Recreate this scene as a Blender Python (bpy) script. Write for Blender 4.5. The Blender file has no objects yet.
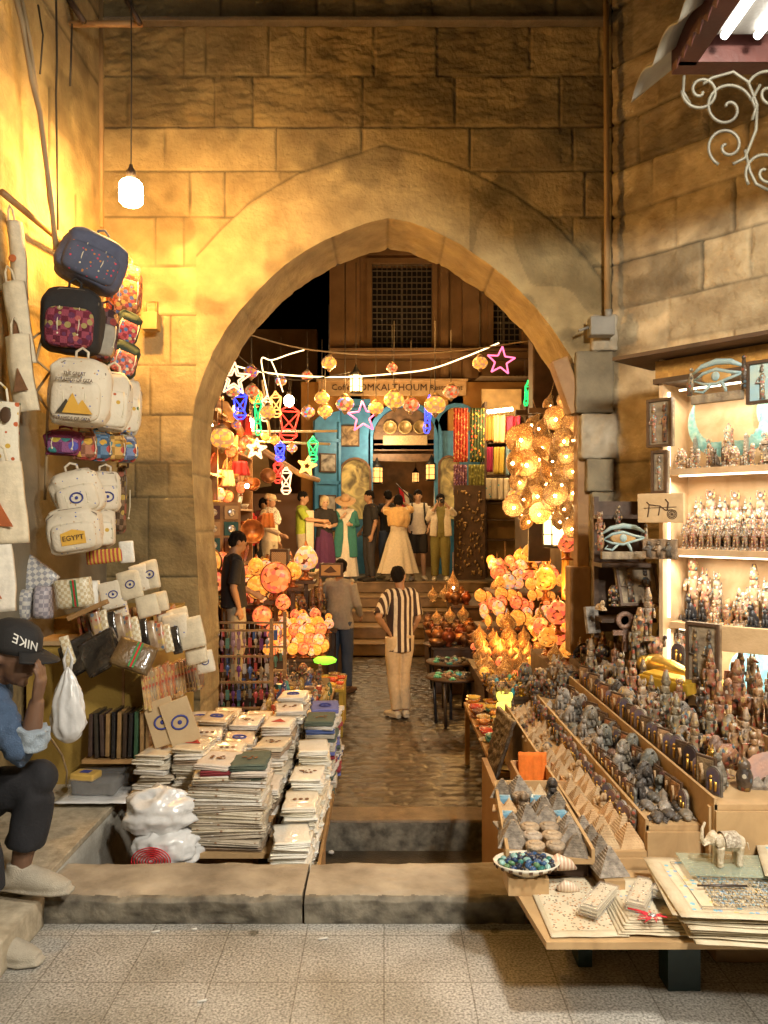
import bpy, bmesh, math, random
import numpy as np
from mathutils import Vector, Matrix, noise
from math import sin, cos, pi, radians
random.seed(11)
R = random.Random(5)
SC = bpy.context.scene
COL = SC.collection
F = 770.0
def P(px, py, Y):
    "the point of the place that stands at distance Y in that direction"
    return Vector(((px-384)*Y/F, Y, 1.6-(py-520)*Y/F))
ORD = "first second third fourth fifth sixth seventh eighth ninth tenth eleventh twelfth thirteenth fourteenth fifteenth sixteenth seventeenth eighteenth nineteenth twentieth".split()
ORD += ["twenty-"+o for o in ORD[:9]]+["thirtieth"]+["thirty-"+o for o in ORD[:9]]+['fortieth']+["forty-"+o for o in ORD[:9]]+['fiftieth']+["fifty-"+o for o in ORD[:9]]

# ---------------------------------------------------------------- materials
MATS = {}
def lin(c): return tuple(c)+(1.0,) if len(c) == 3 else tuple(c)
def mat(name, c=(.5,.5,.5), c2=None, rough=.75, metal=0., scale=6., bump=.15, bscale=60., emit=None, es=0., rand=None,
        vcol=False, stripes=None, checks=None, spots=None, alpha=1., spec=.5, trans=0., sample=False, detail=5., band=None, coat=0., dist=0.):
    if name in MATS: return MATS[name]
    m = bpy.data.materials.new(name); m.use_nodes = True; MATS[name] = m
    nt = m.node_tree; N = nt.nodes; L = nt.links
    b = N['Principled BSDF']
    tc = N.new('ShaderNodeTexCoord')
    nz = N.new('ShaderNodeTexNoise'); nz.inputs['Scale'].default_value = scale; nz.inputs['Detail'].default_value = detail
    nz.inputs['Distortion'].default_value = dist
    L.new(tc.outputs['Object'], nz.inputs['Vector'])
    rp = N.new('ShaderNodeValToRGB'); rp.color_ramp.elements[0].position = .32; rp.color_ramp.elements[1].position = .68
    c2 = c2 or tuple(x*.72 for x in c)
    rp.color_ramp.elements[0].color = lin(c2); rp.color_ramp.elements[1].color = lin(c)
    L.new(nz.outputs['Fac'], rp.inputs['Fac']); col = rp.outputs['Color']
    def mul(a, bb, fac=1.0, mode='MULTIPLY'):
        x = N.new('ShaderNodeMix'); x.data_type = 'RGBA'; x.blend_type = mode
        if isinstance(fac, float): x.inputs[0].default_value = fac
        else: L.new(fac, x.inputs[0])
        for s, v in ((6, a), (7, bb)):
            if hasattr(v, 'links'): L.new(v, x.inputs[s])
            else: x.inputs[s].default_value = lin(v)
        return x.outputs[2]
    def ramp(fac, cols, const=True):
        r = N.new('ShaderNodeValToRGB'); cr = r.color_ramp; cr.interpolation = 'CONSTANT' if const else 'LINEAR'
        cr.elements[0].color = lin(cols[0]); cr.elements[0].position = 0
        cr.elements[1].color = lin(cols[1]); cr.elements[1].position = 1/len(cols)
        for i in range(2, len(cols)):
            e = cr.elements.new(i/len(cols)); e.color = lin(cols[i])
        L.new(fac, r.inputs['Fac']); return r.outputs['Color']
    oi = None
    if rand:
        oi = N.new('ShaderNodeObjectInfo'); col = mul(ramp(oi.outputs['Random'], rand), col)
    if stripes:   # (axis, period, colour, duty)
        ax, per, sc_, duty = stripes
        sx = N.new('ShaderNodeSeparateXYZ'); L.new(tc.outputs['Object'], sx.inputs[0])
        q = N.new('ShaderNodeMath'); q.operation = 'PINGPONG'; q.inputs[1].default_value = per/2
        L.new(sx.outputs[ax], q.inputs[0])
        g = N.new('ShaderNodeMath'); g.operation = 'LESS_THAN'; g.inputs[1].default_value = per/2*duty; L.new(q.outputs[0], g.inputs[0])
        col = mul(col, sc_, g.outputs[0], 'MIX')
    if checks:    # (scale, colour)
        ck = N.new('ShaderNodeTexChecker'); ck.inputs['Scale'].default_value = checks[0]
        L.new(tc.outputs['Object'], ck.inputs['Vector']); col = mul(col, checks[1], ck.outputs['Fac'], 'MIX')
    if spots:     # (scale, colours, threshold)  hard painted cells
        vo = N.new('ShaderNodeTexVoronoi'); vo.inputs['Scale'].default_value = spots[0]
        L.new(tc.outputs['Object'], vo.inputs['Vector'])
        s2 = N.new('ShaderNodeSeparateColor'); L.new(vo.outputs['Color'], s2.inputs[0])
        cc = ramp(s2.outputs[0], spots[1])
        g = N.new('ShaderNodeMath'); g.operation = 'LESS_THAN'; g.inputs[1].default_value = spots[2]; L.new(vo.outputs['Distance'], g.inputs[0])
        col = mul(col, cc, g.outputs[0], 'MIX')
    if vcol:
        at = N.new('ShaderNodeAttribute'); at.attribute_name = 'tint'; col = mul(col, at.outputs['Color'])
    L.new(col, b.inputs['Base Color'])
    b.inputs['Roughness'].default_value = rough; b.inputs['Metallic'].default_value = metal
    b.inputs['Specular IOR Level'].default_value = spec
    b.inputs['Alpha'].default_value = alpha; b.inputs['Transmission Weight'].default_value = trans
    b.inputs['Coat Weight'].default_value = coat
    if bump:
        n2 = N.new('ShaderNodeTexNoise'); n2.inputs['Scale'].default_value = bscale; n2.inputs['Detail'].default_value = 4
        L.new(tc.outputs['Object'], n2.inputs['Vector'])
        bp = N.new('ShaderNodeBump'); bp.inputs['Strength'].default_value = bump; bp.inputs['Distance'].default_value = .01
        L.new(n2.outputs['Fac'], bp.inputs['Height']); L.new(bp.outputs[0], b.inputs['Normal'])
    if emit is not None:
        if emit == 'col': L.new(col, b.inputs['Emission Color'])
        else: b.inputs['Emission Color'].default_value = lin(emit)
        b.inputs['Emission Strength'].default_value = es
        m.cycles.emission_sampling = 'AUTO' if sample else 'NONE'
    return m

# ---------------------------------------------------------------- mesh builder
class MB:
    def __init__(s): s.v = []; s.f = []; s.m = []; s.s = []; s.M = Matrix(); s.tint = None
    def at(s, loc=(0,0,0), rot=(0,0,0), sc=(1,1,1)):
        from mathutils import Euler
        if isinstance(sc, (int, float)): sc = (sc,)*3
        s.M = Matrix.Translation(loc) @ Euler(rot).to_matrix().to_4x4() @ Matrix.Diagonal((*sc, 1)); return s
    def add(s, vs, fs, mi=0, sm=False):
        k = len(s.v); M = s.M
        s.v += [tuple(M @ Vector(v)) for v in vs]
        s.f += [tuple(k+i for i in f) for f in fs]; s.m += [mi]*len(fs); s.s += [sm]*len(fs); return s
    def box(s, c, d, mi=0, taper=1., rz=0, bev=0.):
        x, y, z = (q/2 for q in d); t = taper
        vs = [(-x,-y,-z),(x,-y,-z),(x,y,-z),(-x,y,-z),(-x*t,-y*t,z),(x*t,-y*t,z),(x*t,y*t,z),(-x*t,y*t,z)]
        cr, sr = cos(rz), sin(rz)
        vs = [(c[0]+a*cr-b*sr, c[1]+a*sr+b*cr, c[2]+w) for a, b, w in vs]
        if bev:
            bm = bmesh.new(); V = [bm.verts.new(v) for v in vs]
            for f in ((0,3,2,1),(4,5,6,7),(0,1,5,4),(1,2,6,5),(2,3,7,6),(3,0,4,7)): bm.faces.new([V[i] for i in f])
            bmesh.ops.bevel(bm, geom=bm.edges[:], offset=bev, segments=2, affect='EDGES', profile=.6)
            bm.verts.index_update()
            s.add([v.co[:] for v in bm.verts], [[v.index for v in f.verts] for f in bm.faces], mi, False); bm.free(); return s
        return s.add(vs, [(0,3,2,1),(4,5,6,7),(0,1,5,4),(1,2,6,5),(2,3,7,6),(3,0,4,7)], mi)
    def lathe(s, prof, c=(0,0,0), n=16, mi=0, sm=True, sx=1., sy=1., amp=0., k=0, ph=0.):
        vs = []; fs = []
        for r, z in prof:
            for i in range(n):
                a = 2*pi*i/n+ph; rr = r*(1+amp*cos(k*a))
                vs.append((c[0]+rr*cos(a)*sx, c[1]+rr*sin(a)*sy, c[2]+z))
        for j in range(len(prof)-1):
            for i in range(n):
                q = (i+1) % n; fs.append((j*n+i, j*n+q, (j+1)*n+q, (j+1)*n+i))
        if prof[0][0] > 1e-5: fs.append(tuple(range(n-1, -1, -1)))
        if prof[-1][0] > 1e-5: fs.append(tuple((len(prof)-1)*n+i for i in range(n)))
        return s.add(vs, fs, mi, sm)
    def ball(s, c, r, mi=0, n=12, m=8, sm=True):
        if isinstance(r, (int, float)): r = (r,)*3
        pr = [(sin(pi*j/m), -cos(pi*j/m)) for j in range(m+1)]; pr[0] = (1e-4, -1); pr[-1] = (1e-4, 1)
        vs = []; fs = []
        for q, z in pr:
            for i in range(n):
                a = 2*pi*i/n; vs.append((c[0]+q*cos(a)*r[0], c[1]+q*sin(a)*r[1], c[2]+z*r[2]))
        for j in range(m):
            for i in range(n):
                k = (i+1) % n; fs.append((j*n+i, j*n+k, (j+1)*n+k, (j+1)*n+i))
        fs.append(tuple(range(n-1, -1, -1))); fs.append(tuple(m*n+i for i in range(n)))
        return s.add(vs, fs, mi, sm)
    def tube(s, pts, r, n=8, mi=0, sm=True, side=None, flat=1., cap=True):
        "r: number or list; side: vector that gets radius r, the other axis gets r*flat (number or list)"
        pts = [Vector(p) for p in pts]; L = len(pts)
        rs = [r]*L if isinstance(r, (int, float)) else list(r)
        fl = [flat]*L if isinstance(flat, (int, float)) else list(flat)
        vs = []; fs = []; prev = None
        for j, p in enumerate(pts):
            d = (pts[min(j+1, L-1)]-pts[max(j-1, 0)]).normalized()
            if side is not None: u = Vector(side)
            elif prev is not None: u = prev
            else: u = Vector((0, 0, 1)) if abs(d.z) < .9 else Vector((1, 0, 0))
            u = (u-d*u.dot(d)).normalized(); w = d.cross(u); prev = u
            for i in range(n):
                a = 2*pi*i/n; vs.append(p+u*cos(a)*rs[j]+w*sin(a)*rs[j]*fl[j])
        for j in range(L-1):
            for i in range(n):
                k = (i+1) % n; fs.append((j*n+i, j*n+k, (j+1)*n+k, (j+1)*n+i))
        if cap: fs.append(tuple(range(n-1, -1, -1))); fs.append(tuple((L-1)*n+i for i in range(n)))
        return s.add(vs, fs, mi, sm)
    def prism(s, poly, y0, y1, mi=0, sm=False):
        "polygon in x,z (counter-clockwise seen from -Y) between y0 and y1"
        n = len(poly); vs = [(x, y0, z) for x, z in poly]+[(x, y1, z) for x, z in poly]
        fs = [tuple(range(n)), tuple(range(2*n-1, n-1, -1))]+[(i, i+n, (i+1) % n+n, (i+1) % n) for i in range(n)]
        return s.add(vs, fs, mi, sm)
    def plate(s, poly, z0, z1, mi=0):
        n = len(poly); vs = [(x, y, z0) for x, y in poly]+[(x, y, z1) for x, y in poly]
        return s.add(vs, [tuple(range(n-1, -1, -1)), tuple(range(n, 2*n))]+[(i, (i+1) % n, (i+1) % n+n, i+n) for i in range(n)], mi)
    def pyr(s, c, w, d, h, mi=0, top=0.):
        x, y = w/2, d/2; t = top/2
        return s.add([(c[0]-x,c[1]-y,c[2]),(c[0]+x,c[1]-y,c[2]),(c[0]+x,c[1]+y,c[2]),(c[0]-x,c[1]+y,c[2]),(c[0],c[1],c[2]+h)],
                     [(0,3,2,1),(0,1,4),(1,2,4),(2,3,4),(3,0,4)], mi)
    def quad(s, a, b, c, d, mi=0): return s.add([a, b, c, d], [(0,1,2,3)], mi)
    def grid(s, nu, nv, fn, mi=0, sm=True, double=None):
        vs = [fn(i/nu, j/nv) for j in range(nv+1) for i in range(nu+1)]; w = nu+1
        fs = [(j*w+i, j*w+i+1, (j+1)*w+i+1, (j+1)*w+i) for j in range(nv) for i in range(nu)]
        return s.add(vs, fs, mi, sm)
    def slab(s, nu, nv, fn, th, mi=0, sm=True):
        "grid sheet with thickness th (vector)"
        th = Vector(th); w = nu+1; K = (nu+1)*(nv+1)
        top = [Vector(fn(i/nu, j/nv)) for j in range(nv+1) for i in range(nu+1)]
        vs = [t+th for t in top]+top
        fs = [(j*w+i, j*w+i+1, (j+1)*w+i+1, (j+1)*w+i) for j in range(nv) for i in range(nu)]
        fs += [tuple(K+q for q in reversed(f)) for f in fs[:]]
        edge = [i for i in range(nu+1)]+[j*w+nu for j in range(1, nv+1)]+[nv*w+i for i in range(nu-1, -1, -1)]+[j*w for j in range(nv-1, 0, -1)]
        for a, b in zip(edge, edge[1:]+edge[:1]): fs.append((a, K+a, K+b, b))
        return s.add(vs, fs, mi, sm)
    def text(s, body, size, mi=0, mat_=None, ext=.002, align='CENTER'):
        cu = bpy.data.curves.new('t', 'FONT'); cu.body = body; cu.size = size; cu.extrude = ext; cu.align_x = align; cu.align_y = 'CENTER'; cu.resolution_u = 2
        o = bpy.data.objects.new('t', cu); COL.objects.link(o)
        bpy.context.view_layer.update()
        me = o.to_mesh(); vs = [v.co.copy() for v in me.vertices]; fs = [tuple(p.vertices) for p in me.polygons]
        o.to_mesh_clear(); bpy.data.objects.remove(o); bpy.data.curves.remove(cu)
        if mat_ is not None: vs = [mat_ @ v for v in vs]
        return s.add(vs, fs, mi)
    def mesh(s, name, mats):
        me = bpy.data.meshes.new(name); me.from_pydata(s.v, [], s.f); 
        for m in (mats if isinstance(mats, (list, tuple)) else [mats]): me.materials.append(m)
        me.polygons.foreach_set('material_index', s.m); me.polygons.foreach_set('use_smooth', s.s)
        if s.tint is not None:
            a = me.color_attributes.new('tint', 'FLOAT_COLOR', 'POINT'); a.data.foreach_set('color', np.asarray(s.tint, dtype=np.float32).ravel())
        me.update(); return me
    def build(s, name, mats, parent=None, **kw):
        o = bpy.data.objects.new(name, s.mesh(name, mats)); COL.objects.link(o)
        if parent is not None: o.parent = parent
        if kw: tag(o, **kw)
        return o
def tag(o, label=None, cat=None, group=None, kind=None):
    if label: o['label'] = label
    if cat: o['category'] = cat
    if group: o['group'] = group
    if kind: o['kind'] = kind
    return o
def thing(name, label, cat, loc=(0,0,0), rz=0., group=None):
    o = bpy.data.objects.new(name, None); COL.objects.link(o); o.location = loc; o.rotation_euler = (0,0,rz)
    o.empty_display_size = .1
    return tag(o, label, cat, group)
def put(name, me, parent=None, loc=(0,0,0), rot=(0,0,0), sc=1., **kw):
    o = bpy.data.objects.new(name, me); COL.objects.link(o); o.location = loc; o.rotation_euler = rot
    o.scale = (sc,)*3 if isinstance(sc, (int, float)) else sc
    if parent is not None: o.parent = parent
    if kw: tag(o, **kw)
    return o
KIDS = {}
def dup(src, loc=None, rot=None, sc=None, label=None, group=None):
    "copy of a thing with copies of its parts and sub-parts"
    def cp(o, par):
        c = o.copy(); COL.objects.link(c); c.parent = par
        for ch in KIDS.get(o.name, []): cp(ch, c)
        return c
    if src.name not in KIDS:
        st = [src]
        while st:
            q = st.pop(); KIDS[q.name] = list(q.children); st += KIDS[q.name]
    c = cp(src, src.parent)
    if loc is not None: c.location = loc
    if rot is not None: c.rotation_euler = rot if hasattr(rot, '__len__') else (0, 0, rot)
    if sc is not None: c.scale = (sc,)*3 if isinstance(sc, (int, float)) else sc
    if label: c['label'] = label
    if group: c['group'] = group
    return c
USED = set()
def place(src, loc, rot=0, sc=1., label=None, group=None):
    "the first time moves the source itself, then copies it"
    if src.name not in USED:
        USED.add(src.name); src.location = loc; src.rotation_euler = rot if hasattr(rot, '__len__') else (0, 0, rot)
        src.scale = (sc,)*3 if isinstance(sc, (int, float)) else sc
        if label: src['label'] = label
        if group: src['group'] = group
        return src
    return dup(src, loc, rot, sc, label, group)
def remesh(mb, vox, it=4, mats=None, name='body'):
    o = mb.build('tmp', [])
    r = o.modifiers.new('r', 'REMESH'); r.mode = 'VOXEL'; r.voxel_size = vox; r.use_smooth_shade = True
    s_ = o.modifiers.new('s', 'SMOOTH'); s_.factor = .5; s_.iterations = it
    dg = bpy.context.evaluated_depsgraph_get(); dg.update()
    me = bpy.data.meshes.new_from_object(o.evaluated_get(dg)); bpy.data.objects.remove(o); me.name = name
    me.materials.clear()
    for m in (mats if isinstance(mats, (list, tuple)) else [mats]): me.materials.append(m)
    return me
def wrinkle(me, amp, sc, seed=0., vert=1.):
    n = len(me.vertices); nv = [v.normal.copy() for v in me.vertices]
    for v, q in zip(me.vertices, nv):
        p = v.co; a = noise.noise(Vector((p.x*sc+seed, p.y*sc, p.z*sc*vert)))
        v.co = p+q*(amp*a)
    me.update()
def lamp(name, loc, col, W, r=.05, parent=None):
    l = bpy.data.lights.new(name, 'POINT'); l.color = col; l.energy = W; l.shadow_soft_size = r
    o = bpy.data.objects.new(name, l); COL.objects.link(o); o.location = loc; return o
def area(name, loc, rot, sx, sy, col, W):
    l = bpy.data.lights.new(name, 'AREA'); l.shape = 'RECTANGLE'; l.size = sx; l.size_y = sy; l.color = col; l.energy = W
    o = bpy.data.objects.new(name, l); COL.objects.link(o); o.location = loc; o.rotation_euler = rot; return o
# ================================================================= SETTING
STONE = mat('ochre_stone', (.50,.385,.19), (.30,.22,.105), rough=.85, scale=5, bump=.9, bscale=34, vcol=True, detail=9)
STONE_B = mat('pale_block_stone', (.44,.38,.27), (.25,.20,.13), rough=.88, scale=6, bump=1., bscale=36, vcol=True, detail=9)
def heightwall(name, org, ux, nrm, W, H, res, zb, joint_fn, amp_fn, mask=None, snap=None, m=STONE, groove=.012, tint_fn=None, seed=1, arc=None, **kw):
    """stone face: grid over u (along ux) and z; zb = course boundaries (world z, descending); pushed along nrm"""
    rr = random.Random(seed); tv = kw.get('tv', (.76,1.16)); org = Vector(org); ux = Vector(ux).normalized(); nrm = Vector(nrm).normalized()
    nu = int(W/res)+1; nz_ = int(H/res)+1
    rows = []
    for k in range(len(zb)-1):
        js = joint_fn(k, rr); rows.append((zb[k], zb[k+1], js, [(rr.uniform(*tv), rr.uniform(-.05, .05), rr.uniform(.0, 1.)) for _ in range(len(js)+1)]))
    vs = []; tint = []; zt = np.array(zb)
    keep = np.ones((nz_, nu), bool)
    for j in range(nz_):
        z = org.z+j*res
        k = next((q for q in range(len(rows)) if rows[q][1] <= z <= rows[q][0]), len(rows)-1)
        top, bot, js, cs = rows[k]
        for i in range(nu):
            u = i*res
            b = sum(1 for q in js if q < u); bc = cs[b]
            dz = min(abs(top-z), abs(z-bot)); du = min([abs(u-q) for q in js] or [9])
            wob = noise.noise(Vector((u*5, z*5, seed)))*.006
            g = math.exp(-((dz+wob)/.0062)**2); g2 = math.exp(-((du+wob)/.0055)**2); g = max(g, g2)
            am = amp_fn(u, z, bc[2]); flat = False
            if arc:
                e = arc(u, z)
                if e is not None:
                    if e > 0: g = 0; am = .004; bc = (1., 0, 0)
                    g = max(g, math.exp(-(e/.008)**2)*.8)
            p3 = Vector((u*6+b*13.1, z*13, k*3.7+seed))
            h = am*(noise.fractal(p3, 1., 2.1, 4)+.5*noise.noise(p3*3.1)) - groove*g + bc[1]*.08*(0 if am < .005 else 1)
            p = org+ux*u+Vector((0, 0, j*res))+nrm*h
            vs.append(p)
            so = noise.noise(Vector((u*1.9, z*2.3, seed+9)))+.5*noise.noise(Vector((u*6, z*7, seed)))
            t = bc[0]*(1-.62*g)*(1+.14*noise.noise(Vector((u*1.3, z*1.3, seed+5))))*(1-.35*max(0,min(1,(so-.15)*5)))
            c = (t, t*(1-.02*bc[2]), t*(1-.06*bc[2]))
            if tint_fn: c = tuple(a*b_ for a, b_ in zip(c, tint_fn(u, z)))
            tint.append((*c, 1))
            if mask is not None and not mask(u, z): keep[j, i] = False
    if mask is not None:
        kk = keep.copy()
        # ring of outside vertices next to the hole is snapped to its outline
        for j in range(nz_):
            for i in range(nu):
                if not kk[j, i]:
                    nb = [(j+a, i+b) for a in (-1, 0, 1) for b in (-1, 0, 1) if 0 <= j+a < nz_ and 0 <= i+b < nu and kk[j+a, i+b]]
                    if nb and snap:
                        su, sz = snap(i*res, org.z+j*res); vs[j*nu+i] = org+ux*su+Vector((0, 0, sz-org.z)); keep[j, i] = True
    fs = [(j*nu+i, j*nu+i+1, (j+1)*nu+i+1, (j+1)*nu+i) for j in range(nz_-1) for i in range(nu-1)
          if keep[j, i] and keep[j, i+1] and keep[j+1, i] and keep[j+1, i+1]]
    if ux.cross(Vector((0, 0, 1))).dot(nrm) < 0: fs = [f[::-1] for f in fs]
    mb = MB(); mb.v = [tuple(v) for v in vs]; mb.f = fs; mb.m = [0]*len(fs); mb.s = [True]*len(fs); mb.tint = tint
    return mb.build(name, m, kw.get('parent'))

FY = 5.5; S = F/FY
def wx(px): return (px-384)/S
def wz(py): return 1.6+(520-py)/S
ARCH = [(wx(a), wz(b)) for a, b in [(201,690),(200,620),(196,540),(192,470),(191,430),(195,400),(203,376),(213,352),(226,329),(240,310),(255,294),(270,278),(286,264),(305,251),(325,240),(346,231),(367,223),(388,218),
        (410,222),(432,230),(460,244),(489,264),(505,277),(520,291),(537,309),(552,328),(562,343),(572,358),(582,385),(588,420),(590,470),(590,540),(590,620),(590,690)]]
ARCH = [(x, z) for x, z in ARCH]; ARCH[0] = (ARCH[0][0], -1.0); ARCH[-1] = (ARCH[-1][0], -1.0)
AP = [Vector(p) for p in ARCH]
def in_arch(x, z):
    c = False; n = len(AP)
    for i in range(n):
        a = AP[i]; b = AP[(i+1) % n]
        if (a.y > z) != (b.y > z) and x < (b.x-a.x)*(z-a.y)/(b.y-a.y)+a.x: c = not c
    return c
def near_line(pts, x, z):
    best = (9e9, None); p = Vector((x, z))
    for a, b in zip(pts, pts[1:]):
        ab = b-a; t = max(0, min(1, (p-a).dot(ab)/ab.length_squared)); q = a+ab*t; d = (p-q).length
        if d < best[0]: best = (d, q)
    return best
ARC = [Vector((wx(a), wz(b))) for a, b in [(196,256),(222,228),(250,202),(276,186),(299,173),(346,157),(384,145),(429,155),(469,170),(512,192),(552,220),(584,255),(606,285)]]
def arc_fn(x0):
    def f(u, z):
        x = x0+u
        if not (ARC[0].x < x < ARC[-1].x): return None
        d, q = near_line(ARC, x, z)
        if d > 1.6: return None
        return d if z < q.y else -d
    return f
zbA = [wz(y) for y in (-170,-110,-45,25,76,127,171,217,266,315,365,415,463,497,577,640,700,780,900)]
X0 = -2.02
def jf_arch(k, rr):
    base = {3:[184,206,269,306,374,437,530,600], 4:[127,214,253,363,455,560], 5:[165,276,362,470,573], 6:[190,225,280,480,585], 7:[155,184,573], 8:[140,205], 9:[128,170], 10:[150], 11:[160], 12:[135,168], 13:[148], 14:[122,160], 15:[142]}
    if k in base: return [wx(q)-X0 for q in base[k]]
    out = []; u = rr.uniform(.1, .5)
    while u < 3.8: out.append(u); u += rr.uniform(.25, .75)
    return out
def amp_arch(u, z, r):
    x = X0+u
    if z > wz(127): return .007+.006*r
    if x > wx(560) and z > wz(300): return .006+.006*r
    return .0022+.002*r
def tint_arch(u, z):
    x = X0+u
    if z > wz(25): return (.55,.53,.5)  # top courses darkened in the tint for the light falling off
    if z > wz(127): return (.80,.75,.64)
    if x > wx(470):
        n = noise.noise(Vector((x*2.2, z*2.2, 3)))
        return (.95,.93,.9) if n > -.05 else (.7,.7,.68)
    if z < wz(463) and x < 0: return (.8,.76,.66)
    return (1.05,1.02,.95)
arch = thing('arch_wall', 'tall ochre stone wall pierced by a wide pointed archway', 'wall', (0,0,0))
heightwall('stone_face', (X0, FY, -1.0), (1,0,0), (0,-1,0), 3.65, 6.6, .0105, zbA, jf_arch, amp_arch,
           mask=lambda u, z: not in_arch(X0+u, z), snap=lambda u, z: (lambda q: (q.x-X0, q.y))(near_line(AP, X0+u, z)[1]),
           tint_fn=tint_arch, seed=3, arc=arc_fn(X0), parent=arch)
mb = MB(); mb.box(((wx(104)+wx(608))/2, FY-.02, wz(24)), (wx(608)-wx(104),.09,.035), bev=.008); mb.build('string_course', STONE if False else mat('dark_ledge', (.22,.17,.11), rough=.9, scale=8, bump=.6), arch)
# soffit of the arch, jointed stone
mb = MB(); tint = []
seg = []
for a, b in zip(AP, AP[1:]):
    n = max(1, int((b-a).length/.02)); seg += [a.lerp(b, i/n) for i in range(n)]
seg.append(AP[-1]); s_acc = 0; depth = 26; jt = 0
vs = []
for i, p in enumerate(seg):
    if i: s_acc += (p-seg[i-1]).length
    d = (seg[min(i+1, len(seg)-1)]-seg[max(i-1, 0)]).normalized(); nn = Vector((d.y, -d.x))
    js = s_acc/.42; g = math.exp(-((js-round(js))*.42/.008)**2); bid = int(js+.5)
    for j in range(depth+1):
        t = j/depth; y = FY+.62*t
        am = .012*(noise.fractal(Vector((s_acc*6, y*6, 2)), 1, 2, 4)) - .014*g
        if j == 0: am = 0
        q = p+nn*am
        vs.append((q.x, y, q.y)); rr = random.Random(bid+77).uniform(.8, 1.1)*(1-.4*g); 
        if j < 2: rr *= 1.15  # front edge lightened, its lit rim put into the tint
        tint.append((rr, rr*.97, rr*.9, 1))
w = depth+1
mb.v = vs; mb.f = [(i*w+j, i*w+j+1, (i+1)*w+j+1, (i+1)*w+j) for i in range(len(seg)-1) for j in range(depth)]
mb.m = [0]*len(mb.f); mb.s = [True]*len(mb.f); mb.tint = tint
mb.build('arch_soffit', STONE, arch)
# far face of the same wall, so the wall is solid
mb = MB(); BY = FY+.62
hole = [(p.x, p.y) for p in AP]
for a, b in zip(hole, hole[1:]):
    if b[0] > a[0]+1e-6: mb.quad((a[0],BY,a[1]),(a[0],BY,5.6),(b[0],BY,5.6),(b[0],BY,b[1]))
mb.quad((-3.2,BY,-1),(-3.2,BY,5.6),(hole[4][0],BY,5.6),(hole[4][0],BY,-1)); mb.quad((hole[-2][0],BY,-1),(hole[-2][0],BY,5.6),(3.2,BY,5.6),(3.2,BY,-1))
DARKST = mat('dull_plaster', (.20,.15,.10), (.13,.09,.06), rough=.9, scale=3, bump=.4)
mb.build('rear_face', DARKST, arch)
# left wall
def jf_l(k, rr):
    out = []; u = .2+(k % 2)*.45
    while u < 8: out.append(u+rr.uniform(-.06, .06)); u += .9
    return out
zbL = [5.6-.47*i for i in range(15)]
lw = thing('side_wall', 'smooth ochre stone wall on the left behind hanging bags', 'wall')
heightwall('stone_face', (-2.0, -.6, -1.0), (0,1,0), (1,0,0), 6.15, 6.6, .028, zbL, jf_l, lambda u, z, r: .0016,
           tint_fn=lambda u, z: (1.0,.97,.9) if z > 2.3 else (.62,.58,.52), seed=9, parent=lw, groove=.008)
# right wall, set at an angle
RD = Vector((.664,-.747,0)); R0 = Vector((1.63,5.5,0)); RN = Vector((-.747,-.664,0))
def jf_r(k, rr):
    base = {0:[.3,.8], 3:[.25,.62,1.0], 4:[.16,.9], 5:[.35,.75], 6:[.2,.7], 7:[.3,.95]}
    out = base.get(k, []); u = (out[-1] if out else .1)+rr.uniform(.3, .6)
    out = list(out)
    while u < 4: out.append(u); u += rr.uniform(.3, .75)
    return out
rw = thing('angled_wall', 'rough wall of big pale stone blocks behind the lit cabinet', 'wall')
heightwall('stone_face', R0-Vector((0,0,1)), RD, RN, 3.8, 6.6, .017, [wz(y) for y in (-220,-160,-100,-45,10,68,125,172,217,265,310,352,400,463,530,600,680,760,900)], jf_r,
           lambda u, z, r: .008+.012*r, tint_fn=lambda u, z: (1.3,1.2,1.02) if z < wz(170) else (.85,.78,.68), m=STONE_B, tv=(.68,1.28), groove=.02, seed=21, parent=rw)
# pilaster, corbel and posts at the right jamb
PIL = mat('grey_stone', (.31,.265,.17), (.18,.15,.10), rough=.85, scale=5, bump=.6, bscale=50)
PALE = mat('worn_limestone', (.50,.44,.33), (.33,.27,.18), rough=.9, scale=9, bump=.9, bscale=24)
def rough_block(mb, c, d, seed, amp=.012, mi=0, n=7):
    bm = bmesh.new(); bmesh.ops.create_cube(bm, size=1)
    bmesh.ops.subdivide_edges(bm, edges=bm.edges[:], cuts=n, use_grid_fill=True)
    vs = []
    for v in bm.verts:
        p = Vector((v.co.x*d[0], v.co.y*d[1], v.co.z*d[2])); k = v.co*2
        e = sorted([abs(k.x), abs(k.y), abs(k.z)])[1]
        q = Vector((p.x, p.y, p.z))*(1-.0*e)
        nn = Vector((k.x**7, k.y**7, k.z**7)); 
        if nn.length > 0: nn.normalize()
        a = amp*.7*(noise.fractal((p+Vector((seed*3.3, seed, seed)))*11, 1, 2, 4)) - (amp*.4 if e > .97 else 0)
        vs.append(tuple(Vector(c)+q+nn*a))
    bm.verts.index_update(); mb.add(vs, [[v.index for v in f.verts] for f in bm.faces], mi, True); bm.free()
mb = MB()
for i, (y0, y1, xa, xb, mi) in enumerate([(352,414,574,612,0),(316,352,590,616,1),(414,459,579,616,1),(459,492,585,612,0),(492,560,590,612,0),(560,650,590,612,0),(650,760,590,612,0)]):
    rough_block(mb, ((wx(xa)+wx(xb))/2, FY+.03, (wz(y0)+wz(y1))/2), (wx(xb)-wx(xa)-.004, .17, wz(y0)-wz(y1)-.006), i+2, .009 if mi == 0 else .016, mi, 14)
mb.build('stone_pilaster', [PIL, PALE], None, label='grey stone pilaster of stacked blocks at the right side of the archway', cat='pilaster')
WOOD = mat('ochre_wood', (.42,.24,.09), (.27,.14,.05), rough=.6, scale=4, bump=.3, bscale=30, dist=1.5)
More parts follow.
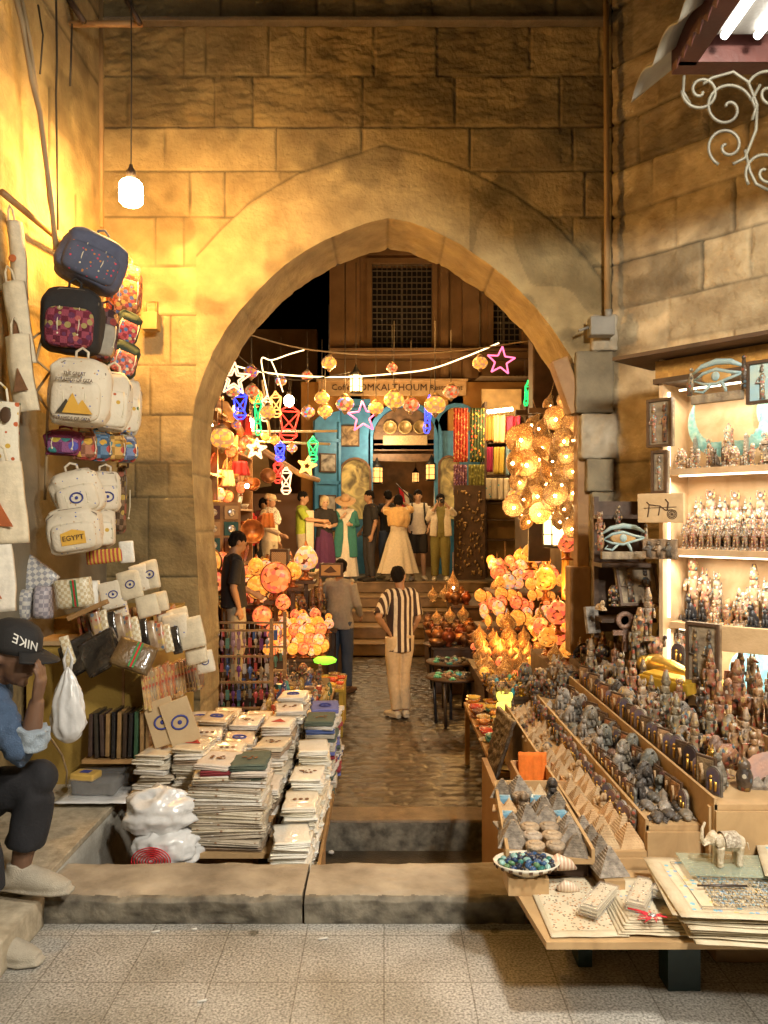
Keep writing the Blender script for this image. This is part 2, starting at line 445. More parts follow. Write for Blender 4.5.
DWOOD = mat('dark_wood', (.10,.055,.03), (.05,.028,.015), rough=.55, scale=6, bump=.3, bscale=30)
PLY = mat('pale_plywood', (.50,.33,.16), (.38,.24,.11), rough=.6, scale=5, bump=.12, bscale=30, dist=2)
mb = MB(); mb.box((wx(584), FY+.08, wz(520)), (.085,.12,1.9), bev=.01); mb.at((wx(569), FY+.06, wz(385)), (0,-.35,0)); mb.box((0,0,0), (.12,.14,.40), bev=.012); mb.at()
mb.box((wx(580), FY+.06, wz(610)), (.15,.16,.62), bev=.012)
mb.build('wooden_post', WOOD, None, label='worn ochre wooden post standing inside the right jamb of the archway', cat='post')

# pavement, kerb, ledges, threshold, alley, stairs
def floor_mat():
    m = mat('terrazzo_tile', (.66,.64,.59), (.18,.17,.15), rough=.5, scale=115, bump=.12, bscale=160, detail=3)
    nt = m.node_tree; N = nt.nodes; L = nt.links; b = N['Principled BSDF']; src = b.inputs['Base Color'].links[0].from_socket
    tc = [n for n in N if n.type == 'TEX_COORD'][0]
    br = N.new('ShaderNodeTexBrick'); br.offset = 0; br.inputs['Scale'].default_value = 1; br.inputs['Brick Width'].default_value = .3; br.inputs['Row Height'].default_value = .3
    br.inputs['Mortar Size'].default_value = .0028; br.inputs['Mortar Smooth'].default_value = .3; br.inputs['Color1'].default_value = (1,1,1,1); br.inputs['Color2'].default_value = (.86,.85,.83,1); br.inputs['Mortar'].default_value = (.5,.48,.44,1)
    mp = N.new('ShaderNodeMapping'); mp.inputs['Location'].default_value = (0, .035, 0); L.new(tc.outputs['Object'], mp.inputs[0]); L.new(mp.outputs[0], br.inputs['Vector'])
    big = N.new('ShaderNodeTexNoise'); big.inputs['Scale'].default_value = 2.2; big.inputs['Detail'].default_value = 5; L.new(tc.outputs['Object'], big.inputs['Vector'])
    rr = N.new('ShaderNodeValToRGB'); rr.color_ramp.elements[0].position = .35; rr.color_ramp.elements[0].color = (.62,.6,.55,1); rr.color_ramp.elements[1].position = .6; rr.color_ramp.elements[1].color = (1,1,1,1); L.new(big.outputs['Fac'], rr.inputs['Fac'])
    st = N.new('ShaderNodeTexVoronoi'); st.inputs['Scale'].default_value = 3.1; L.new(tc.outputs['Object'], st.inputs['Vector'])
    r3 = N.new('ShaderNodeValToRGB'); r3.color_ramp.elements[0].position = .045; r3.color_ramp.elements[0].color = (.4,.38,.34,1); r3.color_ramp.elements[1].position = .075; r3.color_ramp.elements[1].color = (1,1,1,1); L.new(st.outputs['Distance'], r3.inputs['Fac'])
    cur = src
    for x in (br.outputs['Color'], rr.outputs['Color'], r3.outputs['Color']):
        q = N.new('ShaderNodeMix'); q.data_type = 'RGBA'; q.blend_type = 'MULTIPLY'; q.inputs[0].default_value = 1; L.new(cur, q.inputs[6]); L.new(x, q.inputs[7]); cur = q.outputs[2]
    L.new(cur, b.inputs['Base Color']); return m
mb = MB(); mb.box((0,-.5,-.05), (12,7.1,.1)); mb.build('pavement', floor_mat(), None, kind='structure')
EARTH = mat('dusty_ground', (.10,.08,.055), (.06,.045,.03), rough=.9)
mb = MB(); mb.box((0,20,-1.05), (120,120,.1)); mb.build('ground', EARTH, None, kind='structure')
KST = mat('worn_kerb_stone', (.46,.39,.29), (.20,.165,.12), rough=.7, scale=5, bump=.5, bscale=30, detail=9)
KDK = mat('grimy_kerb_face', (.27,.24,.18), (.085,.073,.055), rough=.8, scale=14, bump=.8, bscale=25, detail=9)
mb = MB()
for xa, xb, sd in ((-1.38,-.325,1),(-.315,.56,2),(.57,1.6,3)):
    nu, nv = 60, 26
    prof = [(3.37,.0),(3.37,.1),(3.3,.108),(3.2,.11),(3.1,.11),(3.06,.105),(3.045,.09),(3.05,.05),(3.06,-.01)]
    def fn(u, v):
        t = v*(len(prof)-1); k = min(int(t), len(prof)-2); f = t-k; y = prof[k][0]*(1-f)+prof[k+1][0]*f; z = prof[k][1]*(1-f)+prof[k+1][1]*f
        x = xa+(xb-xa)*u; n = noise.fractal(Vector((x*5, y*9+z*9, sd)), 1, 2, 4)
        chip = max(0, noise.noise(Vector((x*7, sd, 3))))*.03*math.exp(-((t-5)/1.2)**2)
        return (x, y+.008*n+chip*.8, z+.006*n-chip*.5-(.02 if u in (0, 1) else 0)*0)
    k0 = len(mb.f); mb.grid(nu, nv*2, fn)
    for q in range(k0, len(mb.f)):
        c = sum((Vector(mb.v[i]) for i in mb.f[q]), Vector())/4
        if c.y < 3.075 + .012*noise.noise(Vector((c.x*14, 0, 1))) and c.z < .106: mb.m[q] = 1
    for x, d in ((xa, 1), (xb, -1)): mb.add([(x,3.37,0),(x,3.37,.1),(x,3.1,.1),(x,3.06,.05),(x,3.06,-.01)], [(0,1,2,3,4)])
kerb = mb.build('kerb', [KST, KDK], None, kind='structure')
LEDGE = mat('ledge_stone', (.50,.42,.30), (.30,.25,.17), rough=.65, scale=22, bump=.3, bscale=70)
LEDGE2 = mat('grey_ledge_side', (.42,.40,.35), (.30,.28,.23), rough=.8, scale=10, bump=.3)
mb = MB(); rough_block(mb, (-2.2,3.93,-.4), (1.64,1.78,1.1), 4, .004, 1, 9); mb.box((-2.2,3.93,.1525), (1.66,1.8,.012)); mb.box((-1.382,3.93,.146), (.03,1.8,.03), bev=.004)
mb.build('stone_ledge', [LEDGE, LEDGE2], None, kind='structure')
mb = MB(); rough_block(mb, (-2.1,2.86,.06), (1.52,.36,.13), 6, .006, 0, 9); mb.build('ledge_step', LEDGE, None, kind='structure')
mb = MB(); rough_block(mb, (-2.3,3.25,.29), (.9,.8,.27), 8, .006, 0, 9); mb.build('stone_seat_block', LEDGE, None, kind='structure')
mb = MB(); mb.box((0,4.6,-.9), (6.4,2.6,.12)); mb.build('sunken_floor', mat('dark_wet_floor', (.09,.07,.045), (.05,.04,.025), rough=.45, bump=.5), None, kind='structure')
mb = MB(); rough_block(mb, (.05,5.82,-.76), (3.0,.28,.29), 12, .012, 0, 14)
for q in range(len(mb.f)):
    c = sum((Vector(mb.v[i]) for i in mb.f[q]), Vector())/4
    if c.y < 5.70 and c.z < -.64: mb.m[q] = 1
mb.build('threshold_step', [mat('threshold_stone', (.24,.17,.10), (.13,.09,.055), rough=.55, scale=9, bump=.5), KDK], None, kind='structure')
# alley of small worn setts
SETT = mat('worn_setts', (.135,.105,.075), (.045,.036,.027), rough=.36, scale=6, bump=.45, bscale=45, vcol=True, detail=8)
nu, nv = 210, 400; x0_, x1_, y0_, y1_ = -3., 3., 5.95, 13.2; mb = MB(); tint = []
rowh = .115; rs = random.Random(4); rows = {}
for j in range(nv+1):
    y = y0_+(y1_-y0_)*j/nv
    for i in range(nu+1):
        x = x0_+(x1_-x0_)*i/nu; yw = y+.03*noise.noise(Vector((x*1.7, y*.9, 0))); k = int(yw/rowh)
        if k not in rows:
            q = []; t = -3.5
            while t < 3.5: q.append(t); t += rs.uniform(.10, .26)
            rows[k] = q
        xs = rows[k]; xw = x+.02*noise.noise(Vector((x*4, y*4, 3)))
        b = sum(1 for q in xs if q < xw); du = min(abs(xw-xs[b-1]), abs(xs[b]-xw) if b < len(xs) else 9); dy = min(yw-k*rowh, (k+1)*rowh-yw)
        e = min(du, dy); g = math.exp(-(e/.016)**2)
        rnd = noise.cell(Vector((b*1.37+.5, k*2.11+.5, .5)))
        h = -.013*g+.006*rnd+.004*noise.noise(Vector((x*14, y*14, 1)))+.012*noise.noise(Vector((x*1.3, y*1.3, 7)))
        mb.v.append((x, y, -.66+h)); t = (.75+.5*abs(rnd))*(1-.5*g); tint.append((t, t*.98, t*.95, 1))
w = nu+1; mb.f = [(j*w+i, j*w+i+1, (j+1)*w+i+1, (j+1)*w+i) for j in range(nv) for i in range(nu)]; mb.m = [0]*len(mb.f); mb.s = [True]*len(mb.f); mb.tint = tint
mb.build('alley_paving', SETT, None, kind='structure')
STEP = mat('stair_stone', (.26,.17,.085), (.15,.10,.05), rough=.6, scale=5, bump=.5)
mb = MB()
for k, y in enumerate((12.75, 13.2, 13.75, 14.2, 14.85)):
    zt = -.66+.212*(k+1); rough_block(mb, (.2, (y+15.2)/2, zt-.10), (3.6, 15.2-y, .205), k+31, .006, 0, 12); mb.box((.2, y-.004, zt-.014), (3.6,.03,.028), bev=.006)
mb.build('stairs', STEP, None, kind='structure')
mb = MB(); mb.box((0,24,.33), (30,17.8,.14)); mb.build('upper_pavement', mat('upper_paving', (.16,.12,.07), (.10,.075,.045), rough=.5, scale=4), None, kind='structure')
# side walls of the alley behind the arch
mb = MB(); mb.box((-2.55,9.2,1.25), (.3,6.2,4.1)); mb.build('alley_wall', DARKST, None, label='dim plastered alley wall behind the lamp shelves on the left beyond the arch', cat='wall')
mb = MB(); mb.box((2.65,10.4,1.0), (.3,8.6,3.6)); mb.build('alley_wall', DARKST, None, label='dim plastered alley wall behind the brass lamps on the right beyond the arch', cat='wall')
for i_, (px_, py_, r_, w_) in enumerate([(318,848,.035,'larger'),(331,852,.018,'smaller')]):
    mb = MB(); rough_block(mb, (0,0,0), (r_*2,r_*1.6,r_), 40+i_, .02, 0, 5); o = mb.build('crumpled_paper', mat('white_paper'), None, label=w_+' scrap of crumpled white paper behind the kerb by the cloth stacks', cat='paper scrap') if 'white_paper' in MATS else mb.build('crumpled_paper', mat('white_paper', (.8,.77,.7), rough=.8), None, label=w_+' scrap of crumpled white paper behind the kerb by the cloth stacks', cat='paper scrap'); o.location = P(px_,py_,5.55)
for cnt, (x, y, l) in enumerate([(-.62,2.55,.03),(-.25,2.93,.035),(-.9,2.98,.03),(-.75,3.0,.02)]):
    mb = MB(); mb.tube([(0,0,.005),(l,l*.3,.005)], .0042, 8); o = mb.build('cigarette_end', mat('white_paper', (.8,.77,.7), rough=.8), None, cat='cigarette end',
        label=['white cigarette end lying on the pavement near the seated person', 'white cigarette end below the long kerb near its joint', 'pale cigarette end against the foot of the kerb', 'tiny pale stub at the left foot of the kerb'][cnt]); o.location = (x, y, 0)
# ================================================================= PEOPLE
def skin(n, c): return mat('skin_'+n, c, tuple(q*.85 for q in c), rough=.55, scale=12, bump=.05)
SK_T = skin('tan', (.40,.22,.12)); SK_L = skin('light', (.58,.37,.25)); SK_D = skin('deep', (.16,.085,.05))
def cloth(n, c, **k): return mat('cloth_'+n, c, tuple(q*.82 for q in c), rough=.85, scale=30, bump=k.pop('bump', .25), bscale=k.pop('bscale', 90), **k)
HAIR_K = mat('black_hair', (.010,.008,.007), rough=.85, spec=.15, scale=60, bump=.5, bscale=150); HAIR_B = mat('blond_hair', (.62,.50,.30), rough=.5, scale=60, bump=.5, bscale=150)
EYE = mat('dark_eye', (.02,.015,.01), rough=.2)
def base_pose():
    j = dict(pelvis=(0,0,.93), waist=(0,.005,1.06), chest=(0,.0,1.27), neck=(0,.015,1.455), head=(0,-.02,1.60))
    for s, n in ((-1,'R'),(1,'L')):
        j.update({'sh'+n:(s*.175,.01,1.40), 'el'+n:(s*.225,.03,1.13), 'wr'+n:(s*.235,-.05,.89), 'hip'+n:(s*.088,0,.90), 'kn'+n:(s*.10,-.02,.49), 'an'+n:(s*.11,.02,.085), 'toe'+n:(s*.135,-.13,.03)})
    return {k: Vector(v) for k, v in j.items()}
def hand(mb, wr, el, side, curl=.35, s=1.):
    d = (wr-el).normalized(); pn = Vector(side).normalized(); pn = (pn-d*pn.dot(d)).normalized(); w = d.cross(pn)
    mb.tube([wr-d*.02*s, wr+d*.03*s, wr+d*.085*s], [.026*s,.038*s,.040*s], 10, side=w, flat=.5)
    for i, (o, l) in enumerate(((-.030,.068),(-.010,.078),(.010,.072),(.029,.056))):
        a = wr+d*.08*s+w*o*s; b = a+(d+pn*curl*.5).normalized()*l*.5*s; c = b+(d+pn*curl*2).normalized()*l*.5*s
        mb.tube([a-d*.01*s, b, c], [.0098*s,.0092*s,.0075*s], 8)
    a = wr+d*.025*s-w*.03*s; b = a+(d*.6-w*.7+pn*.3).normalized()*.035*s; c = b+(d+pn*.3-w*.15).normalized()*.032*s
    mb.tube([a, b, c], [.013*s,.0115*s,.009*s], 8)
def frame_y(j):  # facing direction of the head, default -Y
    return j.get('face', Vector((0,-1,0))).normalized()
def body(j, sk, vox, H=1.72, fingers=True, palms=None, headscale=1.):
    mb = MB(); k = 1.
    side = (j['shL']-j['shR']).normalized()
    mb.tube([j['pelvis']-Vector((0,0,.06)), j['pelvis'], j['waist'], j['chest'], j['chest'].lerp(j['neck'], .65), j['neck']-Vector((0,0,.005))], [.13,.155,.135,.162,.165,.07], 16, side=side, flat=[.7,.68,.68,.64,.55,.8])
    f = frame_y(j); up = j.get('up') or (j['head']-j['neck']).normalized(); r_ = f.cross(up).normalized(); f = up.cross(r_).normalized()
    mb.tube([j['neck']-(j['head']-j['neck'])*.3, j['neck'], j['head']-up*.03], [.062,.052,.052], 12)
    hd = j['head']; X = Matrix((r_, f, up)).transposed().to_4x4(); hs = headscale
    keep = mb.M; mb.M = Matrix.Translation(hd) @ X @ Matrix.Scale(hs, 4)
    mb.ball((0,-.012,.022), (.075,.094,.092), n=18, m=12)            # skull
    mb.ball((0,.028,-.035), (.055,.058,.075), n=14, m=10)            # face and jaw
    mb.tube([(0,.082,.012),(0,.098,-.012),(0,.105,-.028),(0,.085,-.034)], [.009,.012,.016,.010], 8)
    mb.tube([(-.04,.074,.022),(0,.088,.026),(.04,.074,.022)], .0085, 6)   # brow
    mb.tube([(-.022,.078,-.056),(0,.089,-.054),(.022,.078,-.056)], .0085, 6)  # lips
    mb.ball((0,.062,-.092), (.024,.022,.018), n=8, m=6)
    for s in (-1, 1): mb.ball((s*.077,-.008,-.008), (.012,.02,.032), n=8, m=6)
    HM = mb.M.copy(); mb.M = keep
    for n, s in (('R',-1),('L',1)):
        mb.tube([j['sh'+n]+Vector((0,0,.0)), j['sh'+n].lerp(j['el'+n], .35), j['el'+n], j['el'+n].lerp(j['wr'+n], .3), j['wr'+n]], [.056,.048,.040,.041,.027], 12)
        mb.tube([j['neck'].lerp(j['chest'], .25), j['sh'+n]], [.06,.055], 10)
        mb.tube([j['hip'+n]+Vector((0,0,.03)), j['hip'+n].lerp(j['kn'+n], .35), j['kn'+n], j['kn'+n].lerp(j['an'+n], .3), j['an'+n]], [.088,.080,.056,.057,.036], 12)
        mb.tube([j['an'+n]+(j['an'+n]-j['toe'+n])*.2-Vector((0,0,.03)), j['an'+n]-Vector((0,0,.02)), j['toe'+n].lerp(j['an'+n], .15)-Vector((0,0,.004))], [.030,.036,.022], 10, flat=.8)
        pn = (palms or {}).get(n) or (-s, .3, 0)
        hand(mb, j['wr'+n], j['el'+n], pn)
    return remesh(mb, vox, 3, sk, 'person_body'), HM, side
def top_mesh(j, side, m, vox, sleeve='short', length=0., loose=1., hem_flat=.72, seed=1, amp=.010, collar=True):
    mb = MB(); p = j['pelvis']; dn = (p-j['waist']).normalized()
    pts = [p+dn*(.02+length), p, j['waist'], j['chest'], j['chest'].lerp(j['neck'], .6), j['neck']-Vector((0,0,.005))]
    mb.tube(pts, [.172*loose+.05*length,.170*loose,.160*loose,.178,.175,.075], 20, side=side, flat=[hem_flat,.72,.74,.70,.62,.9])
    for n in 'RL':
        s_, e, w = j['sh'+n], j['el'+n], j['wr'+n]
        mb.tube([j['neck'].lerp(j['chest'], .22), s_], [.068,.068], 12)
        if sleeve == 'short': mb.tube([s_, s_.lerp(e, .5), s_.lerp(e, .88)], [.068,.066,.070], 12)
        elif sleeve == 'long': mb.tube([s_, s_.lerp(e, .5), e, e.lerp(w, .5), e.lerp(w, .93)], [.067,.062,.055,.050,.042], 12)
        elif sleeve == 'rolled': mb.tube([s_, s_.lerp(e, .5), e, e.lerp(w, .25)], [.067,.064,.058,.054], 12)
    me = remesh(mb, vox, 3, m, 'top'); wrinkle(me, amp, 9, seed, .5); return me
def trousers_mesh(j, side, m, vox, short=False, wide=1., seed=2, amp=.008):
    mb = MB(); p = j['pelvis']
    mb.tube([p-Vector((0,0,.07)), p, p+(j['waist']-p)*.5], [.150,.165,.150], 18, side=side, flat=.72)
    for n in 'RL':
        h, k, a = j['hip'+n], j['kn'+n], j['an'+n]
        if short: mb.tube([h+Vector((0,0,.03)), h.lerp(k, .5), h.lerp(k, .95)], [.098*wide,.096*wide,.092*wide], 14)
        else: mb.tube([h+Vector((0,0,.03)), h.lerp(k, .4), k, k.lerp(a, .5), a+Vector((0,0,.01))], [.098,.092*wide,.074*wide,.067*wide,.062*wide], 14)
    me = remesh(mb, vox, 3, m, 'trousers'); wrinkle(me, amp, 11, seed, .6); return me
def shoes(j, m, parent, n):
    mb = MB(); a, t = j['an'+n], j['toe'+n]; d = t-a; d.z = 0; d.normalize(); z = t.z-.028
    b = a-d*.055; b.z = z+.03; e = t+d*.06; e.z = z+.028; md = a.lerp(t, .5); md.z = z+.045; an = a.copy(); an.z = z+.06
    mb.tube([b, an*.6+b*.4, md, t+Vector((0,0,.004)), e], [.034,.044,.047,.046,.026], 14, side=d.cross(Vector((0,0,1))), flat=[.7,1.0,.85,.62,.6])
    mb.tube([b-Vector((0,0,.018)), md-Vector((0,0,.035)), e-Vector((0,0,.012))], [.034,.048,.034], 12, side=d.cross(Vector((0,0,1))), flat=.35)
    me = remesh(mb, .008, 2, m, 'shoe'); put('shoe', me, parent)
def hair_mesh(HM, m, style='short', vox=.008):
    mb = MB(); mb.M = HM
    if style == 'short':
        mb.ball((0,-.022,.040), (.082,.098,.086), n=18, m=12); mb.ball((0,-.05,.0), (.074,.066,.075), n=14, m=10)
    elif style == 'bob':
        mb.ball((0,-.02,.038), (.090,.102,.088), n=18, m=12)
        for s in (-1, 1): mb.ball((s*.066,-.015,-.02), (.03,.055,.07), n=10, m=8)
        mb.ball((0,-.055,-.02), (.075,.055,.085), n=14, m=10)
    elif style == 'long':
        mb.ball((0,-.02,.036), (.088,.104,.088), n=18, m=12)
        mb.tube([(0,-.05,.02),(0,-.075,-.08),(0,-.08,-.20),(0,-.07,-.28)], [.078,.078,.07,.04], 14, side=(1,0,0), flat=.55)
    me = remesh(mb, vox, 1, m, 'hair'); wrinkle(me, .008, 40, 3, .4); return me
def person(label, loc, rz, H=1.72, ov=None, sk=SK_T, vox=.014, top=None, bottom=None, shoe=None, hair='short', hm=HAIR_K, extra=None, eyes=False, palms=None, group='people in the bazaar'):
    t = thing('person', label, 'person', loc, rz, group); j = base_pose()
    for k, v in (ov or {}).items(): j[k] = Vector(v)
    me, HM, side = body(j, sk, vox, palms=palms)
    t.scale = (H/1.72,)*3
    put('body', me, t)
    if top:
        tp = dict(top); put('top', top_mesh(j, side, tp.pop('m'), vox, seed=R.random()*50, **tp), t)
    if bottom:
        bt = dict(bottom); kind = bt.pop('kind', 'trousers')
        if kind == 'trousers': put('trousers', trousers_mesh(j, side, bt.pop('m'), vox, seed=R.random()*50, **bt), t)
        else:
            mb = MB(); z1 = j['waist'].z; z0 = bt['z0']; fl = bt['flare']; c = j['pelvis']
            def fn(u, v):
                a = 2*pi*u; z = z1+(z0-z1)*v; r = .145+.035*min(1, v*3)+(fl-.18)*max(0, v)**1.1; r *= 1+.10*v*cos(9*a+1.3*sin(3*a))
                return (c.x+r*cos(a), c.y+r*.78*sin(a), z)
            mb.grid(72, 18, fn); me2 = mb.mesh('skirt', bt['m']); put('skirt', me2, t)
    if shoe is not None:
        for n in 'RL': shoes(j, shoe, t, n)
    if hair: put('hair', hair_mesh(HM, hm, hair), t)
    if eyes:
        for s in (-1, 1):
            mb = MB(); mb.M = HM; mb.ball((s*.03,.079,.006), (.0115,.008,.007), n=8, m=6); mb.build('eye', EYE, t)
    if extra: extra(t, j, HM, side)
    return t
C_CREAM = cloth('cream', (.70,.60,.42)); C_BLK = cloth('black', (.022,.02,.02)); C_WHT = cloth('white', (.78,.72,.60)); C_GREY = cloth('warm_grey', (.36,.32,.25))
C_JEAN = cloth('jeans', (.06,.08,.12)); C_BEIGE = cloth('beige', (.62,.49,.32)); C_OLIVE = cloth('olive', (.24,.22,.07)); C_TEAL = cloth('teal', (.04,.20,.18)); C_PURP = cloth('purple', (.10,.025,.09))
C_STRIPE = cloth('striped', (.74,.66,.52), stripes=(0, .074, (.045,.025,.02), .52)); C_LIME = cloth('lime', (.34,.42,.04)); C_RED = cloth('red', (.62,.03,.02)); C_SCARF = cloth('scarf', (.50,.46,.38), spots=(60, [(.1,.09,.08),(.6,.55,.45),(.25,.22,.2)], .5))
C_OCHRE = cloth('ochre', (.72,.46,.18)); SH_W = cloth('shoe_cream', (.66,.58,.44)); SH_K = cloth('shoe_black', (.03,.025,.02)); SH_B = cloth('shoe_brown', (.14,.07,.03)); C_KHAKI = cloth('khaki', (.42,.36,.25))
Z = -.65
# man in the striped shirt, seen from behind, hand on hip; looks right
person('man in a cream and brown striped shirt seen from behind, one hand on his hip', (.18,8.8,Z), pi+.55, 1.72,
    dict(elR=(-.37,.10,1.17), wrR=(-.19,.02,1.0), wrL=(.22,-.10,.88), elL=(.235,.06,1.12), face=(-.7,-.7,0), knL=(.08,-.03,.49), anL=(.07,.02,.085), toeL=(.08,-.13,.03), anR=(-.06,.03,.085), toeR=(-.10,-.12,.03), knR=(-.085,-.02,.49)) and
    dict(elL=(.36,.12,1.17), wrL=(.19,.05,1.0), wrR=(-.17,-.10,.88), elR=(-.205,.07,1.12), face=(-.75,-.65,0), knL=(.07,-.03,.49), anL=(.06,.02,.085), toeL=(.07,-.13,.03), anR=(-.05,.04,.085), toeR=(-.09,-.11,.03), knR=(-.07,-.02,.49)),
    sk=SK_T, vox=.011, top=dict(m=C_STRIPE, sleeve='short', length=.15, loose=.97), bottom=dict(m=C_BEIGE, wide=1.0), shoe=SH_W)
person('man in a grey-beige long-sleeved shirt and dark trousers seen from behind', (-.58,10.05,Z), pi-.35, 1.74,
    dict(elR=(-.24,-.02,1.14), wrR=(-.20,-.22,.98), elL=(.24,-.02,1.14), wrL=(.24,-.24,1.0), face=(.5,-.8,0)), sk=SK_T, vox=.012,
    top=dict(m=C_GREY, sleeve='long', length=.08, loose=1.1), bottom=dict(m=C_JEAN, wide=1.05), shoe=SH_B)
person('man in a black t-shirt and khaki trousers standing among the lamps on the left', (-1.66,8.5,-.26), pi/2+.45, 1.74,
    dict(elR=(-.25,.07,1.12), wrR=(-.22,-.0,.9), elL=(.22,-.05,1.14), wrL=(.16,-.26,1.02), face=(.0,-.9,-.35), head=(0,-.05,1.59)), sk=SK_T, vox=.012,
    top=dict(m=C_BLK, sleeve='short', length=.02, loose=1.12), bottom=dict(m=C_KHAKI, wide=1.15), shoe=SH_K)
def apron(t, j, HM, side):
    mb = MB(); mb.slab(8, 12, lambda u, v: (-.15+.3*u, -.155+.05*cos(pi*(u-.5)*2)*-1, .62+.75*v), (0,-.012,0)); mb.build('apron', C_CREAM, t)
person('man in a lime t-shirt and cream apron reaching to the right', (-1.52,14.35,.40), pi/2-.15, 1.73,
    dict(elR=(-.22,-.14,1.2), wrR=(-.12,-.40,1.18), elL=(.22,-.16,1.2), wrL=(.10,-.42,1.14)), vox=.016, top=dict(m=C_LIME, sleeve='short'), bottom=dict(m=C_KHAKI), shoe=SH_K, extra=apron)
person('woman with short blond hair, black top and long purple skirt', (-1.13,14.6,.40), .35, 1.66,
    dict(elR=(-.23,-.02,1.15), wrR=(-.10,-.22,1.14), elL=(.23,-.02,1.15), wrL=(.08,-.24,1.12)), sk=SK_L, vox=.016, top=dict(m=C_BLK, sleeve='short', length=.05), bottom=dict(kind='skirt', m=C_PURP, z0=.18, flare=.24), shoe=SH_K, hair='bob', hm=HAIR_B, eyes=True)
def hat(t, j, HM, side):
    mb = MB(); mb.M = HM @ Matrix.Rotation(-.15, 4, 'X')
    def br(u, v):
        a = 2*pi*u; r = .09+.12*v; return (r*cos(a), r*sin(a)-.01, .065-.03*v*v+.012*v*cos(2*a))
    mb.grid(40, 6, br); mb.lathe([(.096,.06),(.094,.11),(.08,.145),(.04,.16),(.001,.16)], (0,-.012,0), 24, sy=1.15); mb.build('straw_hat', cloth('straw', (.62,.42,.24), stripes=(2,.008,(.4,.25,.12),.4)), t)
    mb = MB()
    for s in (-1, 1):
        mb.tube([j['shR' if s < 0 else 'shL']+Vector((0,-.03,.04)), Vector((s*.115,-.11,1.2)), Vector((s*.13,-.125,.9)), Vector((s*.15,-.13,.5))], [.045,.085,.095,.10], 12, side=(1,0,0), flat=.35)
    mb.tube([(0,.11,1.4),(0,.12,1.0),(0,.14,.5)], [.15,.19,.22], 16, side=(1,0,0), flat=.2)
    for n in 'RL': mb.tube([j['sh'+n], j['el'+n], j['el'+n].lerp(j['wr'+n], .85)], [.07,.062,.055], 12)
    put('cardigan', remesh(mb, .014, 3, C_TEAL, 'cardigan'), t)
person('woman in a wide straw hat, long white dress and teal cardigan', (-.75,14.9,.40), .1, 1.66,
    dict(elR=(-.22,-.05,1.14), wrR=(-.08,-.19,1.30), elL=(.24,.0,1.13), wrL=(.10,-.2,1.15), head=(0,-.045,1.595)), sk=SK_L, vox=.016, top=dict(m=C_WHT, sleeve=None), bottom=dict(kind='skirt', m=C_WHT, z0=.12, flare=.25), shoe=SH_W, hair='bob', hm=HAIR_B, eyes=True, extra=hat)
person('man in a black shirt and dark trousers turned to the left', (-.28,15.1,.40), -pi/2+.4, 1.78,
    dict(elR=(-.23,.05,1.13), wrR=(-.2,-.10,.95), wrL=(.24,-.05,.88)), vox=.016, top=dict(m=C_BLK, sleeve='short', length=.06, loose=1.08), bottom=dict(m=cloth('charcoal', (.05,.045,.045))), shoe=SH_K)
person('man in a black t-shirt and blue jeans standing behind the woman in white', (.08,15.75,.40), pi+.3, 1.80, dict(elL=(.3,.0,1.2), wrL=(.2,-.2,1.3)), vox=.016, top=dict(m=C_BLK, sleeve='short'), bottom=dict(m=C_JEAN), shoe=SH_W)
def shawl(t, j, HM, side):
    mb = MB()
    mb.tube([(0,.02,1.47),(0,.03,1.38),(0,.04,1.24),(0.02,.05,1.08)], [.13,.215,.235,.20], 20, side=(1,0,0), flat=[.8,.65,.62,.6])
    for n in 'RL': mb.tube([j['sh'+n], j['sh'+n].lerp(j['el'+n], .8)], [.085,.09], 12)
    me = remesh(mb, .014, 3, C_OCHRE, 'shawl'); wrinkle(me, .02, 12, 2, .4); put('shawl', me, t)
person('woman in a long cream dress and ochre shawl seen from behind, arms raised', (.28,14.95,.42), pi+.2, 1.67,
    dict(elR=(-.30,-.08,1.44), wrR=(-.10,-.16,1.58), elL=(.33,-.02,1.40), wrL=(.12,-.14,1.60), toeL=(.13,-.05,.03)), sk=SK_T, vox=.016, top=dict(m=C_CREAM, sleeve='short'), bottom=dict(kind='skirt', m=C_CREAM, z0=.16, flare=.40), shoe=SH_W, hair='bob', extra=shawl)
def pack(t, j, HM, side):
    mb = MB(); mb.box((0,.20,1.22), (.30,.14,.42), bev=.05)
    for s in (-1, 1): mb.tube([(s*.11,.13,1.42),(s*.115,.0,1.475),(s*.115,-.115,1.38),(s*.125,-.135,1.2),(s*.15,-.05,1.05)], .018, 8, side=(1,0,0), flat=.5)
    mb.build('backpack', C_BLK, t)
person('young man in a white shirt and black shorts wearing a backpack', (.68,15.4,.40), 0, 1.80,
    dict(elL=(.25,.02,1.13), wrL=(.2,-.14,.98), elR=(-.25,.02,1.13), wrR=(-.2,-.14,1.0)), sk=SK_L, vox=.016, top=dict(m=C_WHT, sleeve='rolled', length=.04, loose=1.06), bottom=dict(m=C_BLK, short=True), shoe=SH_W, eyes=True, extra=pack)
def overshirt(t, j, HM, side):
    mb = MB()
    for s in (-1, 1): mb.tube([(s*.13,-.06,1.43),(s*.13,-.12,1.2),(s*.15,-.12,.88)], [.05,.075,.08], 12, side=(1,0,0), flat=.35)
    mb.tube([(0,.10,1.4),(0,.12,1.1),(0,.13,.85)], [.15,.18,.19], 16, side=(1,0,0), flat=.25)
    for n in 'RL': mb.tube([j['sh'+n], j['el'+n], j['el'+n].lerp(j['wr'+n], .5)], [.072,.064,.058], 12)
    put('overshirt', remesh(mb, .014, 3, C_WHT, 'overshirt'), t)
